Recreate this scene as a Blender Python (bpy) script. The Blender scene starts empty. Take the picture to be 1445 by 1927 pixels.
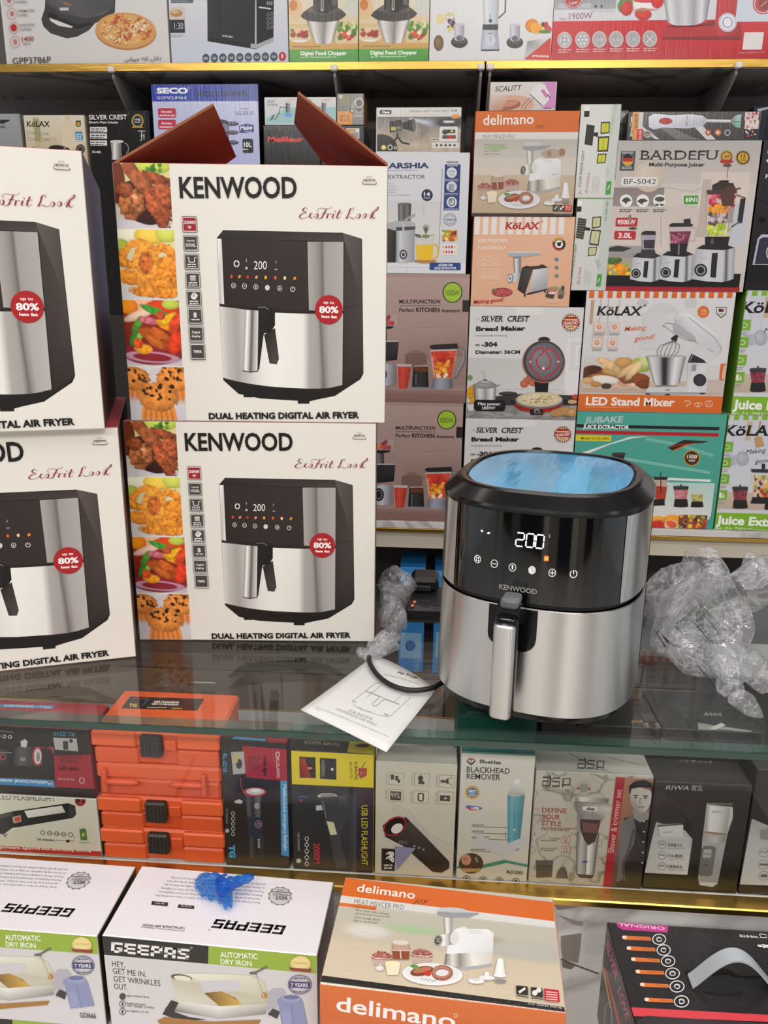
import bpy, bmesh, math, random
import numpy as np
from mathutils import Vector, Matrix
V = Vector
SC = bpy.context.scene
COL = SC.collection
rnd = random.Random(7)
# ---------------------------------------------------------------- camera
FPX, CXP, CYP = 1447.0, 722.5, 963.5
def _basis(p, r, y):
    p, r, y = [math.radians(a) for a in (p, r, y)]
    fwd = V((math.sin(y)*math.cos(p), math.cos(y)*math.cos(p), -math.sin(p)))
    rt = V((math.cos(y), -math.sin(y), 0)); dn = fwd.cross(rt)
    c, s = math.cos(r), math.sin(r)
    return c*rt+s*dn, -s*rt+c*dn, fwd
CR, CD, CF = _basis(15.25, -0.68, -3.6)
CAMP = V((0, 0, 1.5))
cam = bpy.data.cameras.new('camera'); camo = bpy.data.objects.new('camera', cam); COL.objects.link(camo)
cam.sensor_fit = 'VERTICAL'; cam.sensor_height = 36; cam.sensor_width = 27
cam.lens = FPX/1927*36; cam.clip_start = .02
camo.matrix_world = Matrix(((CR.x, -CD.x, -CF.x, 0), (CR.y, -CD.y, -CF.y, 0), (CR.z, -CD.z, -CF.z, 1.5), (0, 0, 0, 1)))
SC.camera = camo
# ---------------------------------------------------------------- world, lamps, exposure
w = bpy.data.worlds.new('world'); SC.world = w; w.use_nodes = True
w.node_tree.nodes['Background'].inputs[0].default_value = (.93, .96, 1, 1)
w.node_tree.nodes['Background'].inputs[1].default_value = .6
def area(n, loc, sx, sy, pw, col=(1, .97, .93), rot=(0, 0, 0)):
    l = bpy.data.lights.new(n, 'AREA'); l.shape = 'RECTANGLE'; l.size = sx; l.size_y = sy; l.energy = pw; l.color = col
    o = bpy.data.objects.new(n, l); COL.objects.link(o); o.location = loc; o.rotation_euler = rot
    return o
area('ceiling_lamp', (-1.2, .15, 2.85), 1.2, .35, 11)
area('ceiling_lamp', (.35, .15, 2.85), .9, .35, 9)
area('ceiling_lamp', (1.8, .15, 2.85), 1.2, .35, 11)
area('ceiling_lamp', (-.9, -1.5, 2.85), 1.2, .5, 50)
area('ceiling_lamp', (.9, -1.5, 2.85), 1.2, .5, 50)
area('ceiling_lamp', (.1, 1.35, 2.85), 2.2, .3, 9)
SC.cycles.transparent_max_bounces = 48; SC.cycles.max_bounces = 10
SC.view_settings.view_transform = 'Standard'; SC.view_settings.look = 'None'
SC.view_settings.exposure = -.06; SC.view_settings.gamma = 1; SC.view_settings.use_curve_mapping = False
# ---------------------------------------------------------------- pixel -> place
def ray(x, y): return CR*((x-CXP)/FPX)+CD*((y-CYP)/FPX)+CF
def pY(x, y, Y): d = ray(x, y); return CAMP+d*(Y/d.y)
def pZ(x, y, Z): d = ray(x, y); return CAMP+d*((Z-1.5)/d.z)
def lin(c): return c/12.92 if c <= .04045 else ((c+.055)/1.055)**2.4
_hc = {}
def hx(c):
    if isinstance(c, str):
        if c not in _hc:
            s = c if len(c) == 6 else ''.join(k*2 for k in c)
            _hc[c] = tuple(lin(int(s[i:i+2], 16)/255) for i in (0, 2, 4))
        return _hc[c]
    return c
def mix(a, b, t):
    a, b = hx(a), hx(b); return tuple(a[i]+(b[i]-a[i])*t for i in range(3))
# ---------------------------------------------------------------- materials
_m = {}
def mat(name, col=None, rough=.5, metal=0, bump=0, bscale=60, stretch=(1, 1, 1), attr=False, var=0, coat=0, aniso=0, emit=0, alpha=1, trans=0, spec=.5):
    if name in _m: return _m[name]
    m = bpy.data.materials.new(name); m.use_nodes = True; nt = m.node_tree; b = nt.nodes['Principled BSDF']
    N = nt.nodes.new; K = nt.links.new
    if attr:
        a = N('ShaderNodeAttribute'); a.attribute_name = 'Col'; src = a.outputs['Color']
    else:
        a = N('ShaderNodeRGB'); a.outputs[0].default_value = (*hx(col), 1); src = a.outputs[0]
    tc = N('ShaderNodeTexCoord'); mp = N('ShaderNodeMapping'); K(tc.outputs['Object'], mp.inputs[0]); mp.inputs['Scale'].default_value = stretch
    nz = N('ShaderNodeTexNoise'); K(mp.outputs[0], nz.inputs[0]); nz.inputs['Scale'].default_value = bscale; nz.inputs['Detail'].default_value = 3
    if var:
        hsv = N('ShaderNodeHueSaturation'); K(src, hsv.inputs['Color']); mr = N('ShaderNodeMapRange'); K(nz.outputs[0], mr.inputs[0])
        mr.inputs[1].default_value = .3; mr.inputs[2].default_value = .7; mr.inputs[3].default_value = 1-var; mr.inputs[4].default_value = 1+var
        K(mr.outputs[0], hsv.inputs['Value']); src = hsv.outputs[0]
    K(src, b.inputs['Base Color'])
    b.inputs['Roughness'].default_value = rough; b.inputs['Metallic'].default_value = metal; b.inputs['Coat Weight'].default_value = coat
    b.inputs['Coat Roughness'].default_value = .08; b.inputs['Specular IOR Level'].default_value = spec
    if bump:
        bp = N('ShaderNodeBump'); bp.inputs['Strength'].default_value = bump; bp.inputs['Distance'].default_value = .002
        K(nz.outputs[0], bp.inputs['Height']); K(bp.outputs[0], b.inputs['Normal'])
    if aniso:
        b.inputs['Anisotropic'].default_value = aniso; tg = N('ShaderNodeTangent'); tg.direction_type = 'RADIAL'; tg.axis = 'Z'; K(tg.outputs[0], b.inputs['Tangent']); b.inputs['Anisotropic Rotation'].default_value = .25
    if emit: K(src, b.inputs['Emission Color']); b.inputs['Emission Strength'].default_value = emit
    if trans: b.inputs['Transmission Weight'].default_value = trans
    b.inputs['Alpha'].default_value = alpha
    _m[name] = m; return m
def thin_glass(name, tint, f0=1.5, hazecol=None, haze=0, bump=0, bscale=30, rough=.02):
    if name in _m: return _m[name]
    m = bpy.data.materials.new(name); m.use_nodes = True; nt = m.node_tree; nt.nodes.remove(nt.nodes['Principled BSDF'])
    N = nt.nodes.new; K = nt.links.new; out = nt.nodes['Material Output']
    t = N('ShaderNodeBsdfTransparent'); t.inputs[0].default_value = (*tint, 1)
    g = N('ShaderNodeBsdfGlossy'); g.inputs['Roughness'].default_value = rough
    fr = N('ShaderNodeLayerWeight'); fr.inputs[0].default_value = .5; pw = N('ShaderNodeMath'); pw.operation = 'POWER'; K(fr.outputs['Facing'], pw.inputs[0]); pw.inputs[1].default_value = 5
    r0 = ((f0-1)/(f0+1))**2; mr = N('ShaderNodeMapRange'); K(pw.outputs[0], mr.inputs[0]); mr.inputs[3].default_value = r0; mr.inputs[4].default_value = 1
    x = N('ShaderNodeMixShader'); K(mr.outputs[0], x.inputs[0]); K(t.outputs[0], x.inputs[1]); K(g.outputs[0], x.inputs[2]); last = x.outputs[0]
    if haze:
        d = N('ShaderNodeBsdfDiffuse'); d.inputs[0].default_value = (*hx(hazecol), 1); y = N('ShaderNodeMixShader'); y.inputs[0].default_value = haze
        K(last, y.inputs[1]); K(d.outputs[0], y.inputs[2]); last = y.outputs[0]
    if bump:
        nz = N('ShaderNodeTexNoise'); nz.inputs['Scale'].default_value = bscale; nz.inputs['Detail'].default_value = 5; tc = N('ShaderNodeTexCoord'); K(tc.outputs['Object'], nz.inputs[0])
        bp = N('ShaderNodeBump'); bp.inputs['Strength'].default_value = bump; bp.inputs['Distance'].default_value = .01
        K(nz.outputs[0], bp.inputs['Height']); K(bp.outputs[0], g.inputs['Normal']); K(bp.outputs[0], fr.inputs['Normal'])
    K(last, out.inputs[0]); _m[name] = m; return m
def film(name, tint, col, h0, h1, scale):
    """creased clear film: thin lines of white crease, see-through between them"""
    m = bpy.data.materials.new(name); m.use_nodes = True; nt = m.node_tree; nt.nodes.remove(nt.nodes['Principled BSDF']); N = nt.nodes.new; K = nt.links.new; out = nt.nodes['Material Output']
    tc = N('ShaderNodeTexCoord'); nz = N('ShaderNodeTexNoise'); nz.inputs['Scale'].default_value = scale; nz.inputs['Detail'].default_value = 3; nz.inputs['Distortion'].default_value = 1.4; K(tc.outputs['Object'], nz.inputs[0])
    a = N('ShaderNodeMath'); a.operation = 'SUBTRACT'; K(nz.outputs[0], a.inputs[0]); a.inputs[1].default_value = .5; b = N('ShaderNodeMath'); b.operation = 'ABSOLUTE'; K(a.outputs[0], b.inputs[0])
    hz = N('ShaderNodeMapRange'); K(b.outputs[0], hz.inputs[0]); hz.inputs[1].default_value = 0; hz.inputs[2].default_value = .035; hz.inputs[3].default_value = h1; hz.inputs[4].default_value = h0
    bp = N('ShaderNodeBump'); bp.inputs['Strength'].default_value = 1; bp.inputs['Distance'].default_value = .012; K(b.outputs[0], bp.inputs['Height'])
    t = N('ShaderNodeBsdfTransparent'); t.inputs[0].default_value = (*tint, 1); g = N('ShaderNodeBsdfGlossy'); g.inputs['Roughness'].default_value = .12; K(bp.outputs[0], g.inputs['Normal'])
    d = N('ShaderNodeBsdfDiffuse'); d.inputs[0].default_value = (*hx(col), 1); tr = N('ShaderNodeBsdfTranslucent'); tr.inputs[0].default_value = (*hx(col), 1); dm = N('ShaderNodeMixShader'); dm.inputs[0].default_value = .5; K(d.outputs[0], dm.inputs[1]); K(tr.outputs[0], dm.inputs[2])
    lw = N('ShaderNodeLayerWeight'); lw.inputs[0].default_value = .5; K(bp.outputs[0], lw.inputs['Normal']); pw = N('ShaderNodeMath'); pw.operation = 'POWER'; K(lw.outputs['Facing'], pw.inputs[0]); pw.inputs[1].default_value = 4
    mr = N('ShaderNodeMapRange'); K(pw.outputs[0], mr.inputs[0]); mr.inputs[3].default_value = .07; mr.inputs[4].default_value = .8
    x = N('ShaderNodeMixShader'); K(mr.outputs[0], x.inputs[0]); K(t.outputs[0], x.inputs[1]); K(g.outputs[0], x.inputs[2]); y = N('ShaderNodeMixShader'); K(hz.outputs[0], y.inputs[0]); K(x.outputs[0], y.inputs[1]); K(dm.outputs[0], y.inputs[2]); K(y.outputs[0], out.inputs[0]); return m
M_PRINT = mat('printed_carton', attr=True, rough=.42, bump=.12, bscale=40, stretch=(6, 6, .5), spec=.4)
M_GLOSS = mat('varnished_carton', attr=True, rough=.2, bump=.22, bscale=34, stretch=(7, 7, .5), spec=.5)
M_PAINT = mat('coloured_plastic', attr=True, rough=.4, bump=.05, bscale=200)
# ---------------------------------------------------------------- meshes
def link(name, me, m, parent=None):
    o = bpy.data.objects.new(name, me); COL.objects.link(o)
    if m:
        for k in (m if isinstance(m, (list, tuple)) else [m]): me.materials.append(k)
    if parent: o.parent = parent
    return o
def tag(o, label, cat, group=None):
    o['label'] = label; o['category'] = cat
    if group: o['group'] = group
    return o
def struct(o): o['kind'] = 'structure'; return o
def empty(name, loc, rz=0):
    o = bpy.data.objects.new(name, None); COL.objects.link(o); o.empty_display_size = .02
    o.location = loc; o.rotation_euler = (0, 0, rz); return o
class MB:
    """collects faces (own vertices each), with a colour per vertex"""
    def __init__(s): s.v = []; s.f = []; s.c = []; s.sm = []
    def add(s, pts, faces, cols, smooth=False):
        b = len(s.v); s.v += [tuple(p) for p in pts]; s.f += [tuple(b+i for i in f) for f in faces]; s.sm += [smooth]*len(faces)
        if isinstance(cols, (str, tuple)): cols = [hx(cols)]*len(pts)
        s.c += [hx(k) for k in cols]
    def box(s, lo, hi, col='ccc', bev=.001):
        lo, hi = V(lo), V(hi); d = hi-lo
        rbox(s, lo, V((d.x, 0, 0)), V((0, d.y, 0)), V((0, 0, d.z)), {'': col}, bev)
    def tube(s, pts, r, n=10, col='222', cap=True):
        pts = [V(p) for p in pts]; k = len(pts); rr = r if isinstance(r, (list, tuple)) else [r]*k
        ring = []; up = V((0.31, .2, .93))
        for i, p in enumerate(pts):
            t = (pts[min(i+1, k-1)]-pts[max(i-1, 0)]).normalized(); a = t.cross(up)
            if a.length < 1e-4: a = t.cross(V((1, 0, 0)))
            a.normalize(); b = t.cross(a)
            ring += [p+(a*math.cos(q)+b*math.sin(q))*rr[i] for q in [2*math.pi*j/n for j in range(n)]]
        F = [(i*n+j, i*n+(j+1) % n, (i+1)*n+(j+1) % n, (i+1)*n+j) for i in range(k-1) for j in range(n)]
        if cap: F += [tuple(range(n))[::-1], tuple((k-1)*n+j for j in range(n))]
        s.add(ring, F, col, True)
    def mesh(s, name, inv=None):
        me = bpy.data.meshes.new(name); v = np.array(s.v, float)
        if inv is not None:
            m = np.array(inv); v = v@m[:3, :3].T+m[:3, 3]
        me.from_pydata(v.tolist(), [], s.f); me.polygons.foreach_set('use_smooth', s.sm)
        a = me.color_attributes.new('Col', 'FLOAT_COLOR', 'POINT'); c = np.ones((len(s.c), 4), np.float32); c[:, :3] = s.c
        a.data.foreach_set('color', c.ravel()); me.update(); return me
    def obj(s, name, m=None, parent=None):
        if parent: bpy.context.view_layer.update()
        return link(name, s.mesh(name, parent.matrix_world.inverted() if parent else None), m or M_PAINT, parent)
    def top(s, name, m, loc, rz=0):
        mw = Matrix.Translation(V(loc))@Matrix.Rotation(rz, 4, 'Z'); o = link(name, s.mesh(name, mw.inverted()), m); o.matrix_world = mw; return o
def rbox(mb, o, ex, ey, ez, cols, bev=.0012):
    """box with bevelled edges; cols by face name, '' for the rest. ex right, ey back, ez up"""
    U = [ex, ey, ez]; L = [u.length for u in U]; N = [u.normalized() for u in U]
    names = {(0, 0): 'left', (0, 1): 'right', (1, 0): 'front', (1, 1): 'back', (2, 0): 'bottom', (2, 1): 'top'}
    idx = {}; pts = []; cc = []; F = []
    flip = ex.cross(ey).dot(ez) < 0
    for ax in range(3):
        for sd in (0, 1):
            c = cols.get(names[ax, sd], cols.get('', 'ccc')); a, b = [k for k in range(3) if k != ax]
            for i, j in ((0, 0), (1, 0), (1, 1), (0, 1)):
                q = [0, 0, 0]; q[ax] = sd; q[a] = i; q[b] = j
                p = V(o)+N[ax]*(L[ax]*sd)
                p += N[a]*(bev if i == 0 else L[a]-bev)+N[b]*(bev if j == 0 else L[b]-bev)
                idx[ax, tuple(q)] = len(pts); pts.append(p); cc.append(hx(c))
            f = [idx[ax, tuple(sd if k == ax else (i if k == a else j) for k in range(3))] for i, j in ((0, 0), (1, 0), (1, 1), (0, 1))]
            if (ax == 1) == (sd == 1): f = f[::-1]
            if ax == 1: pass
            if sd == 0: f = f[::-1] if ax != 1 else f
            F.append(f)
    for a in range(3):
        b, c = [k for k in range(3) if k != a]
        for i in (0, 1):
            for j in (0, 1):
                q0 = [0, 0, 0]; q1 = [0, 0, 0]; q0[b] = q1[b] = i; q0[c] = q1[c] = j; q1[a] = 1
                F.append((idx[b, tuple(q0)], idx[b, tuple(q1)], idx[c, tuple(q1)], idx[c, tuple(q0)]))
    for q in [(i, j, k) for i in (0, 1) for j in (0, 1) for k in (0, 1)]:
        F.append(tuple(idx[a, q] for a in range(3)))
    ctr = V(o)+(ex+ey+ez)/2; G = []
    for f in F:
        p = [pts[i] for i in f]; n = (p[1]-p[0]).cross(p[2]-p[0])
        G.append(tuple(f) if n.dot(sum(p, V())/len(p)-ctr) > 0 else tuple(f[::-1]))
    mb.add(pts, G, cc)
# ---------------------------------------------------------------- text
_tc = {}
def glyphs(s, wt=0, serif=0, res=3):
    k = (s, wt, serif, res)
    if k in _tc: return _tc[k]
    c = bpy.data.curves.new('t', 'FONT'); c.body = s; c.offset = wt; c.resolution_u = res; c.fill_mode = 'FRONT'
    o = bpy.data.objects.new('t', c); me = o.to_mesh()
    v = [(p.co.x, p.co.y) for p in me.vertices]; f = [tuple(p.vertices) for p in me.polygons]
    if serif and v:
        ec = {}
        for q in f:
            for i in range(len(q)): e = tuple(sorted((q[i], q[i-1]))); ec[e] = ec.get(e, 0)+1
        for y0 in (-wt, .7+wt):
            ys = [p[1] for p in v]
        top = max((p[1] for i, p in enumerate(v)), default=.7); bot = min(p[1] for p in v)
        add = []
        lv = {}
        for e, n in ec.items():
            if n == 1 and abs(v[e[0]][1]-v[e[1]][1]) < .004:
                w = abs(v[e[0]][0]-v[e[1]][0])
                if .03 < w < .3: add.append((min(v[e[0]][0], v[e[1]][0]), max(v[e[0]][0], v[e[1]][0]), v[e[0]][1]))
        for a, b, y in add:
            if abs(y+wt) < .03: y1 = y+serif*.55
            elif y > .55: y1 = y-serif*.55
            else: continue
            n = len(v); v += [(a-serif, y), (b+serif, y), (b+serif, y1), (a-serif, y1)]; f.append((n, n+1, n+2, n+3) if y1 > y else (n+3, n+2, n+1, n))
    o.to_mesh_clear(); bpy.data.objects.remove(o); bpy.data.curves.remove(c)
    if not v: v = [(0, 0), (1, 0), (1, 1)]
    a = np.array(v); x0, x1 = a[:, 0].min(), a[:, 0].max()
    a[:, 0] = (a[:, 0]-x0)/max(x1-x0, 1e-6); a[:, 1] = (a[:, 1]+wt)/(.70+2*wt)
    _tc[k] = (a, f, (x1-x0)/.7); return _tc[k]
# ---------------------------------------------------------------- flat painter for the printed photographs
class Im:
    def __init__(s, w, h, c='fff', c2=None):
        s.w, s.h = w, h; s.X, s.Y = np.meshgrid(np.arange(w)+.5, np.arange(h)+.5)
        t = (s.Y/h)[..., None]; s.a = np.array(hx(c))*(1-t)+np.array(hx(c2 or c))*t
    def noise(s, sc, seed=0):
        r = np.random.RandomState(seed); n = np.zeros((s.h, s.w)); am = 1
        for k in range(3):
            gw, gh = int(s.w/sc*2**k)+3, int(s.h/sc*2**k)+3; g = r.rand(gh, gw)
            x = s.X/sc*2**k; y = s.Y/sc*2**k; i = x.astype(int); j = y.astype(int); fx = x-i; fy = y-j; fx = fx*fx*(3-2*fx); fy = fy*fy*(3-2*fy)
            n += am*((g[j, i]*(1-fx)+g[j, i+1]*fx)*(1-fy)+(g[j+1, i]*(1-fx)+g[j+1, i+1]*fx)*fy-.5); am *= .5
        return n
    def put(s, m, c): s.a = s.a*(1-m[..., None])+c*m[..., None]
    def ell(s, cx, cy, rx, ry, c, rot=0, sh=.45, nz=0, nsc=5, seed=0, hole=0, edge=2.):
        t = math.radians(rot); dx = (s.X-cx); dy = (s.Y-cy); u = (dx*math.cos(t)+dy*math.sin(t))/rx; v = (-dx*math.sin(t)+dy*math.cos(t))/ry
        if nz: q = s.noise(nsc, seed+1)*.25; u = u*(1+q*nz); v = v*(1+q*nz)
        d = np.sqrt(u*u+v*v); m = np.clip((1-d)*min(rx, ry)/edge*2, 0, 1)
        if hole: m = m*np.clip((d-hole)*min(rx, ry)/edge*2, 0, 1); dd = (d-(1+hole)/2)/((1-hole)/2); hl = 1-dd*dd
        else: hl = np.clip(1-d*d, 0, 1)
        L = 1-sh+sh*1.5*np.sqrt(np.clip(hl, 0, 1))-sh*.5*(dx/rx*.4+dy/ry*.7)
        if nz: L = L*(1+nz*s.noise(nsc, seed))
        s.put(m, np.clip(np.array(hx(c))*L[..., None], 0, 1)); return s
    def many(s, n, box, r, cols, seed=0, sh=.45, nz=0):
        g = random.Random(seed)
        for i in range(n):
            q = g.uniform(*r); s.ell(g.uniform(box[0], box[2]), g.uniform(box[1], box[3]), q, q*g.uniform(.6, 1), cols[i % len(cols)], g.uniform(0, 180), sh, nz, 3, i)
        return s
# ---------------------------------------------------------------- a flat face that takes print
EPS = 1.6e-5
class Face:
    def __init__(s, o, eu, ev, W, H, mb):
        s.o, s.eu, s.ev, s.W, s.H, s.mb = V(o), eu.normalized(), ev.normalized(), W, H, mb; s.n = s.eu.cross(s.ev).normalized(); s.k = 0
    t = (0, 0, 1)
    def v(s, x0=0, y0=0, sc=1): Face.t = (x0, y0, sc); return s     # coordinates are given in an enlargement that starts at x0, y0
    def px(s, x, y): return s.t[0]+x*s.t[2], s.t[1]+y*s.t[2]
    def uv(s, x, y):
        x, y = s.px(x, y); d = ray(x, y); q = CAMP+d*((s.o-CAMP).dot(s.n)/d.dot(s.n))-s.o; return q.dot(s.eu), q.dot(s.ev)
    def put(s, uvs, faces, cols, smooth=False):
        s.k += 1; h = s.n*(s.k*EPS+2e-5); m = .0006
        s.mb.add([s.o+s.eu*min(max(u, m), s.W-m)+s.ev*min(max(w, m), s.H-m)+h for u, w in uvs], faces, cols, smooth)
    def P(s, pts, c): s.put([s.uv(*p) for p in pts], [tuple(range(len(pts)))[::-1]], c); return s
    def Q(s, pts, cols): s.P(pts, [hx(c) for c in cols]); return s
    def fill(s, c): s.put([(0, 0), (s.W, 0), (s.W, s.H), (0, s.H)], [(0, 1, 2, 3)], c); return s
    def R(s, x0, y0, x1, y1, c, c2=None, c3=None):
        """rectangle square to the face; c2: colour of its lower edge; c3: colour of its right edge"""
        a, b = s.uv(x0, y0); d, e = s.uv(x1, y1); cc = [c2 or c, c2 or c, c, c] if not c3 else [c, c3, c3, c]
        s.put([(a, e), (d, e), (d, b), (a, b)], [(0, 1, 2, 3)], [hx(k) for k in cc]); return s
    def RR(s, x0, y0, x1, y1, c, r=4):
        a, b = s.uv(x0, y0); d, e = s.uv(x1, y1); q = abs(s.uv(x0+r, y0)[0]-a); P = []
        for cx, cy, t in ((d-q, b-q, 0), (a+q, b-q, 90), (a+q, e+q, 180), (d-q, e+q, 270)):
            P += [(cx+q*math.cos(math.radians(t+i*22.5)), cy+q*math.sin(math.radians(t+i*22.5))) for i in range(5)]
        s.put(P, [tuple(range(20))], c); return s
    def E(s, cx, cy, rx, ry, c, rot=0, c2=None, n=22, a0=0, a1=360):
        t = math.radians(rot); P = []
        for i in range(n+(a1-a0 < 360)):
            q = math.radians(a0+(a1-a0)*i/n); x, y = rx*math.cos(q), ry*math.sin(q)
            P.append(s.uv(cx+x*math.cos(t)-y*math.sin(t), cy+x*math.sin(t)+y*math.cos(t)))
        m = len(P)
        if c2: s.put(P+[s.uv(cx-rx*.25, cy-ry*.3)], [(m, (i+1) % m, i) for i in range(m)], [hx(c2)]*m+[hx(c)])
        else: s.put(P, [tuple(range(m))[::-1]], c)
        return s
    def O(s, cx, cy, rx, ry, w, c, a0=0, a1=360, n=26):
        P = []; 
        for i in range(n+1):
            q = math.radians(a0+(a1-a0)*i/n); P += [s.uv(cx+rx*math.cos(q), cy+ry*math.sin(q)), s.uv(cx+(rx-w)*math.cos(q), cy+(ry-w)*math.sin(q))]
        s.put(P, [(2*i, 2*i+1, 2*i+3, 2*i+2) for i in range(n)], c); return s
    def L(s, pts, w, c, w1=None):
        """a drawn line of width w (in the same pixels)"""
        P = []; n = len(pts)
        for i, (x, y) in enumerate(pts):
            a, b = pts[max(i-1, 0)], pts[min(i+1, n-1)]; tx, ty = b[0]-a[0], b[1]-a[1]; l = math.hypot(tx, ty) or 1
            q = (w if w1 is None else w+(w1-w)*i/(n-1))/2; P += [s.uv(x-ty/l*q, y+tx/l*q), s.uv(x+ty/l*q, y-tx/l*q)]
        s.put(P, [(2*i, 2*i+2, 2*i+3, 2*i+1) for i in range(n-1)], c); return s
    def S(s, top, bot, cols):
        """strip between two edges, one colour per column"""
        n = len(top); P = [s.uv(*p) for p in top]+[s.uv(*p) for p in bot]
        s.put(P, [(i, i+n, i+n+1, i+1) for i in range(n-1)], [hx(c) for c in cols]*2); return s
    def I(s, im, x0, y0, x1, y1, quad=None):
        a, b = s.uv(x0, y0); d, e = s.uv(x1, y1); w, h = im.w, im.h; P = []
        if quad: q = [s.uv(*p) for p in quad]
        for j in range(h+1):
            for i in range(w+1):
                u, t = i/w, j/h
                P.append((a+(d-a)*u, b+(e-b)*t) if not quad else tuple((q[0][k]*(1-u)+q[1][k]*u)*(1-t)+(q[3][k]*(1-u)+q[2][k]*u)*t for k in (0, 1)))
        ii = np.minimum(np.arange(w+1), w-1); jj = np.minimum(np.arange(h+1), h-1); c = im.a[jj][:, ii].reshape(-1, 3)
        s.put(P, [(j*(w+1)+i, (j+1)*(w+1)+i, (j+1)*(w+1)+i+1, j*(w+1)+i+1) for j in range(h) for i in range(w)], [tuple(map(float, k)) for k in c]); return s
    def T(s, t, x0, y0, x1, y1, h, c, wt=.02, sh=0, up=None, serif=0, res=3):
        """text from baseline start to baseline end, capitals h pixels tall (or up = the pixel above the start)"""
        a, f, _ = glyphs(t, wt, serif, res); p0 = V(s.uv(x0, y0)); p1 = V(s.uv(x1, y1)); X = p1-p0
        if up: Y = V(s.uv(*up))-p0
        else: Y = V((-X.y, X.x)).normalized()*(abs(s.uv(x0, y0-h)[1]-p0.y) if abs(x1-x0) > abs(y1-y0) else (V(s.uv(x0+h, y0))-p0).length)
        X = X-Y*0
        s.put([tuple(p0+X*float(q[0])+Y*float(q[1])+X.normalized()*(sh*float(q[1])*Y.length) for q in a) if 0 else tuple(p0+X*float(q[0])+Y*float(q[1])+X.normalized()*(sh*float(q[1])*Y.length)) for q in a], f, c); return s
    def B(s, t, p0, p1, up, c):
        """square block capitals"""
        D = {'G': ((0, .78, 1, 1), (0, 0, .3, 1), (0, 0, 1, .22), (.7, 0, 1, .52), (.5, .36, 1, .54)), 'E': ((0, .78, 1, 1), (0, 0, .3, 1), (0, 0, 1, .22), (0, .4, .96, .6)), 'P': ((0, .78, 1, 1), (0, 0, .3, 1), (.7, .34, 1, 1), (0, .34, 1, .55)),
             'A': ((0, .78, 1, 1), (0, 0, .3, 1), (.7, 0, 1, 1), (0, .3, 1, .5)), 'S': ((0, .78, 1, 1), (0, .4, .3, 1), (0, .4, 1, .6), (.7, 0, 1, .6), (0, 0, 1, .22))}
        o, x, y = [V(s.uv(*q)) for q in (p0, p1, up)]; x -= o; y -= o; n = len(t); w = 1/(n+.16*(n-1)); P = []; F = []
        for i, ch in enumerate(t):
            for a, b, d, e in D[ch]:
                k = len(P); F.append((k, k+1, k+2, k+3)); P += [tuple(o+x*((i*1.16+u)*w)+y*v) for u, v in ((a, b), (d, b), (d, e), (a, e))]
        s.put(P, F, c); return s
    def tiny(s, x0, y0, x1, h, n, c, lead=1.6, seed=1):
        """n rows of unreadably small print"""
        g = random.Random(seed)
        for j in range(n):
            x = x0; y = y0+j*h*lead; P = []; F = []; end = x1-(x1-x0)*g.uniform(0, .25)
            while x < end:
                wd = min(h*g.uniform(.8, 3.2), end-x+h*.3); q = len(P); P += [s.uv(x, y+h*.8), s.uv(x+wd, y+h*.8), s.uv(x+wd, y), s.uv(x, y)]; F.append((q, q+1, q+2, q+3)); x += wd+h*.5
            s.put(P, F, c)
        return s
BOXES = {}
class Carton:
    """a carton: front-bottom-left corner, turn about the vertical, width, depth, height"""
    def __init__(s, key, name, label, cat, p0, rz, W, D, H, cols, m=None, group=None, bev=.0012):
        s.name, s.label, s.cat, s.group, s.m = name, label, cat, group, m or M_PRINT
        s.p0, s.rz, s.W, s.D, s.H = V(p0), rz, W, D, H; ux = V((math.cos(rz), math.sin(rz), 0)); uy = V((-math.sin(rz), math.cos(rz), 0)); uz = V((0, 0, 1))
        s.ux, s.uy = ux, uy; s.mb = MB(); rbox(s.mb, s.p0, ux*W, uy*D, uz*H, cols if isinstance(cols, dict) else {'': cols}, bev)
        s.front = Face(s.p0, ux, uz, W, H, s.mb); s.top = Face(s.p0+uz*H, ux, uy, W, D, s.mb)
        s.right = Face(s.p0+ux*W, uy, uz, D, H, s.mb); s.left = Face(s.p0+uy*D, -uy, uz, D, H, s.mb); BOXES[key] = s; s.o = None
    def done(s):
        s.o = s.mb.top(s.name, s.m, s.p0+s.ux*s.W/2+s.uy*s.D/2, s.rz); tag(s.o, s.label, s.cat, s.group); return s.o
    def copy(s, label, p0, rz=None):
        """a copy of the finished box with its parts"""
        rz = s.rz if rz is None else rz; ux = V((math.cos(rz), math.sin(rz), 0)); uy = V((-math.sin(rz), math.cos(rz), 0))
        c = s.o.copy(); COL.objects.link(c); c['label'] = label; c.matrix_world = Matrix.Translation(V(p0)+ux*s.W/2+uy*s.D/2)@Matrix.Rotation(rz, 4, 'Z')
        return c
def front_box(key, name, label, tl, br, Y, D, cols, m=None, group=None, z0=None, z1=None, x0=None, x1=None, cat='box'):
    a, b = pY(*tl, Y), pY(*br, Y); X0 = a.x if x0 is None else x0; X1 = b.x if x1 is None else x1; Z0 = b.z if z0 is None else z0; Z1 = a.z if z1 is None else z1
    return Carton(key, name, label, cat, (X0, Y, Z0), 0, X1-X0, D, Z1-Z0, cols, m, group)
def top_of(k): b = BOXES[k]; return b.p0.z+b.H+.0006
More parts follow.
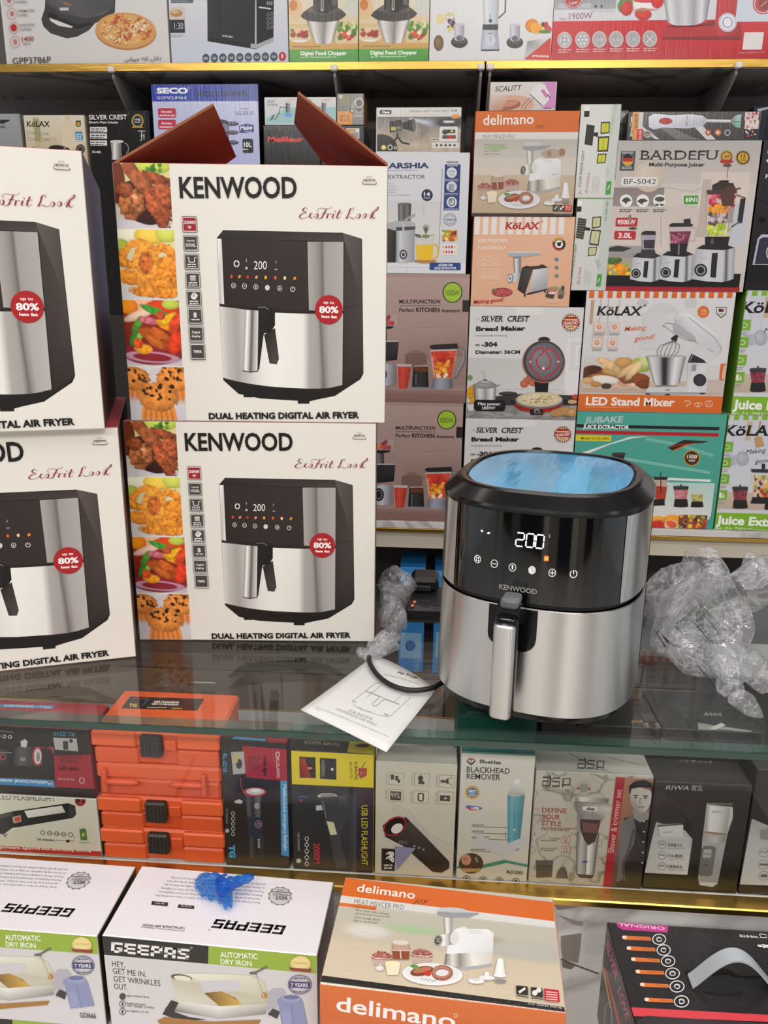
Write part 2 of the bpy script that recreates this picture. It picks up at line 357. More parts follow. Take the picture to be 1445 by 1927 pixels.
# ================================================================ the room
def marble(name, base, vein, scale=3.0, amt=.5, rough=.12):
    m = bpy.data.materials.new(name); m.use_nodes = True; nt = m.node_tree; b = nt.nodes['Principled BSDF']; N = nt.nodes.new; K = nt.links.new
    tc = N('ShaderNodeTexCoord'); nz = N('ShaderNodeTexNoise'); nz.inputs['Scale'].default_value = scale; nz.inputs['Detail'].default_value = 6; nz.inputs['Distortion'].default_value = 1.2
    K(tc.outputs['Object'], nz.inputs[0]); s = N('ShaderNodeMath'); s.operation = 'SUBTRACT'; K(nz.outputs[0], s.inputs[0]); s.inputs[1].default_value = .5
    a = N('ShaderNodeMath'); a.operation = 'ABSOLUTE'; K(s.outputs[0], a.inputs[0]); r = N('ShaderNodeValToRGB'); K(a.outputs[0], r.inputs[0])
    r.color_ramp.elements[0].color = (*mix(base, vein, amt), 1); r.color_ramp.elements[1].position = .035; r.color_ramp.elements[1].color = (*hx(base), 1)
    n2 = N('ShaderNodeTexNoise'); n2.inputs['Scale'].default_value = scale*.7; n2.inputs['Detail'].default_value = 4; K(tc.outputs['Object'], n2.inputs[0])
    mx = N('ShaderNodeMix'); mx.data_type = 'RGBA'; mx.blend_type = 'MULTIPLY'; mx.inputs[0].default_value = 1; K(r.outputs[0], mx.inputs[6])
    r2 = N('ShaderNodeValToRGB'); K(n2.outputs[0], r2.inputs[0]); r2.color_ramp.elements[0].position = .3; r2.color_ramp.elements[0].color = (.72, .72, .73, 1); r2.color_ramp.elements[1].position = .6
    K(r2.outputs[0], mx.inputs[7]); K(mx.outputs[2], b.inputs['Base Color']); b.inputs['Roughness'].default_value = rough; return m
M_MARBLE = marble('white_marble', 'dad7d5', '6a6562', 2.0, .5)
M_MARBLE_D = marble('grey_marble_board', '8e8886', '2c2826', 2.2, .8, .3)
M_GOLD = mat('gold_foil', 'cfa655', .28, 1, .25, 18, (1, 6, 6))
M_DARK = mat('dark_shelf_panel', '76706f', .5, var=.08, bscale=8)
M_CREAM = mat('cream_board', 'cfc4b4', .5, var=.04, bscale=6)
def slab(name, lo, hi, m, parent=None, bev=.001, kind=None, col='ccc'):
    b = MB(); b.box(lo, hi, col, bev)
    o = b.obj(name, m, parent) if parent else b.top(name, m, ((lo[0]+hi[0])/2, (lo[1]+hi[1])/2, lo[2]))
    if kind: o['kind'] = kind
    return o
ZG, ZS, YS = 1.024, .789, 2.1
M_FLOOR = mat('floor_tile', 'cfccc8', .2, var=.06, bscale=3)
slab('floor', (-4, -3.2, -.05), (4, 2.5, 0), M_FLOOR, kind='structure')
slab('wall_back', (-4, 2.36, 0), (4, 2.46, 3.0), M_DARK, kind='structure')
slab('wall_front', (-4, -3.2, 0), (4, -3.1, 3.0), mat('opposite_wall', 'a89e94', .6, var=.2, bscale=1.5), kind='structure')
M_REFL_DARK = mat('dark_reflection_panel', '141316', .3)
for i, (a, b_) in enumerate(((-3.1, -2.35), (-2.02, -1.35), (-.6, .3), (1.5, 2.3))): slab('door_%d' % (i+1), (a, -3.099, 0), (b_, -3.07, 2.5), M_REFL_DARK, kind='structure')  # unseen dark panels, added to give the fryer's steel dark bands to reflect
for i, (a, b_, c) in enumerate(((-2.35, -2.02, '8c857c'), (-1.35, -1.12, 'e8e2d8'), (.3, .8, 'd8d0c4'), (-3.5, -3.1, 'e8e2d8'))): slab('trim_%d' % (i+4), (a, -3.099, 0), (b_, -2.98, 2.9), mat('reflected_pillar_paint_%d' % i, c, .5), kind='structure')  # unseen pillars, added so the steel and control panel reflect upright bands
slab('ceiling', (-4, -3.2, 3.0), (4, 2.46, 3.05), mat('ceiling_paint', 'e8e6e2', .7), kind='structure')
# ---------------------------------------------------------------- wall shelves
XJ = pY(913, 120, YS).x
def bracket(parent, x, zb):
    b = MB(); t = .003; z = 2.046; P = [(2.095, z), (2.36, z), (2.36, zb), (2.345, zb), (2.095, z-.012)]
    pts = [(x-t, y, q) for y, q in P]+[(x+t, y, q) for y, q in P]; n = 5
    b.add(pts, [tuple(range(n)), tuple(range(n, 2*n))[::-1]]+[(i, i+n, (i+1) % n+n, (i+1) % n) for i in range(n)], '8a8684')
    b.box((x-.008, 2.08, 2.045), (x+.008, 2.092, 2.058), 'e6e2da', .002)
    b.obj('bracket', mat('grey_bracket', attr=True, rough=.35), parent)
def shelf(name, x0, x1, label, br):
    b = MB(); b.box((x0, 2.096, 2.047), (x1, 2.359, 2.0635)); o = b.top(name, M_MARBLE_D, ((x0+x1)/2, 2.2, 2.047)); tag(o, label, 'shelf')
    slab('gold_edge', (x0, 2.091, 2.0485), (x1, 2.0955, 2.0665), M_GOLD, o, .0008)
    for px, zb in br: bracket(o, pY(px, 128, YS).x, zb)
    return o
shelf('wall_shelf', -1.5, XJ-.002, 'gold-edged grey marble upper shelf on the left, under the round griddle carton', [(213, 1.86), (630, 1.86), (905, 1.8)])
shelf('wall_shelf', XJ+.002, 1.3, 'gold-edged grey marble upper shelf on the right, under the red mixer carton', [(922, 1.8), (1385, 1.88)])
b = MB(); b.box((-1.5, 2.085, .885), (1.3, 2.359, .903)); mid = b.top('wall_shelf', M_MARBLE, (0, 2.2, .885)); tag(mid, 'white marble lower shelf with gold underline and cream board, carrying the carton stacks', 'shelf')
slab('gold_edge', (-1.5, 2.083, .874), (1.3, 2.30, .8845), M_GOLD, mid, .0008)
slab('apron_board', (-1.5, 2.10, .822), (1.3, 2.12, .8735), M_CREAM, mid)
slab('trim_1', (XJ-.034, 2.335, .905), (XJ+.012, 2.359, 2.045), mat('shelf_upright', '6e6a6c', .4), kind='structure')
slab('trim_2', (-1.5, 2.30, .42), (1.3, 2.359, .44), mat('lower_ledge', '5e5048', .5), kind='structure')
# ---------------------------------------------------------------- glass showcase counter
GX0, GX1, GY0, GY1 = -1.15, 1.0, .778, 1.262
case = empty('glass_showcase', (0, 1.0, 0)); tag(case, 'glass display counter with green glass top edge, gold sill and white marble base', 'display counter'); bpy.context.view_layer.update()
G_TOP = thin_glass('counter_glass', (.955, .972, .965), 1.45)
G_FRONT = thin_glass('front_glass', (.975, .985, .98), 1.3)
g = MB(); g.add([(GX0, GY0, ZG), (GX1, GY0, ZG), (GX1, GY1, ZG), (GX0, GY1, ZG)], [(0, 1, 2, 3)], 'fff')
g.add([(GX0, GY0, ZG-.009), (GX1, GY0, ZG-.009), (GX1, GY1, ZG-.009), (GX0, GY1, ZG-.009)], [(3, 2, 1, 0)], 'fff'); g.obj('glass_top', G_TOP, case)
M_EDGE = mat('green_glass_edge', '1d3d33', .08, var=.25, bscale=9, coat=.6)
e = MB(); e.box((GX0, GY0-.003, ZG-.009), (GX1, GY0+.0005, ZG-.0002), '234', .0008); e.box((GX0, GY1-.001, ZG-.009), (GX1, GY1+.002, ZG-.0002), '234', .0008); e.obj('glass_edge', M_EDGE, case)
e = MB(); e.add([(GX0, GY0+.016, ZG-.0098), (GX1, GY0+.016, ZG-.0098), (GX1, GY0+.032, ZG-.0098), (GX0, GY0+.032, ZG-.0098)], [(0, 1, 2, 3)], 'fff')
e.obj('refracted_bevel', thin_glass('refracted_bevel_tint', (.42, .56, .5), 1.5, '6f9084', .3), case)  # tinted strip paints in the bevelled edge as refracted through the slab
e = MB(); e.box((GX0, .8145, ZS+.0012), (GX1, .8195, ZG-.0105), 'fff', .0004); e.obj('front_glass', G_FRONT, case)
slab('gold_sill', (GX0, .806, ZS-.010), (GX1, .8306, ZS+.0003), M_GOLD, case, .0015)
slab('display_floor', (GX0, .831, ZS-.014), (GX1, 1.225, ZS-.0005), M_MARBLE, case)
slab('gold_edge', (GX0, 1.2255, ZS-.014), (GX1, 1.2285, ZS+.0005), M_GOLD, case, .0008)
slab('base_panel', (GX0, .809, 0), (GX1, .828, ZS-.0105), M_MARBLE, case)
# ================================================================ printed pictures shared by several cartons
def pen(f, strokes, w0, w1, c):
    """hand lettering: smooth strokes, thick where they run down"""
    for st in strokes:
        n = len(st); P = []
        g = lambda i: st[max(0, min(n-1, i))]
        for i in range(n-1):
            a, b, d, e = g(i-1), g(i), g(i+1), g(i+2)
            for k in range(6):
                t = k/6; P.append(tuple(.5*(2*b[q]+(d[q]-a[q])*t+(2*a[q]-5*b[q]+4*d[q]-e[q])*t*t+(3*b[q]-a[q]-3*d[q]+e[q])*t**3) for q in (0, 1)))
        P.append(st[-1]); R = []
        for i, (x, y) in enumerate(P):
            a, b = P[max(i-1, 0)], P[min(i+1, len(P)-1)]; tx, ty = b[0]-a[0], b[1]-a[1]; l = math.hypot(tx, ty) or 1
            q = (w0+(w1-w0)*max(0, ty/l)**1.5)/2*(1 if 0 < i < len(P)-1 else .5); R += [f.uv(x-ty/l*q, y+tx/l*q), f.uv(x+ty/l*q, y-tx/l*q)]
        f.put(R, [(2*i, 2*i+2, 2*i+3, 2*i+1) for i in range(len(P)-1)], c)
def oval(x, y, rx, ry, sl=.3): return [(x+rx*math.cos(t)-sl*ry*math.sin(t), y+ry*math.sin(t)) for t in [-1+i*.7 for i in range(10)]]
def food_chicken():
    m = Im(84, 96, 'd9cf70', 'd6cfd2'); m.ell(20, 4, 26, 14, 'e2d15a').ell(60, 6, 30, 14, 'c4cf57').ell(4, 30, 14, 34, '6b2a12').ell(42, 60, 40, 30, '3a1408', 30)
    m.many(14, (50, 0, 72, 16), (2, 5), ['3f7a2a', '6a9a35', '2f6524'], 3)
    m.ell(64, 27, 26, 10, '964a28', 18, .5, 1.2, 5, 2).ell(26, 12, 11, 20, '9a5030', -25, .5, .8, 6, 3).ell(42, 32, 12, 26, 'a45a34', -38, .5, .8, 6, 4)
    m.ell(64, 64, 17, 32, 'a04e2a', -28, .55, 1.2, 4, 5).ell(74, 50, 13, 20, 'a85230', -20, .5, 1, 4, 6).ell(24, 62, 20, 24, 'b0683a', 10, .55, 1.3, 5, 7).ell(16, 42, 12, 12, '904828', 0, .5, 1, 4, 8)
    m.ell(20, 97, 44, 12, 'd5d2d8', 12, .1).ell(70, 90, 9, 7, '984828', 0, .5, 1, 4, 9).ell(30, 52, 6, 3, 'f0b080', 20, .2); return m
def food_rings():
    m = Im(84, 96, 'e6d98c', 'dcd6da'); m.ell(14, 6, 26, 16, 'f0e9d2').ell(50, 8, 26, 13, 'efc94e').ell(74, 6, 18, 12, 'cbd05c').ell(5, 22, 12, 9, 'a9c04a')
    for a in ((24, 34, 30, 18, -30, .4), (66, 38, 22, 20, 20, .3), (72, 52, 22, 16, 10, 0), (14, 66, 26, 11, 8, 0), (62, 62, 34, 11, 6, 0), (58, 74, 38, 10, 4, 0), (45, 86, 34, 9, 2, 0), (72, 88, 24, 8, -6, 0)):
        m.ell(a[0], a[1], a[2], a[3], 'e08a2a', a[4], .5, .9, 4, int(a[0]), a[5])
    m.ell(42, 46, 14, 20, 'c0662a', 0, .4, 1, 4, 3).ell(40, 46, 20, 29, 'eb9838', 8, .5, .8, 4, 5, .5); return m
def food_pepper():
    m = Im(84, 96, 'b02c14', '2c1c1a'); m.ell(20, 8, 30, 14, 'f0b48c').ell(10, 10, 14, 12, 'f08a18').ell(60, 12, 30, 12, 'd64018').ell(72, 6, 14, 8, 'b9c84a').ell(24, 22, 26, 7, 'e8c4b0', -20)
    m.ell(42, 100, 60, 26, 'c8bcc4', 0, .2).ell(42, 78, 48, 18, '8a1e2c', 0, .3).ell(40, 84, 44, 9, 'b88aa0', 4, .3, 0, 5, 0, .6)
    for x, y, a, b, r, c in ((50, 17, 34, 6, 22, '3f8f30'), (70, 30, 22, 6, -10, '5d8a3a'), (20, 38, 22, 6, -62, '4d8c2c'), (14, 58, 16, 6, -70, '3f7a28'), (24, 52, 12, 5, -60, '86b04a'), (38, 30, 20, 6, 10, 'c86a7a'), (60, 36, 8, 14, -60, 'e8921a'), (66, 28, 22, 6, -35, 'ecb01c'), (78, 32, 10, 18, 30, 'd4471c'), (40, 52, 26, 10, 30, 'a84c18'), (56, 54, 26, 9, 40, 'bc5a1e'), (62, 66, 20, 8, 30, '9a4014'), (46, 62, 22, 7, 35, 'c0601f'), (76, 62, 14, 20, 20, 'd83a1a'), (28, 72, 18, 8, 5, 'f0a020'), (20, 64, 10, 8, 0, 'd8501c'), (56, 22, 10, 7, 10, 'c05030')):
        m.ell(x, y, a*.8, b, c, r, .5, .6, 4, x)
    return m
def food_muffin():
    m = Im(84, 90, 'dcd7d6', 'c9c4ca'); m.ell(60, 26, 34, 26, 'd2ccd0', 0, .2)
    def cup(x, y, r, k):
        for i in range(13):
            t = (i-6)/6; m.ell(x+t*r*.86, y+r*.95, r*.1, r*.75, ('e08a3c', 'c8702c')[i % 2], t*-9, .3)
        m.ell(x, y, r*1.12, r*.85, 'd9863a', 0, .5, .5, 4, k)
        g = random.Random(k)
        for i in range(16): m.ell(x+g.uniform(-.8, .8)*r, y-r*.2+g.uniform(-.5, .45)*r, g.uniform(.08, .2)*r, g.uniform(.07, .15)*r, '33180c', g.uniform(0, 90), .5)
    cup(10, 18, 22, 2); cup(70, 18, 24, 5); cup(44, 46, 27, 9); return m
PICS = [food_chicken(), food_rings(), food_pepper(), food_muffin()]
def fryer_picture(f):
    """the air fryer as printed on its carton (enlargement pixels)"""
    f.P([(102, 573), (145, 520), (960, 538), (1095, 580), (1100, 1030), (1105, 1500), (1085, 1540), (910, 1655), (735, 1690), (400, 1672), (250, 1640), (145, 1545), (120, 1040)], '1f1918')
    f.Q([(147, 526), (958, 543), (975, 598), (110, 574)], ['2e2726', '3a3230', '453c3a', '241e1d'])
    f.Q([(975, 598), (962, 541), (1092, 580), (1097, 1028), (970, 1055)], ['3a3230', '5a504d', '4a413f', '423937', '372f2d']).Q([(970, 1058), (1097, 1032), (1103, 1500), (968, 1592)], ['3a3130', '443b39', '2e2726', '241e1d'])
    f.Q([(135, 580), (720, 600), (735, 1080), (150, 1032)], ['2b2321', '332a28', '2d2422', '261f1d']).Q([(105, 578), (134, 580), (152, 1028), (120, 1022)], ['f2f1ee', 'dad8d4', 'eceae6', 'b4b0ad'])
    f.S([(722, 600), (780, 600), (806, 600), (822, 600), (840, 600), (968, 601)], [(732, 1068), (785, 1072), (812, 1072), (828, 1072), (846, 1072), (965, 1070)], ['a8a3a0', '96908e', '857e7c', '6a6361', '9c9795', 'aaa5a2'])
    xs = [(122, 1042), (170, 1048), (230, 1055), (300, 1065), (400, 1075), (500, 1085), (690, 1092), (735, 1093), (790, 1093), (806, 1093), (822, 1092), (860, 1092), (965, 1090)]
    yb = [1530, 1542, 1556, 1570, 1583, 1594, 1603, 1605, 1604, 1603, 1602, 1598, 1580]; xb = [145, 190, 250, 320, 410, 505, 690, 735, 800, 832, 850, 880, 960]
    f.S(xs, list(zip(xb, yb)), ['d8d6d2', 'bbb7b4', 'a6a19e', 'c4c0bd', 'e4e2de', 'ecebe6', 'e6e4df', 'aaa5a2', 'a19c99', '6d6664', '8a8482', 'a9a4a1', 'b4b0ad'])
    f.P([(150, 1550), (350, 1592), (600, 1618), (800, 1616), (950, 1595), (905, 1650), (735, 1692), (400, 1672), (250, 1640)], '171211').R(655, 1685, 735, 1708, '171211').R(285, 1640, 350, 1664, '171211')
    f.Q([(425, 1235), (500, 1190), (527, 1400), (512, 1438), (462, 1432)], ['221b1a', '2c2422', '3c3432', '4a4240', '3a3230'])
    f.P([(365, 1042), (440, 1038), (500, 1078), (500, 1170), (470, 1222), (410, 1226), (380, 1480), (370, 1100)], '14100f')
    f.P([(385, 1075), (462, 1060), (420, 1250), (392, 1470), (380, 1490)], '1b1615').S([(295, 1072), (312, 1070), (330, 1069), (345, 1069), (360, 1069), (386, 1072)], [(280, 1480), (298, 1484), (316, 1486), (332, 1487), (350, 1487), (380, 1482)], ['8d8785', 'f4f3f0', 'b8b4b1', '575050', 'a8a3a0', 'dcd9d6'])
    f.L([(280, 1482), (330, 1492), (385, 1484)], 7, '221c1b').L([(380, 1050), (430, 1046), (458, 1066)], 5, '8a8684')
    f.T('200', 355, 788, 443, 788, 56, 'f4f1ee', -.005, .05); f.O(237, 750, 20, 24, 8, 'e8e4e2').L([(217, 750), (257, 750)], 3, '2b2321').L([(237, 726), (237, 776)], 3, '2b2321')
    f.E(305, 780, 8, 9, 'c8c4c2').L([(304, 716), (304, 738)], 4, 'bdb8b6').L([(506, 728), (506, 748)], 4, 'bdb8b6').tiny(498, 786, 516, 8, 1, 'bdb8b6')
    for x, c in ((203, 'd0472c'), (257, 'e08a3a'), (313, 'c8301c'), (373, 'e29a70'), (436, 'f0a040'), (502, 'e05a20'), (567, 'f2cfa0'), (635, 'ef8a20')):
        f.E(x, 843+(x-400)*.03, 9, 13, c, 25 if x in (257, 373, 635) else 0, None, 8)
    for x, y in ((217, 899), (291, 903), (369, 909), (448, 914), (533, 919)):
        f.O(x, y, 16, 19, 3.5, 'e2dedc', n=14)
    f.L([(283, 903), (299, 903)], 4, 'e2dedc').L([(369, 900), (369, 919)], 5, 'e2dedc').E(448, 914, 12, 14, 'e2dedc').L([(448, 906), (448, 915), (454, 918)], 2.5, '2b2321').L([(524, 919), (542, 919)], 3, 'e2dedc').L([(533, 909), (533, 930)], 3, 'e2dedc').R(211, 893, 223, 906, 'b5b0ae')
    f.O(622, 924, 16, 18, 4, 'f0edeb', -60, 240).L([(622, 904), (622, 923)], 4, 'f0edeb')
    f.E(868, 1065, 95, 100, 'a81c22', n=36).T('up to', 832, 1023, 905, 1025, 20, 'f6eeee', .02).T('80%', 803, 1086, 934, 1088, 46, 'fbf6f6', .03).T('less fat', 818, 1120, 924, 1124, 20, 'f6eeee', .035)
def kenwood_art(f):
    f.v(0, 290, .33218); um = f.uv(966, 300)[0]
    for i, (y0, y1) in enumerate(((34, 420), (426, 822), (826, 1200), (1204, 1538))):
        xl = 636+(y0+y1-80)/2*.07; f.I(PICS[i], xl-14, y0, xl+330, y1)
    f.v(380, 290, .27502)
    fryer_picture(f)
    f.v(0, 0, 1).T('KENWOOD', 339, 373, 559, 373, 41, '141110', .024)
    f.v(380, 290, .27502); R = '8c1c30'
    pen(f, [[(724, 380), (708, 366), (690, 384), (712, 400), (690, 406), (668, 426), (686, 442), (720, 432), (740, 414)], [(760, 409), (748, 405), (738, 426), (752, 438), (768, 424)], oval(783, 422, 10, 15),
            [(800, 398), (786, 384), (806, 370), (840, 374), (872, 372), (890, 360)], [(852, 376), (834, 408), (818, 436), (796, 442), (786, 430)], [(816, 408), (836, 403), (856, 406)], [(864, 408), (855, 440)], [(858, 430), (872, 408), (888, 412)], [(904, 408), (892, 434), (906, 436)],
            [(946, 380), (924, 430), (934, 440), (952, 428)], [(918, 409), (960, 401)], [(1030, 388), (1040, 370), (1016, 376), (1004, 410), (988, 440), (1010, 432), (1040, 442), (1056, 428)], oval(1071, 424, 11, 15), oval(1112, 422, 11, 15),
            [(1140, 424), (1178, 384), (1204, 362), (1200, 378), (1172, 402), (1150, 442)], [(1156, 422), (1176, 408), (1164, 422), (1178, 440), (1192, 428)]], 2.2, 9.5, R)
    f.E(911, 393, 4, 5, R, n=8); f.T('HD9710', 1105, 187, 1187, 188, 17, '6a2028', .02, res=2).L([(1098, 190), (1100, 203), (1110, 206), (1182, 208), (1192, 206), (1194, 194)], 4, '5a1c28').tiny(1128, 152, 1162, 6, 1, 'bbb2ae')
    f.v(0, 0, 1).T('DUAL HEATING DIGITAL AIR FRYER', 393.5, 789, 676, 787, 12.6, '121010', .042, res=2)
    f.v(0, 290, .33218)
    for i, (x, y, c) in enumerate(((1075, 398, '9c1f26'), (1081, 505, '45403f'), (1087, 610, '45403f'), (1094, 714, '45403f'), (1100, 817, '45403f'), (1107, 918, '45403f'), (1113, 1019, '45403f'), (1121, 1118, '45403f'))):
        f.R(x-44, y-45, x+44, y+45, '3a3534').R(x-41, y-42, x+41, y+42, 'e8e4df').R(x-38, y-38, x+38, y+38, c); g = 'e6e2df'
        if i == 0: f.T('2000', x-32, y-2, x+33, y-2, 18, g, .03, res=2).T('W', x-10, y+26, x+12, y+26, 18, g, .03, res=2)
        if i == 1: f.T('Capacity', x-24, y-10, x+24, y-10, 10, g, .02, res=1).T('XXXL', x-28, y+20, x+30, y+20, 19, g, .03, res=2)
        if i == 2: f.L([(x-26, y-26), (x-16, y-22), (x-15, y), (x-8, y+3), (x+10, y+3), (x+16, y), (x+17, y-22), (x+27, y-26)], 5, g).tiny(x-24, y+12, x+26, 8, 2, g)
        if i == 3: f.R(x-16, y-24, x+16, y+4, 'b9b4b2').R(x-16, y-26, x+16, y-20, g).tiny(x-24, y+12, x+26, 8, 2, g)
        if i == 4: f.E(x, y-10, 17, 17, g).O(x, y-10, 22, 22, 4, g, -120, 0).L([(x, y-24), (x, y-8)], 4, '45403f').tiny(x-24, y+14, x+26, 8, 2, g)
        if i == 5: f.T('8', x-9, y+8, x+10, y+8, 30, g, .035).tiny(x-22, y+16, x+24, 8, 1, g)
        if i == 6: f.T('Digital', x-23, y-4, x+22, y-4, 14, g, .02, res=1).T('display', x-26, y+18, x+26, y+18, 14, g, .02, res=1)
        if i == 7: f.T('TIMER', x-24, y+8, x+24, y+8, 16, g, .025, res=2)
KW, KH, KD = .34, .3185, .33
def kenwood(key, label, p0, rz, cols):
    c = Carton(key, 'air_fryer_box', label, 'box', p0, rz, KW, KD, KH, cols, M_PRINT, 'air fryer cartons on the counter'); return c
KB = {'': 'e4e0d8', 'right': '4a2c2a', 'left': '5a1418', 'top': 'a8323a'}
k = kenwood('k_up', 'tall white carton printed with a steel air fryer, two brown flaps open on top', (-.4035, 1.0, ZG+KH+.0012), math.radians(4), KB)
kenwood_art(k.front)
k.done()
# lower right one: same print, closed
low = k.copy('white air fryer carton on the glass, under the carton with open flaps', (-.4150, 1.0, ZG+.0008))
pl = pZ(262, 1237, ZG); rzl = math.radians(20)
KLX = V((math.cos(rzl), math.sin(rzl), 0))
low_l = k.copy('white air fryer carton standing on the glass at the left edge, turned towards the shop', V((pl.x-.004, pl.y, ZG+.0008))-KLX*KW, rzl)
up_l = k.copy('white air fryer carton at the left edge, on top of the other turned carton', V((pl.x-.012, pl.y-.02, ZG+KH+.0014))-KLX*KW, rzl)
# brown flaps of the open carton
def flap(parent, pts, name='flap'):
    b = MB(); n = (V(pts[1])-V(pts[0])).cross(V(pts[2])-V(pts[0])).normalized()*.003; m = len(pts); q = [V(p) for p in pts]+[V(p)+n for p in pts]
    b.add(q, [tuple(range(m))[::-1], tuple(range(m, 2*m))]+[(i, (i+1) % m, (i+1) % m+m, i+m) for i in range(m)], '8a4a30')
    o = b.obj(name, mat('kraft_board', '96583a', .7, var=.1, bscale=12), parent); o['label'] = 'raised brown cardboard flap'; return o
bpy.context.view_layer.update()
zk = ZG+2*KH+.0022
eL = k.p0+k.ux*.002; eR = k.p0+k.ux*(KW-.002); up3 = lambda p, d: V((p.x, p.y, 0))+k.uy*d+V((0, 0, zk))
flap(k.o, [up3(eL, .003), up3(eL, KD-.01), pY(443, 291, 1.2), pY(401, 194, 1.02)])
flap(k.o, [up3(eR, .003), up3(eR, KD-.01), pY(606, 304, 1.32), pY(553, 232, 1.2), pY(560, 176, 1.06)])
# ================================================================ cartons on the upper shelves
ZT = 2.0668
def tb(key, name, label, xl, xr, cols, h, m=None, group=None, d=.22):
    return front_box(key, name, label, (xl, 60), (xr, 100), 2.0995, d, cols, m, group, z0=ZT, z1=ZT+h)
k = tb('grid', 'griddle_box', 'white carton with a round griddle and a pizza, on the left upper shelf', 6, 318.5, 'e3e1e1', .3); f = k.front.v(0, 0, .38062)
f.R(12, -60, 838, 340, 'e6e4e4', 'dad7d7')
f.P([(204, 95), (222, 40), (225, -40), (572, -40), (568, 60), (540, 85), (470, 115), (440, 150), (380, 182), (330, 190), (250, 165), (214, 130)], '3e3d3f')
f.Q([(222, 10), (260, -30), (560, -30), (566, 30), (510, 72), (420, 92), (300, 66)], ['57565a', '66656a', '5c5b60', '4a494d', '6d6c70', '59585c', '4d4c50']).P([(232, 62), (262, 62), (300, 90), (380, 120), (455, 110), (450, 125), (380, 142), (300, 132), (246, 98)], '232224').P([(244, 88), (290, 104), (362, 132), (352, 138), (290, 128), (250, 104)], 'e3e0e0').R(295, 38, 340, 52, 'cfcdcd').L([(314, 14), (352, 26)], 7, 'c07a3a')
f.E(622, 158, 152, 90, 'b98048', 4, None, 30).E(622, 150, 150, 88, 'd9a262', 4, None, 30)
f.E(622, 146, 128, 74, 'e6b06a', 4, None, 30); g = random.Random(4)
for i in range(150): t = g.uniform(0, 6.28); r = g.uniform(0, .95)**.6; f.E(622+126*r*math.cos(t), 146+71*r*math.sin(t), g.uniform(4, 15), g.uniform(3, 9), ('d9774a', 'efd09a', 'e7b981', 'c85a36', 'f1ddb4', 'd88c50')[i % 6], g.uniform(0, 180), None, 7)
for x, y, a, b in ((46, 2, 'HOUSING', None), (61, 68, 'THERMOSTAT', 'CONTRO'), (70, 138, 'NON-STICK', 'COATING'), (77, 207, None, None)):
    f.O(x, y, 24, 30, 3, 'dca8a4').E(x, y, 9 if y != 138 else 15, 12 if y != 138 else 17, 'c9787a' if y != 138 else 'c8202c')
    if a: f.T(a, x+30, y-6 if b else y+16, x+30+len(a)*8.4, y-8 if b else y+15, 13, '8d8888', .015, res=1)
    if b: f.T(b, x+30, y+15, x+30+len(b)*8.4, y+14, 13, '8d8888', .015, res=1)
f.T('1400', 112, 206, 170, 203, 23, 'b04a44', .01).T('WATTS', 114, 224, 154, 223, 12, '8d8888', .01, res=1)
f.T('GPP3786P', 67, 318, 256, 311, 31, '2c2b2d', -.002).T('\ufeb1\ufe8e\ufb59\ufbff\ufe9f \ufeea\ufe91\ufe8e\ufe97 \ufeb5\ufe8d\ufea9', 617, 303, 797, 297, 20, '39383a', .0)
k.done()
k = tb('brd', 'bread_machine_box', 'white carton with a tall black bread machine, between griddle carton and food choppers', 320, 542.5, 'd9d9de', .3); f = k.front
f.R(838, -60, 1424, 322, 'e2e2ea', 'cdd2e2').R(845, -60, 1424, 100, 'e4e4ea', 'd9dce6').P([(850, 200), (1424, 160), (1424, 320), (850, 322)], 'cfd5e6')
f.Q([(1024, -60), (1262, -60), (1260, 240), (1026, 198)], ['3a3a3c', '2b2b2d', '1e1e20', '2a2a2c']).R(1024, 0, 1100, 150, '333335', None, '262628').Q([(1266, -60), (1354, -60), (1352, 200), (1268, 240)], ['202022', '18181a', '111113', '1c1c1e'])
f.P([(1026, 182), (1262, 222), (1352, 182), (1352, 204), (1266, 244), (1026, 204)], '1a1a1c').P([(1240, 214), (1268, 220), (1352, 184), (1352, 206), (1268, 242), (1238, 236)], 'aeb0b6').L([(1265, -40), (1266, 230)], 5, 'b9babf')
f.T('SILVERCREST', 1098, 181, 1152, 188, 9, 'e6e6e6', .02, res=1).L([(1280, 36), (1340, 44)], 7, 'd9dade').T('888', 1316, 26, 1346, 28, 24, 'b8c4cc', -.01, .1, res=1)
for i in range(4): f.O(1326, 72+i*22, 8, 9, 2, '9aa0a8', n=10).O(1344, 68+i*22, 6, 9, 2, '9aa0a8', n=10)
f.R(834, 36, 915, 98, 'd8cfc6').E(872, 66, 30, 18, 'b98a56').E(866, 60, 20, 9, 'dcb88a').R(838, 98, 915, 162, '2b3038').T('1:30', 862, 144, 906, 144, 32, 'e0e6ea', -.01).tiny(842, 172, 912, 5, 2, 'a7a6a8').R(845, -10, 956, 14, '5a6a74').tiny(850, -6, 950, 6, 2, 'aab4ba')
for i in range(10): x = 1018+i*42; y = 288-i*1; f.E(x, y, 18, 22, '4b5a63' if i < 9 else 'c3303a'); f.T('LED', x-11, y+6, x+11, y+6, 12, 'e8ecee', .02, res=1) if i == 0 else (f.T('3', x-6, y+9, x+5, y+9, 20, 'f4e8e8', .04) if i == 9 else f.E(x, y, 9, 7, 'c9d2d6').E(x, y-2, 5, 4, '4b5a63'))
k.done()
k = tb('chop', 'food_chopper_box', 'green-based food chopper carton with steel bowl, left one of the pair', 543.5, 674, {'': '4a9a38', 'front': 'e6d8c0'}, .3, M_GLOSS, 'food chopper cartons on the upper shelf'); f = k.front.v(500, 0, .34602)
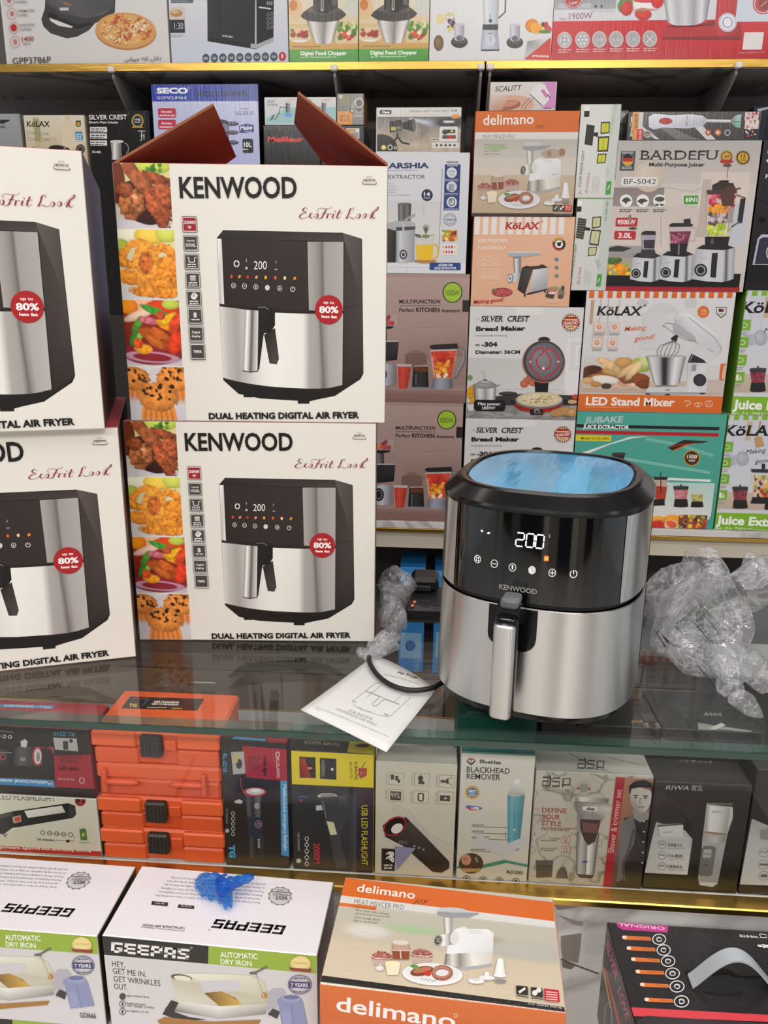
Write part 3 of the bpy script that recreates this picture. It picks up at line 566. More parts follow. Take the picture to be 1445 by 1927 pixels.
f.R(122, -60, 506, 130, 'e9e2d4', 'e6cfa8').R(122, 130, 506, 230, 'dfc596', 'd9b678').R(122, 228, 506, 274, 'd9ae6a', 'cf9d54').E(160, 50, 40, 60, 'e9c79a').E(470, 40, 50, 50, 'd9d8d0').E(150, 30, 22, 30, 'd8894a')
f.E(185, 205, 58, 26, 'eeeeec')
im = Im(34, 20, 'e3cfae'); im.many(12, (3, 8, 30, 16), (4, 6), ['b0442e', 'c0563a', '9c3a28'], 2).many(6, (4, 2, 28, 7), (2, 3), ['d84030', '4a8a30'], 5); f.I(im, 130, 152, 236, 218)
im = Im(40, 36, 'e0caa0'); im.many(30, (4, 2, 36, 18), (3, 6), ['6a9a3a', '8ab850', '4f8030', 'd6d8b0'], 3).many(14, (2, 18, 38, 32), (3, 7), ['c83a24', 'd6522e', '4f7a2c', 'e9dccb', 'b83020'], 9); f.I(im, 382, 118, 500, 236)
f.S([(222, 112), (250, 116), (285, 118), (320, 119), (350, 118), (375, 116), (400, 111)], [(262, 226), (278, 236), (296, 240), (315, 241), (333, 240), (350, 236), (366, 226)], ['77736f', 'e9e6e2', 'c4c0bc', '8c8884', 'd9d6d2', 'efece8', '7d7975'])
f.P([(188, 88), (205, 66), (220, 56), (250, 34), (380, 34), (415, 56), (438, 78), (425, 94), (395, 112), (310, 122), (230, 114), (205, 102)], '4d4946').Q([(222, 62), (250, 36), (380, 36), (412, 62), (310, 88)], ['6a6561', '7d7874', '6e6965', '5a5652', '504c49'])
f.S([(258, -60), (275, -60), (300, -60), (330, -60), (392, -60)], [(258, 56), (275, 66), (300, 72), (330, 72), (392, 44)], ['2e2a28', '5c5652', '3b3734', '2d2927', '4b4642']).L([(307, -40), (307, 60)], 14, 'c9c6c2').L([(307, -40), (307, 52)], 6, '4b4642').R(360, -60, 386, 30, '6a6662')
f.R(122, 270, 506, 345, '57a83e', '3f9432').T('Digital Food Chopper', 190, 301, 441, 299, 22, 'fbfdf8', .03).T('Art.-Nr. 702316/germany-kolax.com', 191, 317, 382, 313, 9, 'e4f0dc', .02, res=1).tiny(150, 252, 300, 5, 1, '7a5a30')
k.done(); k.copy('green-based food chopper carton with steel bowl, right one of the pair', k.p0+V((k.W+.0015, 0, 0)))
x0 = k.p0.x+2*k.W+.003
k = front_box('blen', 'blender_box', 'white carton with a blender, oranges and a red corner, on the upper shelf', (809, 60), (1036.5, 100), 2.0995, .22, 'e2e2e3', M_GLOSS, None, z0=ZT, z1=ZT+.3, x0=x0); f = k.front.v(900, 0, .37716)
f.R(-240, -60, 366, 300, 'e6e6e8', 'dddde0')
f.E(-142, 90, 26, 30, 'd8cf9a').E(-190, 95, 22, 26, 'e8d9a0')
im = Im(30, 22, 'e2e2e4'); im.many(24, (4, 3, 18, 16), (2, 4), ['5a2a4a', '7a3a5a', '4a2038'], 4).ell(20, 16, 7, 5, 'f0a020').ell(25, 19, 5, 3, 'f6c860').ell(8, 18, 5, 4, 'c8d070'); f.I(im, -160, 82, -85, 162)
f.E(-198, 215, 25, 40, '9a7a52', 0, '6a4e30')
for x, y in ((-95, 210), (182, 212)):
    f.E(x, y, 42, 30, '3d393a').E(x, y-10, 36, 18, '55504f').S([(x-26, y-86), (x-14, y-90), (x+4, y-90), (x+26, y-86)], [(x-24, y-12), (x-10, y-6), (x+6, y-6), (x+24, y-12)], ['a9a9b8', 'd9d9e4', 'b9b9c6', '9c9cac']).E(x, y-20, 16, 14, '6e6a72').E(x, y-88, 25, 8, 'c9c9d4')
f.S([(18, -60), (35, -60), (60, -60), (90, -60), (108, -60)], [(28, 122), (42, 122), (60, 122), (84, 122), (97, 122)], ['b4bac4', 'e0e4ea', 'd2d7de', 'c2c8d2', 'a6acb8']).L([(106, -20), (136, -18), (134, 60), (99, 92)], 8, '55565c').E(60, 104, 9, 10, '4a4a52').L([(60, 70), (60, 115)], 3, '5a5a62')
f.R(22, 122, 98, 152, '34343a').S([(20, 150), (40, 150), (70, 150), (96, 150)], [(10, 248), (36, 252), (74, 252), (106, 248)], ['a6acbc', 'c8cede', 'bcc2d2', '9aa0b0']).E(60, 200, 25, 28, 'd2d8e4').L([(60, 180), (62, 210)], 8, 'aab0be').T('DSP', 48, 172, 68, 172, 8, '444', .02, res=1).R(14, 246, 104, 254, '55565e')
f.E(268, 128, 34, 34, 'f2a01c', 0, 'd87a10').E(292, 142, 30, 28, 'f6b83c').E(292, 142, 22, 20, 'f2a428').E(338, 128, 12, 20, 'c83022').E(352, 148, 14, 18, 'd04028').E(330, 158, 30, 9, '5a8a34').E(322, 122, 8, 12, '4a3028')
f.P([(228, 296), (362, 186), (362, 298)], 'cf2a22').Q([(228, 294), (246, 206), (362, 186), (300, 232)], ['cfcfd2', '8c8c90', 'ededee', 'b0b0b4']).T('XPTB-500WB', 266, 285, 351, 287, 11, 'f4e6e4', .04, res=1)
k.done()
k = front_box('redm', 'stand_mixer_box', 'red and white carton with a mixer bowl and six round grey icons', (1039.5, 60), (1560, 100), 2.0995, .22, {'': 'c8202c'}, M_GLOSS, None, z0=ZT, z1=ZT+.3); f = k.front
f.R(372, -80, 1800, 112, 'dedee4', 'd6d6de').R(386, -60, 720, 45, '8e8e96', 'a9a9b2').R(400, 18, 560, 40, 'bcbcc4').E(585, 32, 6, 8, '4a4a50').E(615, 32, 6, 8, '4a4a50').R(560, 45, 740, 60, 'c9c9d0').R(372, 106, 1800, 340, 'd4202e', 'be1c28')
im = Im(60, 34, 'dcdce2'); im.ell(12, 14, 10, 12, '5a8a44').ell(14, 18, 8, 11, 'c83030').ell(36, 12, 16, 12, 'f2eeee', 0, .1).ell(36, 6, 18, 5, 'd8404a').ell(50, 8, 8, 11, 'd42c2c').ell(34, 26, 11, 9, 'd03030', 20).ell(36, 20, 20, 2, 'c87a70').ell(30, 22, 5, 2, '4a8a3a'); f.I(im, 690, -20, 930, 100)
f.T('1900W', 450, 96, 570, 93, 30, '8c4a54', -.002, serif=.07).T('Max.', 404, 100, 440, 99, 12, '9a6a70', 0, serif=.05, res=1).E(472, -8, 50, 50, 'b0202c').O(472, -8, 46, 46, 4, 'e8c8cc').T('Liter', 455, 26, 498, 18, 18, 'f0dcdc', .01, serif=.05, res=2)
f.S([(915, -60), (945, -60), (985, -60), (1030, -60), (1080, -60), (1120, -60), (1165, -60)], [(942, 108), (965, 122), (1000, 130), (1035, 131), (1075, 128), (1110, 116), (1140, 96)], ['8e8e94', 'e6e6ea', 'bcbcc4', 'd9d9de', 'a4a4ac', 'e4e4e8', '84848c'])
f.P([(915, 170), (930, 130), (1180, 124), (1196, -60), (1318, -60), (1312, 188), (1290, 196), (925, 194)], 'b82834').P([(930, 134), (1180, 126), (1176, 100), (1140, 112), (1040, 134), (960, 124)], '84202a').Q([(1196, -60), (1318, -60), (1312, 185), (1190, 180)], ['d23a46', 'b4202c', '9c1a26', 'c8303c']).E(1243, 112, 46, 48, 'c9c6d2').E(1243, 112, 36, 38, 'ecebf2').O(1243, 112, 26, 28, 5, '8c88b0').R(1300, -60, 1800, 104, 'cfd6e6').P([(912, 186), (1312, 180), (1308, 200), (918, 198)], '8c1620')
f.E(1420, 20, 52, 52, 'b8343c').O(1420, 20, 46, 46, 5, 'e2c4c4').E(1424, 20, 26, 32, '8c2026').L([(1408, 34), (1440, 6)], 6, 'd88a80')
for i, (x, t) in enumerate(((430, ''), (519, ''), (603, '1500W'), (687, '5.5L'), (771, '1.5L'), (855, ''))):
    y = 200-i*1.3; f.E(x, y, 36, 41, 'd8d4d8').E(x, y, 33, 37, 'a49ca4', 0, 'b9b2b8')
    if i == 0: f.O(x, y, 22, 25, 3, 'e6e2e6').L([(x-28, y), (x+28, y)], 3, 'e6e2e6').L([(x, y-32), (x, y+32)], 3, 'e6e2e6')
    elif i == 1: [f.E(x+18*math.cos(q), y+20*math.sin(q), 6, 7, 'e8e4e8', 0, None, 8) for q in [j*1.047 for j in range(6)]]; f.E(x, y, 6, 7, 'e8e4e8', 0, None, 8)
    elif t: f.T(t, x-19, y+10, x+20, y+10, 18, 'd9d4d8', .01, res=2)
    else: f.L([(x-16, y-16), (x+16, y+20)], 4, 'e6e2e6').L([(x+16, y-16), (x-16, y+20)], 4, 'e6e2e6')
    f.tiny(x-32, 246-i*1.3, x+34, 7, 2, 'e9b6ba')
f.R(1326, 162, 1413, 248, 'e8e0e2').T('www.royaltyline.com', 1296, 268, 1426, 266, 12, 'e6a6ac', .0, serif=.04, res=1)
k.done()
# ================================================================ cartons in the bay behind the air fryer boxes
def carton(key, xl, xr, z0, z1):
    b = front_box(key, 'plain_carton', 'plain dark carton hidden behind the air fryer boxes', (xl, 400), (xr, 400), 2.11, .2, '2b2624', None, 'plain cartons under the small boxes', z0=z0, z1=z1); b.done()  # unseen supports added; the shade of the gap is put into their colour
ZM = .9036
Face.t = (0, 0, 1)
carton('c1', -60, 280, ZM, 1.46); carton('c2', 284, 492, ZM, 1.46); carton('c3', 497, 630, ZM, 1.46)
ZC = 1.4606
def lb(key, name, label, xl, xr, yt, cols, m=None, group=None, Y=2.11, d=.19, yb=None, z0=ZC):
    return front_box(key, name, label, (xl, yt), (xr, yb or yt+60), Y, d, cols, m, group, z0=z0)
k = lb('gal', 'grey_box', 'plain silver-grey box with black wing emblem, at the far left of the lower bay', -70, 42, 214, '9b9da2', M_GLOSS); f = k.front.v(0, 0, .38062)
f.R(-200, 560, 108, 800, 'a6a8ad', '8c8e94').T('GAL', -6, 634, 29, 634, 15, '2c2c30', .03); f.P([(0, 592), (52, 592), (40, 602), (28, 606), (18, 612), (0, 612)], '303034'); f.O(4, 760, 28, 20, 6, '2c2c30', 180, 360); k.done()
k = lb('kett', 'kettle_box', 'cream box with a dark digital kettle, between the grey box and the black grinder box', 43, 163, 216.5, 'cdbfa6', M_GLOSS); f = k.front
f.R(116, 570, 434, 800, 'e3dcca', 'cdb896').R(160, 580, 210, 780, 'c4bc98').R(165, 590, 205, 700, 'a8a878').R(300, 572, 360, 790, 'efe4d2', None, 'd8c4a2').R(240, 575, 258, 790, 'd9cdb2').R(200, 680, 290, 790, 'd2c29e').P([(300, 600), (420, 590), (425, 700), (310, 760)], 'e4d4ba')
f.T('KöLAX', 131, 627, 248, 627, 29, '1d1b19', .02, .1, serif=.05).P([(370, 592), (404, 592), (404, 624), (387, 636), (370, 624)], 'e8e6e4').P([(374, 596), (400, 596), (400, 622), (387, 630), (374, 622)], '3a3030').P([(378, 604), (396, 604), (396, 620), (387, 626), (378, 620)], 'c8a030')
f.RR(370, 650, 412, 698, '5a9ac4', 6).tiny(376, 662, 406, 6, 4, 'e4eef4')
for x, y in ((144, 658), (202, 662), (146, 688), (206, 690)): f.O(x, y, 10, 10, 2, '9c9484', n=10).tiny(x+14, y-4, x+40, 4, 2, 'a09888')
f.Q([(240, 735), (250, 722), (320, 722), (326, 740), (318, 780), (242, 780)], ['4a3f38', '6a5c52', '5a4c42', '3a302a', '241c18', '4a3e36']).E(280, 732, 42, 17, 'b0a294').E(280, 732, 38, 14, '2b2420').O(328, 760, 22, 32, 9, '352c27', -100, 70).E(280, 768, 8, 9, 'd8cfc4').E(398, 738, 22, 24, '3a352f').O(398, 738, 15, 16, 3, '9a9288').P([(165, 724), (196, 770), (140, 770)], '4a4238').T('1.8L', 152, 752, 182, 752, 11, 'e0d8cc', .01, res=1)
k.done()
k = lb('grin', 'meat_grinder_box', 'black box with white lettering and steel jug, beside the rice cooker box', 164.5, 283, 207.5, '161517', M_GLOSS); f = k.front
f.T('SILVER CREST', 440, 592, 630, 590, 24, 'f2f0f0', .015, serif=.06).T('Electric Meat Grinder', 440, 610, 585, 611, 12, 'e9e7e7', .02, res=2)
f.O(680, 598, 30, 34, 8, 'b89a3a').E(680, 598, 21, 24, '1a2a5a').T('100%', 665, 596, 696, 597, 11, 'e8e4d4', .03, res=1).tiny(664, 602, 697, 5, 1, 'd0c890').P([(660, 622), (700, 622), (710, 632), (652, 632)], 'b8963a')
for y in (628, 660, 694): f.R(444, y, 530, y+26, 'e4e3e3').tiny(449, y+7, 520, 7, 2, '4a4a4c')
f.T('SC-402', 456, 756, 499, 757, 11, 'f0eeee', .03, res=2).R(548, 704, 605, 790, 'b8b6b4', None, '8c8a88').S([(552, 706), (566, 706), (585, 706), (602, 706)], [(552, 790), (566, 790), (585, 790), (602, 790)], ['55', '999', 'eee', '777'][:0] or ['6a6867', 'efedeb', '9a9896', '5a5857']).E(578, 700, 34, 8, 'd4d2d0').O(615, 735, 22, 30, 4, '9a9896', -90, 60)
f.L([(682, 648), (718, 648)], 4, 'd9d8d8').L([(700, 650), (700, 694), (690, 694)], 4, 'd9d8d8').L([(712, 660), (712, 690)], 4, 'd9d8d8').L([(694, 672), (714, 672)], 3, 'd9d8d8')
k.done()
k = lb('seco', 'rice_cooker_box', 'tall pale blue box with dark blue top band, behind the raised left flap', 284, 487, 159, {'': 'b9c0e2', 'right': '1c1c2a'}, M_GLOSS); f = k.front
f.R(738, 410, 1280, 502, '2a3fae', '1f3596', '34489e').R(742, 502, 1280, 840, 'c5c9ea', 'b4bde6').T('SECO', 775, 463, 930, 463, 30, 'f2f4fa', .05, serif=.09).T('GOMCLIMAX', 775, 491, 927, 491, 15, 'e0e4f2', .01, serif=.05).T('RICE COOKER', 978, 477, 1222, 475, 26, '1a1c2c', .02).O(934, 436, 5, 6, 1.5, 'dde', n=8)
for y, a, b_ in ((535, 'Non-stick', 'aluminium pot'), (592, 'Aluminium', 'steamer')):
    f.RR(780, y, 872, y+48, 'c03048', 8).T(a, 797, y+23, 850, y+23, 12, 'f6eaee', .03, res=2).T(b_, 788, y+40, 866, y+40, 11, 'f6eaee', .03, res=2)
f.T('MODEL', 1186, 542, 1228, 542, 9, '5a4a5a', 0, serif=.05, res=1).T('SG.3310', 1164, 569, 1254, 567, 18, '3c3450', .0, serif=.05)
f.E(1085, 612, 50, 22, '3a3648').Q([(1040, 612), (1135, 612), (1128, 780), (1045, 780)], ['6a6288', '8a82a8', '4a4462', '5a5478'])
for y in (612, 655, 705): f.E(1150, y, 30, 11, '3a3448').E(1150, y-3, 24, 6, '6a6484')
f.P([(1182, 622), (1215, 612), (1255, 618), (1255, 652), (1215, 658), (1184, 656)], '2a3a86').T('Make', 1187, 645, 1248, 640, 22, 'eef0fa', .03, .2).T('Home', 1215, 655, 1246, 653, 8, 'dde', .02, res=1).RR(1198, 686, 1253, 756, '15151b', 8).T('10L', 1206, 727, 1244, 727, 24, 'f2f2f6', .03).tiny(1198, 736, 1226, 7, 1, 'e0e0e6')
k.done()
k = lb('meil', 'appliance_box', 'black box with red lettering, under the water dispenser boxes', 495, 603, 236, '19171a', M_GLOSS); f = k.front.v(180, 150, .38754)
f.T('Meilleur', 832, 303, 1010, 303, 28, 'd8403c', .04, serif=.06); 
for i in range(30): f.L([(815+i*9.5, 218), (815+i*9.5, 228+(i*37 % 23))], 3, '5c5a60')
k.done(); zb = top_of('meil')
k = lb('disp', 'water_dispenser_box', 'white box with a water dispenser, above the black box, left of the torn flap tip', 497, 565, 183, {'': 'dcdde0'}, M_PRINT, 'water dispenser boxes', z0=zb); f = k.front.v(500, 0, .34602)
f.R(-6, 525, 190, 674, 'e2e3e6', 'd3d6da').P([(0, 640), (70, 610), (100, 590), (185, 580), (190, 674), (0, 674)], 'a9cfd0').E(122, 625, 24, 12, '7cb0e0').R(108, 555, 135, 612, '3a3a3e', None, 'b4b4b8').E(122, 556, 14, 6, 'd9d9dc').P([(100, 545), (150, 535), (170, 540), (130, 552)], 'e6c8b6').L([(108, 585), (80, 582), (70, 620), (52, 650), (30, 640)], 4, '4a4a4e').L([(25, 655), (45, 625)], 7, '5a5a5e')
f.T('Automatic', 8, 548, 58, 548, 9, '8a8c90', 0, res=1).T('WATER', 8, 561, 46, 561, 11, '5a5c60', 0, res=1).T('DISPENSER', 8, 575, 66, 575, 11, '5a5c60', 0, res=1)
k.done(); c = k.copy('white box with a water dispenser, above the black box, right of the torn flap tip', k.p0+V((k.W+.001, 0, 0))); xr = k.p0.x+2*k.W+.0025
k = front_box('blk2', 'appliance_box', 'black box with a white barcode sticker, under the small grey and orange box', (612, 236), (685, 290), 2.11, .19, {'': '1d1c1f'}, M_GLOSS, None, z0=ZC, x0=BOXES['meil'].p0.x+BOXES['meil'].W+.001); f = k.front
f.v(180, 150, .38754).R(1216, 236, 1280, 286, 'd9d7d4').R(1222, 240, 1262, 252, 'c88a2c').R(1238, 254, 1276, 282, 'c4c2c0')
for i in range(12): f.R(1240+i*3, 255, 1241.4+i*3, 281, '333')
k.done(); zb2 = top_of('blk2')
k = front_box('head', 'headlamp_box', 'small grey and orange box with a headlamp picture, resting on the black sticker box', (636, 176), (684.5, 236), 2.11, .12, {'': '5a5650', 'right': 'b07c48', 'top': '6a6660'}, M_GLOSS, None, z0=max(zb, zb2), x0=xr); f = k.front.v(500, 0, .34602)
f.R(390, 508, 528, 605, '6a6864', '56544f', '84827e').R(390, 605, 470, 685, 'e0922e', 'd8861e').R(470, 590, 532, 685, '8e8c8a', '7c7a78').E(435, 545, 18, 30, '8a7a4a').E(500, 580, 34, 44, '9c9a98').E(508, 575, 24, 32, '5c5a58').O(508, 560, 24, 28, 6, 'c9c7c4').E(470, 602, 13, 14, '3a3836').E(470, 602, 8, 9, 'b8b6b0').E(408, 526, 10, 11, 'c4c2ba').tiny(480, 628, 522, 7, 1, 'd2d0ce')
for i in range(6): f.O(410+i % 3*18, 632+i//3*20, 6, 7, 3, '6a4010', n=8)
k.done()
# ---- strong light carton, juice extractor, two kitchen assistants
carton_x = None
k = front_box('mf_lo', 'kitchen_machine_box', 'dusty pink blender carton with green badge, lower of the two, on marble', (691, 764), (864, 980), 2.1, .22, {'': 'a98f89', 'right': '3a3230', 'top': 'b49a94'}, M_PRINT, 'dusty pink kitchen machine cartons', z0=ZM, z1=ZM+(pY(800, 515, 2.1).z-ZM)/2-.0006); f = k.front.v(690, 500, .29066)
f.R(-130, 898, 645, 1650, 'b49b94', '93766f').R(-130, 1585, 640, 1660, '8f6f68', '8a6660').R(-130, 1520, 640, 1588, '9a7d76', 'a98d86')
f.P([(225, 1545), (240, 1290), (300, 1205), (560, 1195), (600, 1230), (605, 1545)], '9c837c').Q([(240, 1300), (300, 1210), (600, 1200), (600, 1380), (240, 1390)], ['a1877f', 'ab928a', 'a88e86', '8e726a', '947870']).P([(225, 1365), (250, 1355), (340, 1355), (360, 1370), (360, 1440), (225, 1440)], '7c5f58').E(292, 1348, 30, 12, '8a6a60')
f.T('MULTIFUNCTION', 188, 1061, 442, 1063, 24, '1e1b1b', .028).L([(188, 1074), (444, 1076)], 3, '1e1b1b').T('Perfect', 188, 1110, 280, 1112, 23, '211e1e', .02).T('KITCHEN', 292, 1112, 438, 1115, 27, '1b1818', .035).T('Assistant', 448, 1115, 566, 1117, 19, '211e1e', .025).R(581, 1044, 645, 1116, '2a2626')
f.E(518, 998, 62, 62, '33402a', 0, None, 30).E(518, 998, 55, 56, 'a3c438', 0, None, 30).T('1000W', 476, 1017, 560, 1017, 34, '20301a', -.005)
def veg(seed=3):
    m = Im(34, 44, 'd0482e'); m.many(12, (2, 2, 32, 16), (5, 8), ['c8382a', 'd6503a', 'b83024'], seed).many(20, (4, 18, 30, 36), (4, 6), ['f0a030', 'f6b848', 'e08a20', 'd0502c'], seed+1).many(8, (8, 38, 26, 44), (3, 4), ['efe0c0', 'e8d0a8'], seed+2); return m
VEG = veg()
def juice_set(y, f):
    """glass, grinder cup and jug of fruit; y is the line they stand on"""
    f.S([(172, y-140), (215, y-142), (262, y-140)], [(182, y-6), (210, y), (240, y-6)], ['b8342a', 'd4503c', 'b03026']).R(172, y-150, 264, y-132, 'c9b8b4').L([(176, y-130), (184, y-8)], 3, 'd9c4c0')
    f.S([(275, y-130), (320, y-134), (366, y-130)], [(268, y-6), (318, y+2), (372, y-6)], ['1a1818', '3a3636', '161414']).R(282, y-132, 362, y-100, '6a3a28').R(262, y-12, 376, y+2, '8e8c98').L([(292, y-90), (292, y-20)], 8, '6a6668').L([(278, y-136), (362, y-138)], 5, 'c9c2c4')
    f.P([(380, y-232), (548, y-238), (515, y-60), (400, y-62)], 'c9b4b0'); f.I(VEG, 386, y-226, 545, y-62, [(384, y-222), (542, y-226), (514, y-64), (402, y-64)])
    f.P([(372, y-250), (392, y-262), (548, y-268), (556, y-236), (384, y-232)], '262224').P([(372, y-258), (384, y-236), (398, y-232), (396, y-222)], 'cfc6ca').L([(552, y-240), (596, y-226), (594, y-160), (535, y-58)], 15, '6e727c').L([(556, y-236), (588, y-222), (586, y-164), (538, y-74)], 4, 'a9adb6')
    f.S([(398, y-62), (440, y-60), (480, y-60), (516, y-62)], [(388, y-4), (430, y+4), (486, y+4), (520, y-4)], ['6a6a78', 'a9a9b8', '8e8e9e', '5a5a68']).L([(392, y-190), (408, y-70)], 4, 'e6d6d2')
juice_set(1570, f)
f.S([(38, 1420), (100, 1418), (165, 1420)], [(38, 1545), (100, 1552), (160, 1540)], ['8e8e98', 'c4c4cc', '7c7c86']).E(78, 1482, 34, 42, '1c1a1c').O(78, 1482, 24, 30, 5, '8a888c').Q([(38, 1290), (185, 1290), (175, 1395), (38, 1410)], ['221e1e', '3a3436', '151213', '1d1a1a']).S([(40, 1195), (70, 1195), (110, 1195)], [(40, 1290), (75, 1290), (112, 1290)], ['1a1718', '7c787a', '1a1718']).P([(38, 1188), (170, 1185), (140, 1208), (90, 1215), (38, 1210)], '1f1b1c').L([(40, 1285), (180, 1285)], 8, 'b4b2b8')
im = Im(30, 16, 'b49b94'); im.many(16, (2, 7, 28, 13), (3, 5), ['c8502c', '7a2a3a', 'd87a3a', 'a8342c', 'b04a58'], 7).many(8, (14, 2, 20, 8), (2, 3), ['7a2a48', '8a3a58'], 3); f.I(im, 38, 1122, 176, 1196)
k.done()
k2 = k.copy('dusty pink blender carton with green badge, upper of the two, under white carton', V((k.p0.x+.004, 2.1, top_of('mf_lo'))))
zt = top_of('mf_lo')+k.H+.0006
k = front_box('arsh', 'juice_extractor_box', 'white carton with a steel juice extractor, pineapple and yellow juice jug', (696, 287), (876, 516), 2.1, .22, {'': 'd5d5da', 'right': '9a9aa2'}, M_PRINT, None, z0=zt); f = k.front.v(680, 250, .3045)
f.R(-120, 118, 650, 870, 'dcdce2', 'd6d6de').R(-120, 800, 650, 870, 'e2e2e8').L([(-60, 832), (420, 832)], 3, 'c4c4cc').L([(280, 832), (280, 868)], 3, 'c4c4cc').R(160, 420, 500, 800, 'd4d3d6', 'e0dcd6')
f.T('ARSHIA', 166, 221, 417, 219, 36, '29396e', .04).T('New Generation of Appliances', 120, 236, 345, 234, 8, '4a5478', .01, res=1).T('JUICE EXTRACTOR', 56, 284, 393, 284, 25, '2c2d36', .0)
for i, (t, x1) in enumerate((('Extractor', 200), ('De Jus', 216), ('Estrattore', 218), ('Entsafter', 212), ('Abe Mive Shahdi Chegaligeh', 300))): f.T(t, x1-len(t)*7.5, 316+i*18, x1, 316+i*18, 9, '7a7c86', .0, res=1)
f.E(406, 385, 35, 37, '24264a').T('14', 386, 390, 424, 390, 24, 'f0f0f6', .03).tiny(386, 396, 426, 5, 2, 'b0b4d0')
f.L([(500, 225), (478, 740)], 4, '8a94b4'); f.T('ARSHIA', 524, 187, 600, 187, 11, '2a2d3a', .03, res=2).R(516, 195, 603, 480, '26376e', '2b3f7e').T('AS2584-708', 530, 207, 594, 207, 9, 'dfe4f2', .02, res=1)
for y in (246, 333, 428): f.E(558, y, 32, 33, 'd9dce6').tiny(514, y+40, 600, 5, 2, 'b4bcd8')
f.T('300W', 538, 246, 580, 246, 15, '4a5a8a', -.005, res=1).T('Watts', 545, 262, 576, 262, 9, '4a5a8a', 0, res=1).R(540, 316, 576, 360, '8a8a92', None, 'b4b4bc').E(558, 428, 20, 24, 'c9c9d0').O(558, 428, 20, 24, 5, '3a3a42').L([(554, 410), (554, 432)], 6, '3a3a42')
f.O(547, 536, 40, 38, 4, '7c86a4').O(547, 536, 28, 26, 3, '8c96b0').R(502, 526, 592, 546, 'dadce2').T('PREMIUM', 506, 543, 588, 543, 14, '6a7496', .03, res=2)
im = Im(30, 24, 'e0c060'); im.many(40, (0, 0, 30, 24), (3, 6), ['c04a28', 'e8b030', '8aa83a', 'd87a28', 'f0e0a0', '7a3020'], 8); f.I(im, 500, 600, 590, 670)
f.R(496, 688, 590, 755, 'eae8ea'); [f.E(508+i % 5*17, 706+i//5*30, 6, 10, ('e0a040', 'd84a58', 'e8c860', 'c8503c', 'b8303c')[(i*3) % 5], 0, None, 8) for i in range(10)]
f.S([(226, 440), (245, 446), (262, 448), (285, 446), (308, 440)], [(228, 556), (245, 562), (262, 564), (285, 562), (302, 556)], ['3a3836', '8c8a88', '55524f', '7a7876', '2f2d2b']).E(267, 440, 41, 8, '5c5956').E(267, 438, 34, 5, '7a7876')
f.P([(160, 556), (220, 545), (300, 545), (335, 560), (330, 600), (215, 606), (160, 590)], 'b4b4ba').Q([(160, 590), (215, 606), (212, 800), (160, 800)], ['4a4240', '2a2422', '2b2523', '3a3230']).S([(214, 604), (240, 607), (275, 607), (330, 598)], [(214, 796), (240, 803), (275, 803), (328, 792)], ['8c8c94', 'd6d6dc', 'bcbcc4', '9a9aa4']).P([(214, 584), (332, 578), (332, 598), (214, 606)], '4a484c').L([(258, 552), (262, 700)], 12, 'c4c4cc').L([(262, 540), (330, 500), (330, 512), (270, 545)], 6, 'b0b0b8').E(259, 752, 24, 30, '2a2a2e').E(259, 752, 16, 21, 'c9c9ce').E(259, 752, 9, 12, '3a3a3e')
f.E(395, 792, 70, 14, 'b8864a').P([(338, 690), (445, 688), (440, 786), (345, 786)], 'efc42c').P([(335, 640), (450, 630), (446, 690), (340, 692)], 'd4d2cc').O(455, 730, 24, 46, 10, 'e8bc38', -100, 100).P([(328, 624), (365, 630), (372, 650), (340, 645)], '4a4a4c').L([(340, 640), (450, 632)], 5, '9a9a9c')
for i in range(7): f.L([(398, 620), (378+i*7, 560-abs(3-i)*-5)], 7, ('4a6a3c', '5d8048')[i % 2], 1)
f.E(398, 640, 24, 12, '8a8a50').L([(386, 440), (386, 510)], 2, 'c9c9ce').RR(422, 802, 612, 848, '2a4284', 6).T('AS2584-708', 474, 824, 562, 824, 15, 'eef0f8', .03, res=2).T('JUICE EXTRACTOR', 450, 843, 586, 843, 14, 'eef0f8', .03, res=2)
k.done()
k = front_box('strl', 'spotlight_box', 'grey and white box with a black spotlight on a tripod, on the juice extractor carton', (708, 202), (866, 287), 2.11, .12, {'': 'd9d7d4', 'right': '3c3a3c', 'top': '4a484a'}, M_GLOSS, None, z0=top_of('arsh')); f = k.front.v(500, 0, .34602)
f.R(604, 572, 1060, 635, 'dcdad6', 'd6d3ce').R(606, 635, 1058, 824, '8e8a88', 'b4a898', '5a5a60').RR(618, 598, 684, 622, '19181a', 10).T('Cees', 632, 617, 674, 617, 15, 'f0eeec', .05).T('STRONG LIGHT LONG SHOT 300M', 783, 610, 1040, 606, 10, '5a5856', .005, res=2)
im = Im(76, 32, '6e6c70', 'a89a88'); n = im.noise(9, 4); im.put(np.clip(.5+n*1.2, 0, 1)*np.clip(im.Y/26, 0, 1), np.array(hx('cbbda8'))); im.put(np.clip(1-np.abs((im.Y-(2+(im.X-28)*.22))/(1+np.clip(im.X-28, 0, 99)*.16)), 0, 1)*np.clip((im.X-28)/4, 0, 1)*np.clip(1.3-im.X/76, 0, 1), np.array(hx('dfe6fa'))); im.ell(4, 30, 16, 14, '3a3634', 0, .3).ell(66, 6, 20, 8, '3c3a40', 0, .2, 0, 5, 0, 0, 8); f.I(im, 606, 636, 1058, 822)
f.P([(672, 662), (735, 650), (740, 710), (676, 722)], '1d1c1e').R(682, 690, 708, 710, 'c8b83c').R(714, 688, 736, 706, '7a7a80').R(676, 658, 738, 686, '2a292b').P([(740, 668), (765, 660), (805, 646), (808, 716), (770, 706), (742, 700)], '232224').E(806, 682, 10, 36, '6a6864').L([(716, 720), (716, 745), (686, 782)], 10, '201f21').L([(718, 745), (740, 775), (782, 784)], 10, '201f21').T('100000W', 966, 669, 1025, 669, 14, 'eeeae6', .05, res=2)
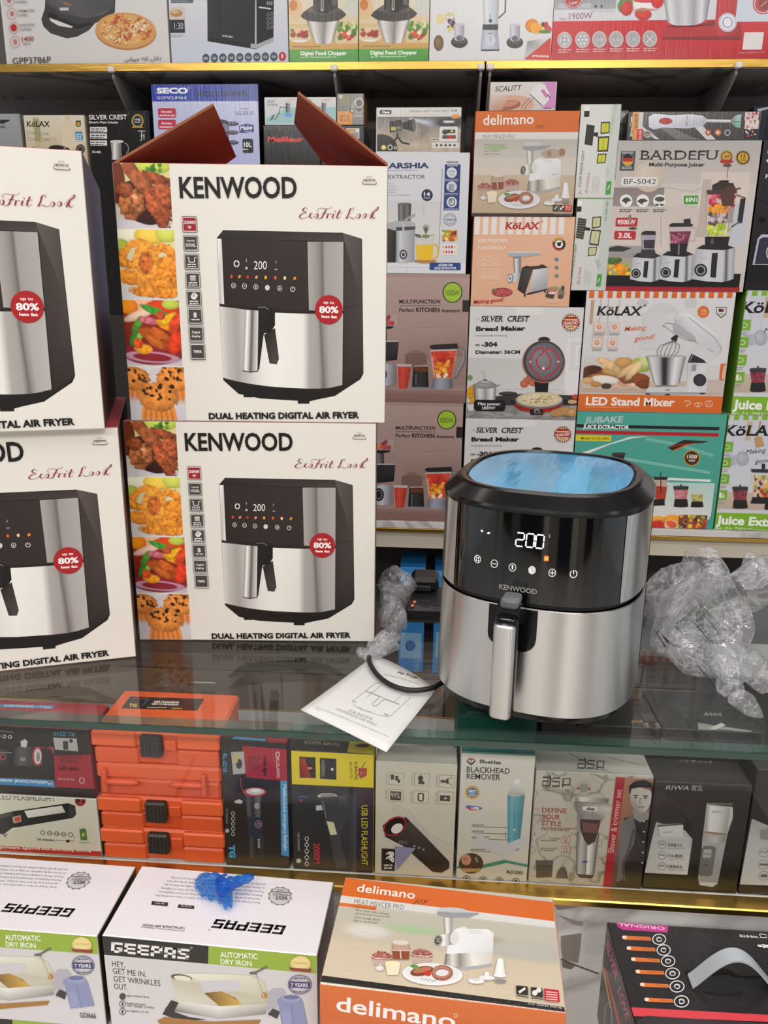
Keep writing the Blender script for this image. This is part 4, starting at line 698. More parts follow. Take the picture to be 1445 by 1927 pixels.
f.P([(1015, 624), (1050, 621), (1052, 643), (1016, 646)], 'e8922a').RR(946, 688, 1042, 770, 'e0deda', 8).E(975, 718, 16, 14, '3a383a').R(985, 705, 1030, 725, '2a292b').R(1005, 708, 1020, 720, 'c8c040').RR(960, 735, 1034, 755, '55535a', 4).R(988, 736, 1018, 754, 'c02c2c').R(902, 775, 1050, 806, 'd9d6d2'); [f.E(930+i*24, 790, 7, 7, '3a3836', 0, None, 8) for i in range(5)]; f.E(641, 802, 14, 14, 'd9c060').E(641, 802, 8, 8, 'f2e6a8').O(676, 802, 14, 15, 4, 'e6e2de').tiny(696, 798, 715, 5, 2, 'd9d4ce').R(902, 752, 942, 766, 'e4e2de').tiny(906, 756, 938, 6, 1, '333')
k.done()
# ================================================================ carton stacks on the right of the marble shelf
Face.t = (0, 0, 1)
k = front_box('sc_lo', 'flatbread_maker_box', 'white flatbread maker carton, lower of the two, behind the steel air fryer', (875, 790), (1084, 990), YS, .22, {'': 'd2d0d0'}, M_PRINT, 'white flatbread maker cartons', z0=ZM, z1=ZM+(pY(1000, 577, YS).z-ZM)/2-.0006, x0=pY(880, 690, YS).x, x1=pY(1091, 690, YS).x); f = k.front
# the print is laid out from the upper, fully visible carton of the pair
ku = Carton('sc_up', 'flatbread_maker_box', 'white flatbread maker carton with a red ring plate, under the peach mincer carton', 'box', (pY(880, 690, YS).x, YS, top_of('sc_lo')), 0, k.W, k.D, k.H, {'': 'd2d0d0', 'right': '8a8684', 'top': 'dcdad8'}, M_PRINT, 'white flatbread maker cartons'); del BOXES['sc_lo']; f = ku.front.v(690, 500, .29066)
f.R(670, 255, 1420, 606, 'dcdada', 'dfdddd').R(640, 604, 1410, 1010, 'cac8ca', 'd4d2d2').R(962, 262, 1140, 322, 'e6e4e4').L([(962, 262), (964, 322), (1138, 322)], 2, 'c4c2c2').L([(764, 262), (764, 600)], 2, 'cfcdcd')
f.R(660, 606, 1300, 800, 'cfcbca', 'd9d6d6').R(1300, 470, 1410, 860, 'e6e4e6').R(1320, 490, 1400, 680, 'dadadc').R(1355, 515, 1405, 645, 'e9e9ea').R(1370, 530, 1400, 630, 'd9d9db')
im = Im(110, 34, 'b4b1b2', 'a6a2a2'); n = im.noise(12, 2); im.put(np.clip(.5+n*1.1, 0, 1), np.array(hx('848082'))); im.put(np.clip(1-np.abs(im.noise(20, 6))*9, 0, 1)*.6, np.array(hx('5c585a'))); f.I(im, 640, 884, 1400, 1008)
f.R(855, 800, 1290, 832, 'd6d3d3').P([(830, 845), (1000, 830), (1380, 840), (1380, 905), (830, 905)], '3a3839').E(1050, 760, 0, 0, 'fff')
for x, y in ((1040, 745), (1075, 755), (1020, 765), (1060, 725)): f.E(x, y, 28, 26, 'cf7c62', 0, 'b85a44')
for x, y in ((680, 800), (710, 815), (672, 840), (705, 850), (690, 870), (725, 840), (668, 815)): f.E(x, y, 22, 24, 'efb01c', 0, 'd08c10', 14)
f.P([(650, 900), (760, 890), (750, 930), (660, 940)], 'dcdad8').S([(690, 780), (730, 780), (770, 780), (810, 780), (838, 780)], [(700, 905), (735, 912), (770, 914), (805, 912), (832, 905)], ['5a5654', 'e4e2e0', 'a09c9a', 'e9e7e6', '6c6866']).E(764, 776, 80, 20, 'b0adab', 0, '8a8684').L([(690, 776), (730, 752), (765, 742), (805, 752), (838, 772)], 6, '8a8684').E(766, 740, 12, 6, '6c6866').L([(835, 780), (862, 772)], 7, '8a8684').E(915, 828, 60, 14, '2b2a2a').E(915, 824, 50, 9, '454344').L([(760, 735), (765, 695), (738, 685)], 7, 'b8b6b6').E(668, 725, 18, 18, '7a9a62')
f.T('OK', 704, 352, 730, 352, 14, 'b4b2b4', .0, .2, res=1).T('SILVER  CREST', 738, 362, 1050, 362, 38, '17181a', .02, .18, serif=.07).T('Bread Maker', 707, 424, 1028, 421, 32, '1c1d22', .045).T('Innovation& Inventing', 703, 458, 910, 457, 13, '8a8a92', .0).T('OK', 701, 521, 733, 521, 14, '26272b', .03).T('-304', 742, 525, 845, 524, 31, '1c1d22', .045).T('Diameter: 36CM', 704, 571, 992, 570, 24, '26272c', .035)
f.E(1322, 369, 60, 60, '3a2c28', 0, None, 32); [f.E(1322+56*math.cos(q), 369+56*math.sin(q), 6, 6, 'dcdada', 0, None, 8) for q in [j*.3 for j in range(21)]]; f.E(1322, 369, 50, 50, 'c04a34', 0, None, 28).E(1322, 369, 46, 46, 'e4c49a', 0, None, 28).P([(1282, 345), (1362, 345), (1350, 330), (1295, 330)], 'a82a20').R(1266, 354, 1374, 388, 'b01e20').T('QUALITÄT', 1272, 382, 1368, 380, 20, 'f6eeea', .03).T('100 %', 1300, 404, 1338, 404, 9, '5a2a20', .03, res=1)
f.P([(1085, 735), (1090, 818), (1172, 818), (1178, 735)], '161416').E(1148, 480, 38, 20, '2a201e').E(1145, 622, 138, 138, 'b06a50', 0, None, 40).E(1147, 620, 133, 133, '3c3c42', 0, None, 40).E(1150, 620, 122, 122, '8e8e96', 0, '64646c', 40)
R = 'c8222c'
f.O(1150, 620, 98, 94, 9, R, 118, 260).O(1150, 620, 98, 94, 9, R, -80, 62).L([(1133, 528), (1146, 540), (1142, 562), (1110, 590)], 9, R).L([(1168, 528), (1158, 545), (1164, 568), (1186, 596)], 9, R).O(1146, 622, 50, 54, 9, R, -30, 215).L([(1103, 702), (1128, 728), (1128, 755)], 8, R).L([(1198, 700), (1150, 728), (1148, 755)], 8, R).E(1143, 664, 9, 9, 'e6e6ea').E(1060, 622, 7, 7, 'c9c9d0').E(1240, 622, 7, 7, 'c9c9d0')
f.Q([(958, 866), (958, 910), (1000, 938), (1110, 956), (1220, 938), (1270, 900), (1272, 866)], ['b02a20', '8e1a14', 'a8221a', 'b8281e', 'a42018', '86160f', 'b02a20']).E(1115, 872, 158, 54, '7a7470', 0, None, 36).E(1117, 866, 148, 48, 'c4bfb6', 0, None, 36)
im = Im(74, 25, 'e2d4b0'); n = im.noise(7, 3); im.put(np.clip(n*2.2, 0, .9), np.array(hx('a8854a'))); im.put(np.clip(im.noise(10, 8)*1.6, 0, .8), np.array(hx('f2ead2'))); q = [f.uv(975+290*(i/73), 0) for i in (0, 1)]
f.E(1117, 864, 140, 43, 'e6dabc', 0, 'd8c698', 36)
g = random.Random(4)
for i in range(60): t = g.uniform(0, 6.28); r = g.uniform(0, .9); f.E(1117+132*r*math.cos(t), 864+38*r*math.sin(t), g.uniform(5, 16), g.uniform(2, 5), ('a8854a', 'f2ead2', 'c4a668', 'efe4c6')[i % 4], g.uniform(-30, 30), None, 7)
f.P([(1268, 865), (1310, 872), (1318, 888), (1270, 892)], '1a181a').P([(962, 870), (935, 872), (935, 890), (962, 888)], '1a181a').RR(1058, 928, 1142, 966, '1c1a1b', 8).E(1100, 942, 18, 18, '9a989a').E(1100, 946, 12, 13, '38363a').E(1124, 954, 7, 7, 'b02a20')
for i in range(7): f.E(1235+i*16, 938-abs(i-3)*-4, 48-i*2, 26, ('d9b07c', 'c4945e')[i % 2], -10, 'b88450', 16)
f.RR(695, 866, 895, 942, '18161a', 22).T('Max power:', 720, 902, 866, 904, 20, 'f2f2f4', .02).T('1800W', 746, 930, 832, 930, 20, 'f2f2f4', .01); f.E(1350, 848, 22, 16, 'c84a34').E(1330, 880, 30, 14, 'd0a47a')
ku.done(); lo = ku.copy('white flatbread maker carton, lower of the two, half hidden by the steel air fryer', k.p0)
BOXES['sc_lo'] = k
Face.t = (0, 0, 1)
k = front_box('peach', 'meat_grinder_box', 'peach carton with white stripes and a silver meat grinder', (892, 407), (1080, 577), YS, .2, {'': 'e2ae8c', 'right': '8a4a34', 'top': 'e6b494'}, M_PRINT, None, z0=top_of('sc_up'), x1=pY(1077, 490, YS).x); f = k.front.v(680, 250, .3045)
f.R(680, 512, 1320, 1080, 'eab89a', 'e6b292').R(680, 514, 1320, 630, 'ecbb9e')
for i in range(11): x = 702+i*52; f.R(x, 514, x+27, 628, 'ece6e2')
f.T('KöLAX', 884, 596, 1100, 596, 44, 'b82028', .035, .16, serif=.07).E(1117, 548, 4, 5, 'b82028').T('ELEKTRISCHER', 722, 677, 903, 677, 22, 'f8eae0', .01).T('FLEISCHWOLF', 722, 721, 889, 721, 22, 'f8eae0', .01)
f.E(1221, 688, 40, 40, '26221f', 0, None, 24).O(1221, 688, 38, 38, 9, 'd8a830', 200, 320).O(1221, 688, 38, 38, 9, 'c02a28', 60, 180).E(1221, 688, 25, 25, 'eeeae4').P([(1207, 680), (1236, 674), (1230, 700), (1214, 702)], '1a1816')
for x in (722, 787):
    for y in (760, 840): f.R(x, y, x+68, y+68, 'f0cdb6').R(x+3, y+3, x+65, y+65, 'e8b698').O(x+34, y+34, 18, 18, 4, 'f0d2bd').tiny(x+10, y+56, x+60, 4, 1, 'f0d2bd')
for y in (782, 833, 884): f.E(1206, y, 13, 13, 'a09a9a').E(1206, y, 8, 8, '6c686a').tiny(1222, y-3, 1236, 5, 1, 'f2e0d4')
f.S([(910, 736), (960, 732), (1040, 736), (1105, 738)], [(912, 760), (975, 768), (1040, 764), (1102, 750)], ['6a6a6e', 'e2e2e6', 'a4a4aa', 'd4d4d8']).P([(905, 738), (1106, 736), (1104, 752), (1000, 770), (912, 762)], 'b0b0b6').L([(908, 738), (1105, 738)], 6, 'dcdce0').S([(938, 766), (955, 768), (972, 768), (986, 764)], [(944, 870), (958, 872), (972, 872), (984, 870)], ['6e6e72', 'e9e9ec', '9a9aa0', '707074']).P([(935, 766), (990, 762), (980, 775), (945, 778)], '8a8a90')
f.S([(905, 876), (940, 868), (985, 868), (1000, 872)], [(912, 920), (942, 922), (985, 898), (1000, 895)], ['707076', 'e4e4e8', '8c8c92', 'c9c9ce']).E(922, 900, 20, 30, '96969c', 15).E(918, 900, 13, 22, 'dadade', 15).E(918, 900, 6, 10, '707076', 15)
f.Q([(992, 830), (1060, 842), (1010, 1000), (964, 968)], ['3a3836', '4c4a48', '2e2c2a', '242220']).P([(992, 830), (1130, 818), (1152, 832), (1060, 844)], '2e2c2c').Q([(1062, 846), (1152, 834), (1148, 965), (1034, 990)], ['e0e0e4', 'c9c9ce', '9e9ea4', 'b4b4ba']).P([(1012, 1000), (1034, 988), (1150, 963), (1152, 970), (1036, 1000)], '2a2826').T('KOLAX', 1060, 968, 1096, 962, 8, 'b0908c', .03, res=1).R(1005, 998, 1014, 1012, '222').R(1130, 970, 1138, 988, '222').R(1010, 822, 1035, 836, '2a2828').R(1105, 814, 1125, 828, '2a2828')
f.E(870, 985, 64, 28, 'c45a5a', 0, 'a03a40')
g = random.Random(2)
for i in range(46): t = g.uniform(0, 6.28); r = g.uniform(0, .95); f.E(870+58*r*math.cos(t), 984+24*r*math.sin(t), 7, 4, ('d8787a', 'b84850', 'cc6066')[i % 3], g.uniform(0, 180), None, 6)
f.E(818, 972, 13, 9, '5a8a44').P([(1150, 975), (1195, 985), (1185, 1025), (1135, 1012)], '4a3a36').E(1178, 970, 30, 18, 'c87474').E(1180, 990, 28, 8, 'e8d0c0').E(1195, 958, 24, 9, '8aa860').E(1235, 990, 20, 30, '8a7a6a').E(1244, 960, 10, 16, '4a4444').E(1230, 1012, 16, 12, '5a4c42')
f.T('Making good!', 692, 1056, 874, 1040, 22, 'c02a30', .015, .3).tiny(1140, 1036, 1232, 6, 2, 'f2d8c8')
k.done()
def delimano_print(f, TL, sc):
    pass
k = front_box('deli', 'meat_mincer_box', 'upright orange and beige mincer carton, on the peach carton of the right shelf', (895, 209), (1086, 403), YS, .2, {'': 'c8622a', 'right': 'b85a24', 'top': 'cc7040'}, M_PRINT, 'orange mincer cartons', z0=top_of('peach'), x1=pY(1085, 300, YS).x); f = k.front.v(900, 0, .37716)
f.R(-20, 545, 520, 1080, 'cfc6ba').R(-20, 552, 520, 660, 'd9702e', 'd66c2c').T('delimano', 24, 624, 275, 618, 52, 'f2f0ee', .01).T('joy', 286, 636, 322, 640, 24, '4a2418', -.01, .3)
f.R(-20, 660, 520, 694, 'dfdcda', 'd9d6d2').T('MEAT MINCER PRO', 22, 692, 182, 690, 20, '4a4848', -.012).R(-20, 698, 94, 714, 'd8743a').T('1.5kg meat /min', 22, 712, 90, 712, 9, 'a03a10', .0, res=1)
f.v(680, 250, .3045); f.R(690, 38, 1340, 280, 'c4beb6', 'c9c2b8').R(690, 44, 1340, 120, 'b9b4ac', 'c6c0b8').R(690, 150, 1340, 260, 'ccc6be', 'd4cabc').R(690, 270, 1340, 500, 'c9b49c', 'bfa88e').R(690, 262, 1340, 275, 'c4b49e')
for i, t in enumerate(('Mince meat, make sausages', 'and even meat or pastry rolls', 'Smart storage system', 'Easy to use & clean')): f.T(t, 760, 78+i*19, 760+len(t)*5, 78+i*19, 10, '5a5654', .0, res=1)
f.E(830, 90, 60, 16, '9ab884').E(1180, 130, 70, 30, 'b0a090').E(1240, 120, 20, 24, '9c7c64').E(1160, 128, 14, 20, 'a48068')
def mincer(f):
    """white mincer with its bowls and plate, as printed (enlargement pixels)"""
    f.P([(992, 90), (1000, 82), (1170, 72), (1172, 82), (1130, 104), (1050, 110), (1000, 104)], '9a9a9e').E(1060, 70, 60, 13, 'c4c4c8').L([(992, 82), (1172, 74)], 5, 'bcbcc0').S([(1020, 108), (1036, 112), (1054, 112), (1072, 108)], [(1026, 200), (1040, 206), (1054, 206), (1068, 200)], ['8a8682', 'ece9e6', '9c9894', 'c4c0bc'])
    f.Q([(1055, 190), (1075, 165), (1210, 156), (1234, 175), (1230, 280), (1035, 300), (1040, 240)], ['d9d9dc', 'e8e8ea', 'eeeeef', 'e2e2e4', 'd4d4d8', 'e6e6e8', 'dcdce0']).P([(1074, 165), (1110, 150), (1125, 162)], 'dedee0').R(1130, 164, 1180, 184, 'd9d9dc').S([(1030, 298), (1060, 296), (1090, 290), (1140, 282), (1228, 270)], [(1024, 358), (1060, 362), (1090, 362), (1150, 352), (1226, 330)], ['6e6862', 'd9d4cc', '8e8880', 'e4e0da', 'cfcac2']).P([(1020, 358), (1090, 364), (1226, 332), (1228, 345), (1120, 374), (1022, 372)], 'a9a9ae').T('delimano', 1180, 262, 1222, 256, 8, '6a6a70', .0, res=1)
    f.S([(990, 205), (1020, 200), (1060, 185), (1076, 192)], [(985, 252), (1020, 262), (1060, 248), (1078, 240)], ['8c8884', 'ece9e6', '77736f', 'c9c5c1']).E(1000, 232, 18, 28, '9a9692', 10).E(997, 232, 13, 22, '55504c', 10); [f.E(994+i % 3*5, 222+i//3*9, 2, 3, 'c9c5c0', 0, None, 6) for i in range(9)]; f.E(1068, 215, 18, 34, 'dad7d4')
    g = random.Random(5)
    for cx, cy in ((762, 345), (930, 320)):
        f.P([(cx-48, cy-12), (cx+48, cy-12), (cx+34, cy+42), (cx-34, cy+42)], 'cdbeb2').E(cx, cy-6, 46, 26, 'a0625a')
        for i in range(34): t = g.uniform(0, 6.28); r = g.uniform(0, 1); f.E(cx+42*r*math.cos(t), cy-10+24*r*math.sin(t), 6, 5, ('b4726a', '8c4c46', 'c68a80')[i % 3], 0, None, 6)
        f.L([(cx-48, cy-8), (cx-30, cy+4), (cx+30, cy+4), (cx+48, cy-8)], 3, 'e6ddd6').P([(cx-40, cy+10), (cx+40, cy+10), (cx+34, cy+40), (cx-34, cy+40)], 'bda69a')
    f.P([(804, 280), (878, 276), (876, 345), (808, 350)], '8e4e34').P([(806, 272), (876, 268), (876, 300), (806, 304)], 'bc9a88').E(840, 262, 36, 12, 'd4ccc6').L([(800, 305), (880, 300)], 5, 'c9bcb4').L([(838, 300), (842, 345)], 5, 'd4c8c0').P([(774, 372), (840, 366), (830, 430), (784, 434)], 'e4dac0').E(806, 372, 32, 12, 'eadfb4').E(752, 402, 17, 13, 'ddd9d8').L([(752, 390), (756, 378)], 5, 'ddd9d8')
    f.E(975, 414, 128, 56, 'e6e4e4', 0, None, 34).E(975, 410, 116, 48, 'd6d4d6', 0, 'dddbdd', 34).E(930, 402, 50, 24, '9c5a48', -14, '7a3e30').E(932, 396, 40, 12, 'b4705c', -14)
    f.O(1016, 404, 46, 40, 22, '9a6454').O(1014, 400, 38, 30, 10, 'b4806e').E(955, 412, 15, 14, 'c43c24').E(898, 380, 18, 8, '5c8a3e').E(906, 388, 14, 8, '6e9a4a'); [f.E(930+i*9, 440+(i*7) % 12, 2.5, 2.5, '3a4460', 0, None, 6) for i in range(8)]
    f.S([(1250, 312), (1262, 308), (1276, 312)], [(1236, 396), (1258, 400), (1284, 396)], ['dcdcdc', 'f2f2f2', 'c9c9c9']).E(1260, 398, 28, 9, 'e4e4e4').E(1205, 414, 34, 12, 'dedede').R(1196, 384, 1214, 414, 'e6e6e6').E(1160, 434, 34, 14, 'e6e6e6').E(1160, 428, 20, 7, 'cfcfcf').E(1262, 426, 26, 9, '8a8888')
mincer(f)
f.R(1184, 446, 1214, 484, '3a3432').L([(1192, 474), (1208, 454)], 7, 'e4e0dc').R(1222, 446, 1252, 484, '3a3432').E(1232, 470, 7, 9, 'e4e0dc').E(1244, 458, 6, 8, 'e4e0dc').RR(1256, 446, 1298, 486, 'c02a30', 5).tiny(1260, 452, 1294, 6, 3, 'efc8c4').R(680, 496, 1340, 520, '3a3634').T('Cook. Celebrate. Every day.', 1188, 504, 1296, 504, 9, 'd4d0cc', .0, .3, res=1)
k.done()
k = front_box('scal', 'hand_mixer_box', 'small white and pink hand mixer box, topmost on the orange mincer carton', (923, 154), (1045, 209), YS, .15, {'': 'd0c8c4', 'top': '6a5a54', 'right': '8a5a78'}, M_PRINT, None, z0=top_of('deli')); f = k.front.v(900, 0, .37716)
f.R(60, 400, 390, 550, 'dcd6d2', 'd0c6c0').E(170, 520, 110, 46, 'd8a896').E(150, 525, 62, 24, 'b87058', -8, '9c5a48').E(150, 518, 52, 14, 'c98a70', -8).Q([(60, 470), (150, 480), (120, 548), (60, 548)], ['dcd0c8', 'd4b4a4', 'c48a74', 'c49a86']).P([(320, 412), (388, 405), (386, 540), (318, 545)], 'cf8fc4')
f.T('SCALITT', 82, 458, 212, 450, 27, '23201f', .005, .22).P([(258, 455), (290, 425), (330, 418), (356, 470), (352, 500), (325, 530), (300, 510), (262, 470)], 'e4e2e4').P([(310, 450), (328, 446), (350, 480), (336, 490)], 'cf7cb4').L([(258, 470), (320, 528)], 4, '5a5658').L([(345, 470), (358, 490)], 5, '5a5658').L([(258, 486), (225, 520), (215, 545)], 3, '6a6462').L([(275, 490), (240, 525), (230, 548)], 3, '6a6462').tiny(330, 537, 362, 6, 1, '3a3636')
k.done()
# ---- stand mixer, juice extractor, juicer stack
Face.t = (0, 0, 1)
XL0 = BOXES['sc_up'].p0.x+BOXES['sc_up'].W+.0025
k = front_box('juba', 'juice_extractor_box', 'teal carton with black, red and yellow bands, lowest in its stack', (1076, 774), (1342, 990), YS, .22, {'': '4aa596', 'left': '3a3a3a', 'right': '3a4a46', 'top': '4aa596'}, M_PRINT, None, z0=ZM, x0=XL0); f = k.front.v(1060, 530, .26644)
f.R(0, 905, 1110, 1800, '4fa899', '47a08f').R(0, 1004, 1100, 1050, '1d1c1d').R(0, 1046, 1095, 1096, 'b8202e').R(80, 1082, 336, 1128, 'e3cf20').T('JUBAKE', 147, 998, 417, 993, 44, 'c9d0ce', .015, .2).T('JUICE EXTRACTOR', 138, 1038, 464, 1042, 28, 'eceeee', .035).T('Model NO:JU-805', 124, 1114, 321, 1117, 18, '6a6418', .02, res=2)
f.P([(120, 1210), (470, 1096), (600, 1092), (480, 1108), (330, 1150), (150, 1225)], 'dfe8e4').L([(580, 1110), (800, 1150), (1060, 1230)], 22, '74bcb0').L([(430, 1250), (800, 1310), (1035, 1350)], 20, '7cc2b4').P([(735, 1172), (850, 1118), (1035, 1128), (990, 1138), (870, 1150), (770, 1192)], '2a201c').P([(770, 1192), (870, 1148), (940, 1140), (860, 1162), (790, 1196)], 'c8702a').P([(740, 1170), (800, 1142), (900, 1142), (800, 1160), (755, 1180)], '7a1c18').T('good life, good products', 770, 1168, 960, 1140, 13, '8a4a3a', .0, .3, res=1)
f.E(906, 1246, 58, 56, 'c89a3a', 0, None, 28).E(906, 1246, 51, 49, '4e2c14', 0, None, 28).T('1500', 872, 1248, 942, 1250, 27, 'f0e6d2', .03).T('watt', 882, 1270, 928, 1270, 18, 'e0d2ba', .03, res=2)
f.P([(340, 1215), (440, 1212), (428, 1245), (430, 1800), (352, 1800), (352, 1245)], '2d2d31').E(392, 1214, 50, 9, '43434a')
f.P([(600, 1395), (760, 1385), (1040, 1398), (1038, 1415), (760, 1402), (600, 1412)], 'e9efec').R(600, 1412, 1040, 1660, 'b9d6d0', 'e0e0de')
f.P([(645, 1400), (735, 1400), (722, 1540), (650, 1540)], 'c8a8a0').P([(642, 1440), (732, 1450), (720, 1536), (648, 1536)], 'b8402a').P([(636, 1378), (738, 1378), (732, 1400), (640, 1400)], '2d2b2d').L([(688, 1345), (688, 1500)], 7, '2d2b2d').L([(735, 1425), (760, 1440), (752, 1505), (725, 1512)], 12, 'dfe2e0').P([(638, 1538), (715, 1534), (716, 1580), (636, 1584)], '231f20')
def cup(f, x0, y0, w, h, cols, seed, lid=True):
    im = Im(26, 20, cols[0]); im.many(40, (1, 1, 25, 19), (2, 3.4), cols, seed); f.I(im, x0, y0, x0+w, y0+h*.55, [(x0, y0), (x0+w, y0), (x0+w*.9, y0+h*.58), (x0+w*.1, y0+h*.58)])
    f.P([(x0+w*.06, y0+h*.56), (x0+w*.94, y0+h*.56), (x0+w*1.02, y0+h), (x0-w*.02, y0+h)], '242224').E(x0+w/2, y0+h, w*.52, h*.07, '242224')
    if lid: f.P([(x0-w*.05, y0-h*.2), (x0+w*1.05, y0-h*.2), (x0+w, y0), (x0, y0)], '39383b').E(x0+w/2, y0-h*.2, w*.55, h*.05, '4a494d').L([(x0+w/2, y0-h*.35), (x0+w/2, y0-h*.1)], w*.1, '39383b')
    else: f.P([(x0, y0-h*.25), (x0+w, y0-h*.25), (x0+w, y0), (x0, y0)], 'cfd4cc')
cup(f, 780, 1470, 100, 116, ['c87a80', 'b8606a', 'dca0a0'], 3); cup(f, 900, 1505, 88, 84, ['b4b060', '9a9a48', 'cfc884'], 5, False)
f.R(600, 1590, 1030, 1680, 'dfe0de')
im = Im(54, 30, 'efe0d2'); im.ell(40, 10, 18, 10, 'f0a030', 0, .3).ell(14, 10, 14, 7, 'eca84a').ell(14, 22, 17, 12, 'e8754a').ell(14, 22, 14, 9.5, 'c8342a', 0, .2, .5, 3).ell(40, 20, 14, 10, 'f0c8a0').ell(40, 19, 11, 7, 'e05a3a', 20); f.I(im, 622, 1642, 812, 1755)
im = Im(52, 30, '7a4a3a'); im.many(60, (0, 0, 52, 30), (3, 6), ['4a2a4a', 'd88a28', 'e8c040', 'c83a30', '8aa040', '5a2a38', 'e09a30', 'b83028'], 6); f.I(im, 818, 1645, 1004, 1756)
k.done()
Face.t = (0, 0, 1)
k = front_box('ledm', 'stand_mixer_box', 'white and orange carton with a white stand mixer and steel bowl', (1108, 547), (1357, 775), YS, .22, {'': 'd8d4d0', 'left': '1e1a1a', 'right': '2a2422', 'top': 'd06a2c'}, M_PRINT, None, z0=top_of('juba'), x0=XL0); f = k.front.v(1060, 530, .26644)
f.R(100, 60, 1230, 800, 'dfdde0', 'd9d6d6')
for i in range(16): x = 184+i*65; f.R(x, 62, x+32, 116, 'e4702c', 'dc6424')
f.R(196, 130, 206, 300, 'c4a080').L([(265, 120), (262, 240), (240, 300)], 9, 'c9b9aa').L([(320, 120), (312, 320)], 10, 'c4c0bc').E(300, 350, 30, 34, 'cfccca').L([(400, 130), (380, 260)], 8, 'd0b89c').E(560, 150, 40, 30, 'cbc9cb').E(900, 150, 44, 36, 'd0ced0').R(210, 300, 275, 470, 'c9c4c2').E(700, 250, 120, 100, 'd4d2d6').R(560, 220, 760, 480, 'd4d2d6', None, 'dddbdf').R(1000, 130, 1140, 600, 'dedce0').R(100, 690, 1120, 800, 'd0beb0', 'c4ae9e').R(960, 690, 1130, 790, 'cdbfb6')
f.T('KöLAX', 230, 238, 552, 240, 66, '17181a', .025, .16, serif=.06).E(575, 168, 7, 7, '3a3a3a').T('Making', 430, 350, 578, 340, 34, 'dc6a34', .01, .3).T('good!', 500, 420, 640, 404, 36, 'dc6a34', .01, .3)
for x, y in ((253, 320), (361, 320), (237, 430), (347, 432)): f.R(x-33, y-35, x+33, y+35, 'e6b8a4').R(x-29, y-31, x+29, y+31, 'e0d4ce').E(x, y, 17, 17, 'dc8460').E(x, y-2, 9, 9, 'e8c4b4').tiny(x-34, y+44, x+40, 6, 2, '8a8684')
f.E(988, 213, 41, 42, 'e0702e').T('7.8L', 968, 218, 1012, 218, 24, 'f2c8ac', .01).tiny(970, 228, 1006, 6, 1, 'f2c8ac').P([(1076, 180), (1152, 180), (1150, 228), (1114, 258), (1078, 226)], '3a3634').P([(1081, 185), (1147, 185), (1145, 225), (1114, 250), (1083, 224)], 'e4e2e2').P([(1094, 192), (1134, 192), (1132, 214), (1096, 214)], '2c2826').P([(1110, 196), (1134, 192), (1130, 212)], 'c03428').tiny(1092, 222, 1136, 5, 2, '6a6664')
im = Im(98, 50, 'd8d4d2', 'd0bfb2'); im.ell(84, 12, 18, 12, 'a8b84a').ell(90, 6, 10, 12, 'c4cf88').ell(14, 26, 18, 13, '5a3222').ell(18, 22, 12, 8, '4a281a').ell(52, 30, 34, 14, '8a5230').ell(52, 22, 26, 9, 'c89a62').ell(40, 14, 24, 8, 'd8b484', 28, .4, .4).ell(58, 8, 14, 9, 'c89a5c').ell(66, 20, 22, 6, 'dcb888', -38, .4).ell(74, 22, 20, 6, 'e2c294', -55).ell(30, 34, 22, 8, 'a8663a', 6).ell(34, 36, 22, 7, 'e9e2d8', 6, .2).ell(86, 36, 15, 11, '8c4a28', 15).ell(92, 42, 12, 8, '7a3c20').ell(8, 38, 9, 6, 'd0a870').ell(20, 44, 9, 5, 'b8844a').ell(36, 46, 9, 5, '4a342c').many(9, (48, 40, 78, 47), (3.5, 5), ['d8b090', 'e2c4a8', 'cf9c78'], 4); f.I(im, 150, 530, 600, 762)
f.P([(575, 785), (600, 745), (860, 740), (900, 560), (1010, 570), (1022, 590), (1006, 790), (640, 795)], 'd4d4d8').Q([(870, 570), (1018, 570), (1006, 785), (880, 785)], ['c4c4c8', 'dedee2', 'd2d2d6', 'e2e2e6']).P([(575, 780), (1006, 780), (1004, 792), (580, 794)], 'a8a8ae')
f.S([(580, 526), (620, 530), (670, 532), (700, 533), (725, 533), (750, 533), (800, 532), (840, 530), (866, 526)], [(640, 715), (655, 728), (680, 734), (702, 736), (722, 737), (738, 736), (770, 734), (800, 728), (820, 714)], ['6e6c70', 'e2e1e4', 'b9b8bc', '3a383a', '2a282a', '8a888c', 'eeedf0', 'c4c3c8', '77757a']).E(722, 526, 146, 8, 'b4b3b8').E(722, 737, 80, 6, '8a888c')
f.Q([(782, 250), (830, 218), (880, 222), (1090, 370), (1122, 440), (1112, 500), (1020, 575), (890, 505), (960, 440), (800, 330)], ['c9c9ce', 'e6e6ea', 'e9e9ed', 'dedee2', 'd2d2d8', 'c4c4ca', 'dcdce0', 'd9d9de', 'd4d4da', 'b9b9c0']).L([(880, 250), (1070, 400), (1116, 480)], 4, '8c8c92').L([(790, 265), (840, 225), (890, 235), (1080, 380)], 5, 'f2f2f4').P([(770, 310), (800, 295), (925, 385), (940, 430), (870, 400), (780, 350)], 'b4b4ba').P([(880, 560), (905, 508), (990, 552), (1010, 575), (880, 572)], '2c2b2e').L([(890, 565), (915, 512)], 5, 'a0a0a6').T('KOLAX', 1018, 478, 1058, 500, 8, '5a5a60', .02, res=1)
f.P([(756, 400), (790, 375), (810, 380), (800, 420), (775, 425)], '26252a').L([(700, 320), (720, 290), (790, 300)], 4, '8a8a90').L([(705, 310), (760, 350), (860, 410), (935, 420)], 4, '9a9aa0')
for q in (-105, -78, -45, -15, 20, 48): f.L([(778, 415), (778+q*.9, 450), (765+q, 490), (745+q*.75, 525)], 4, '77777d')
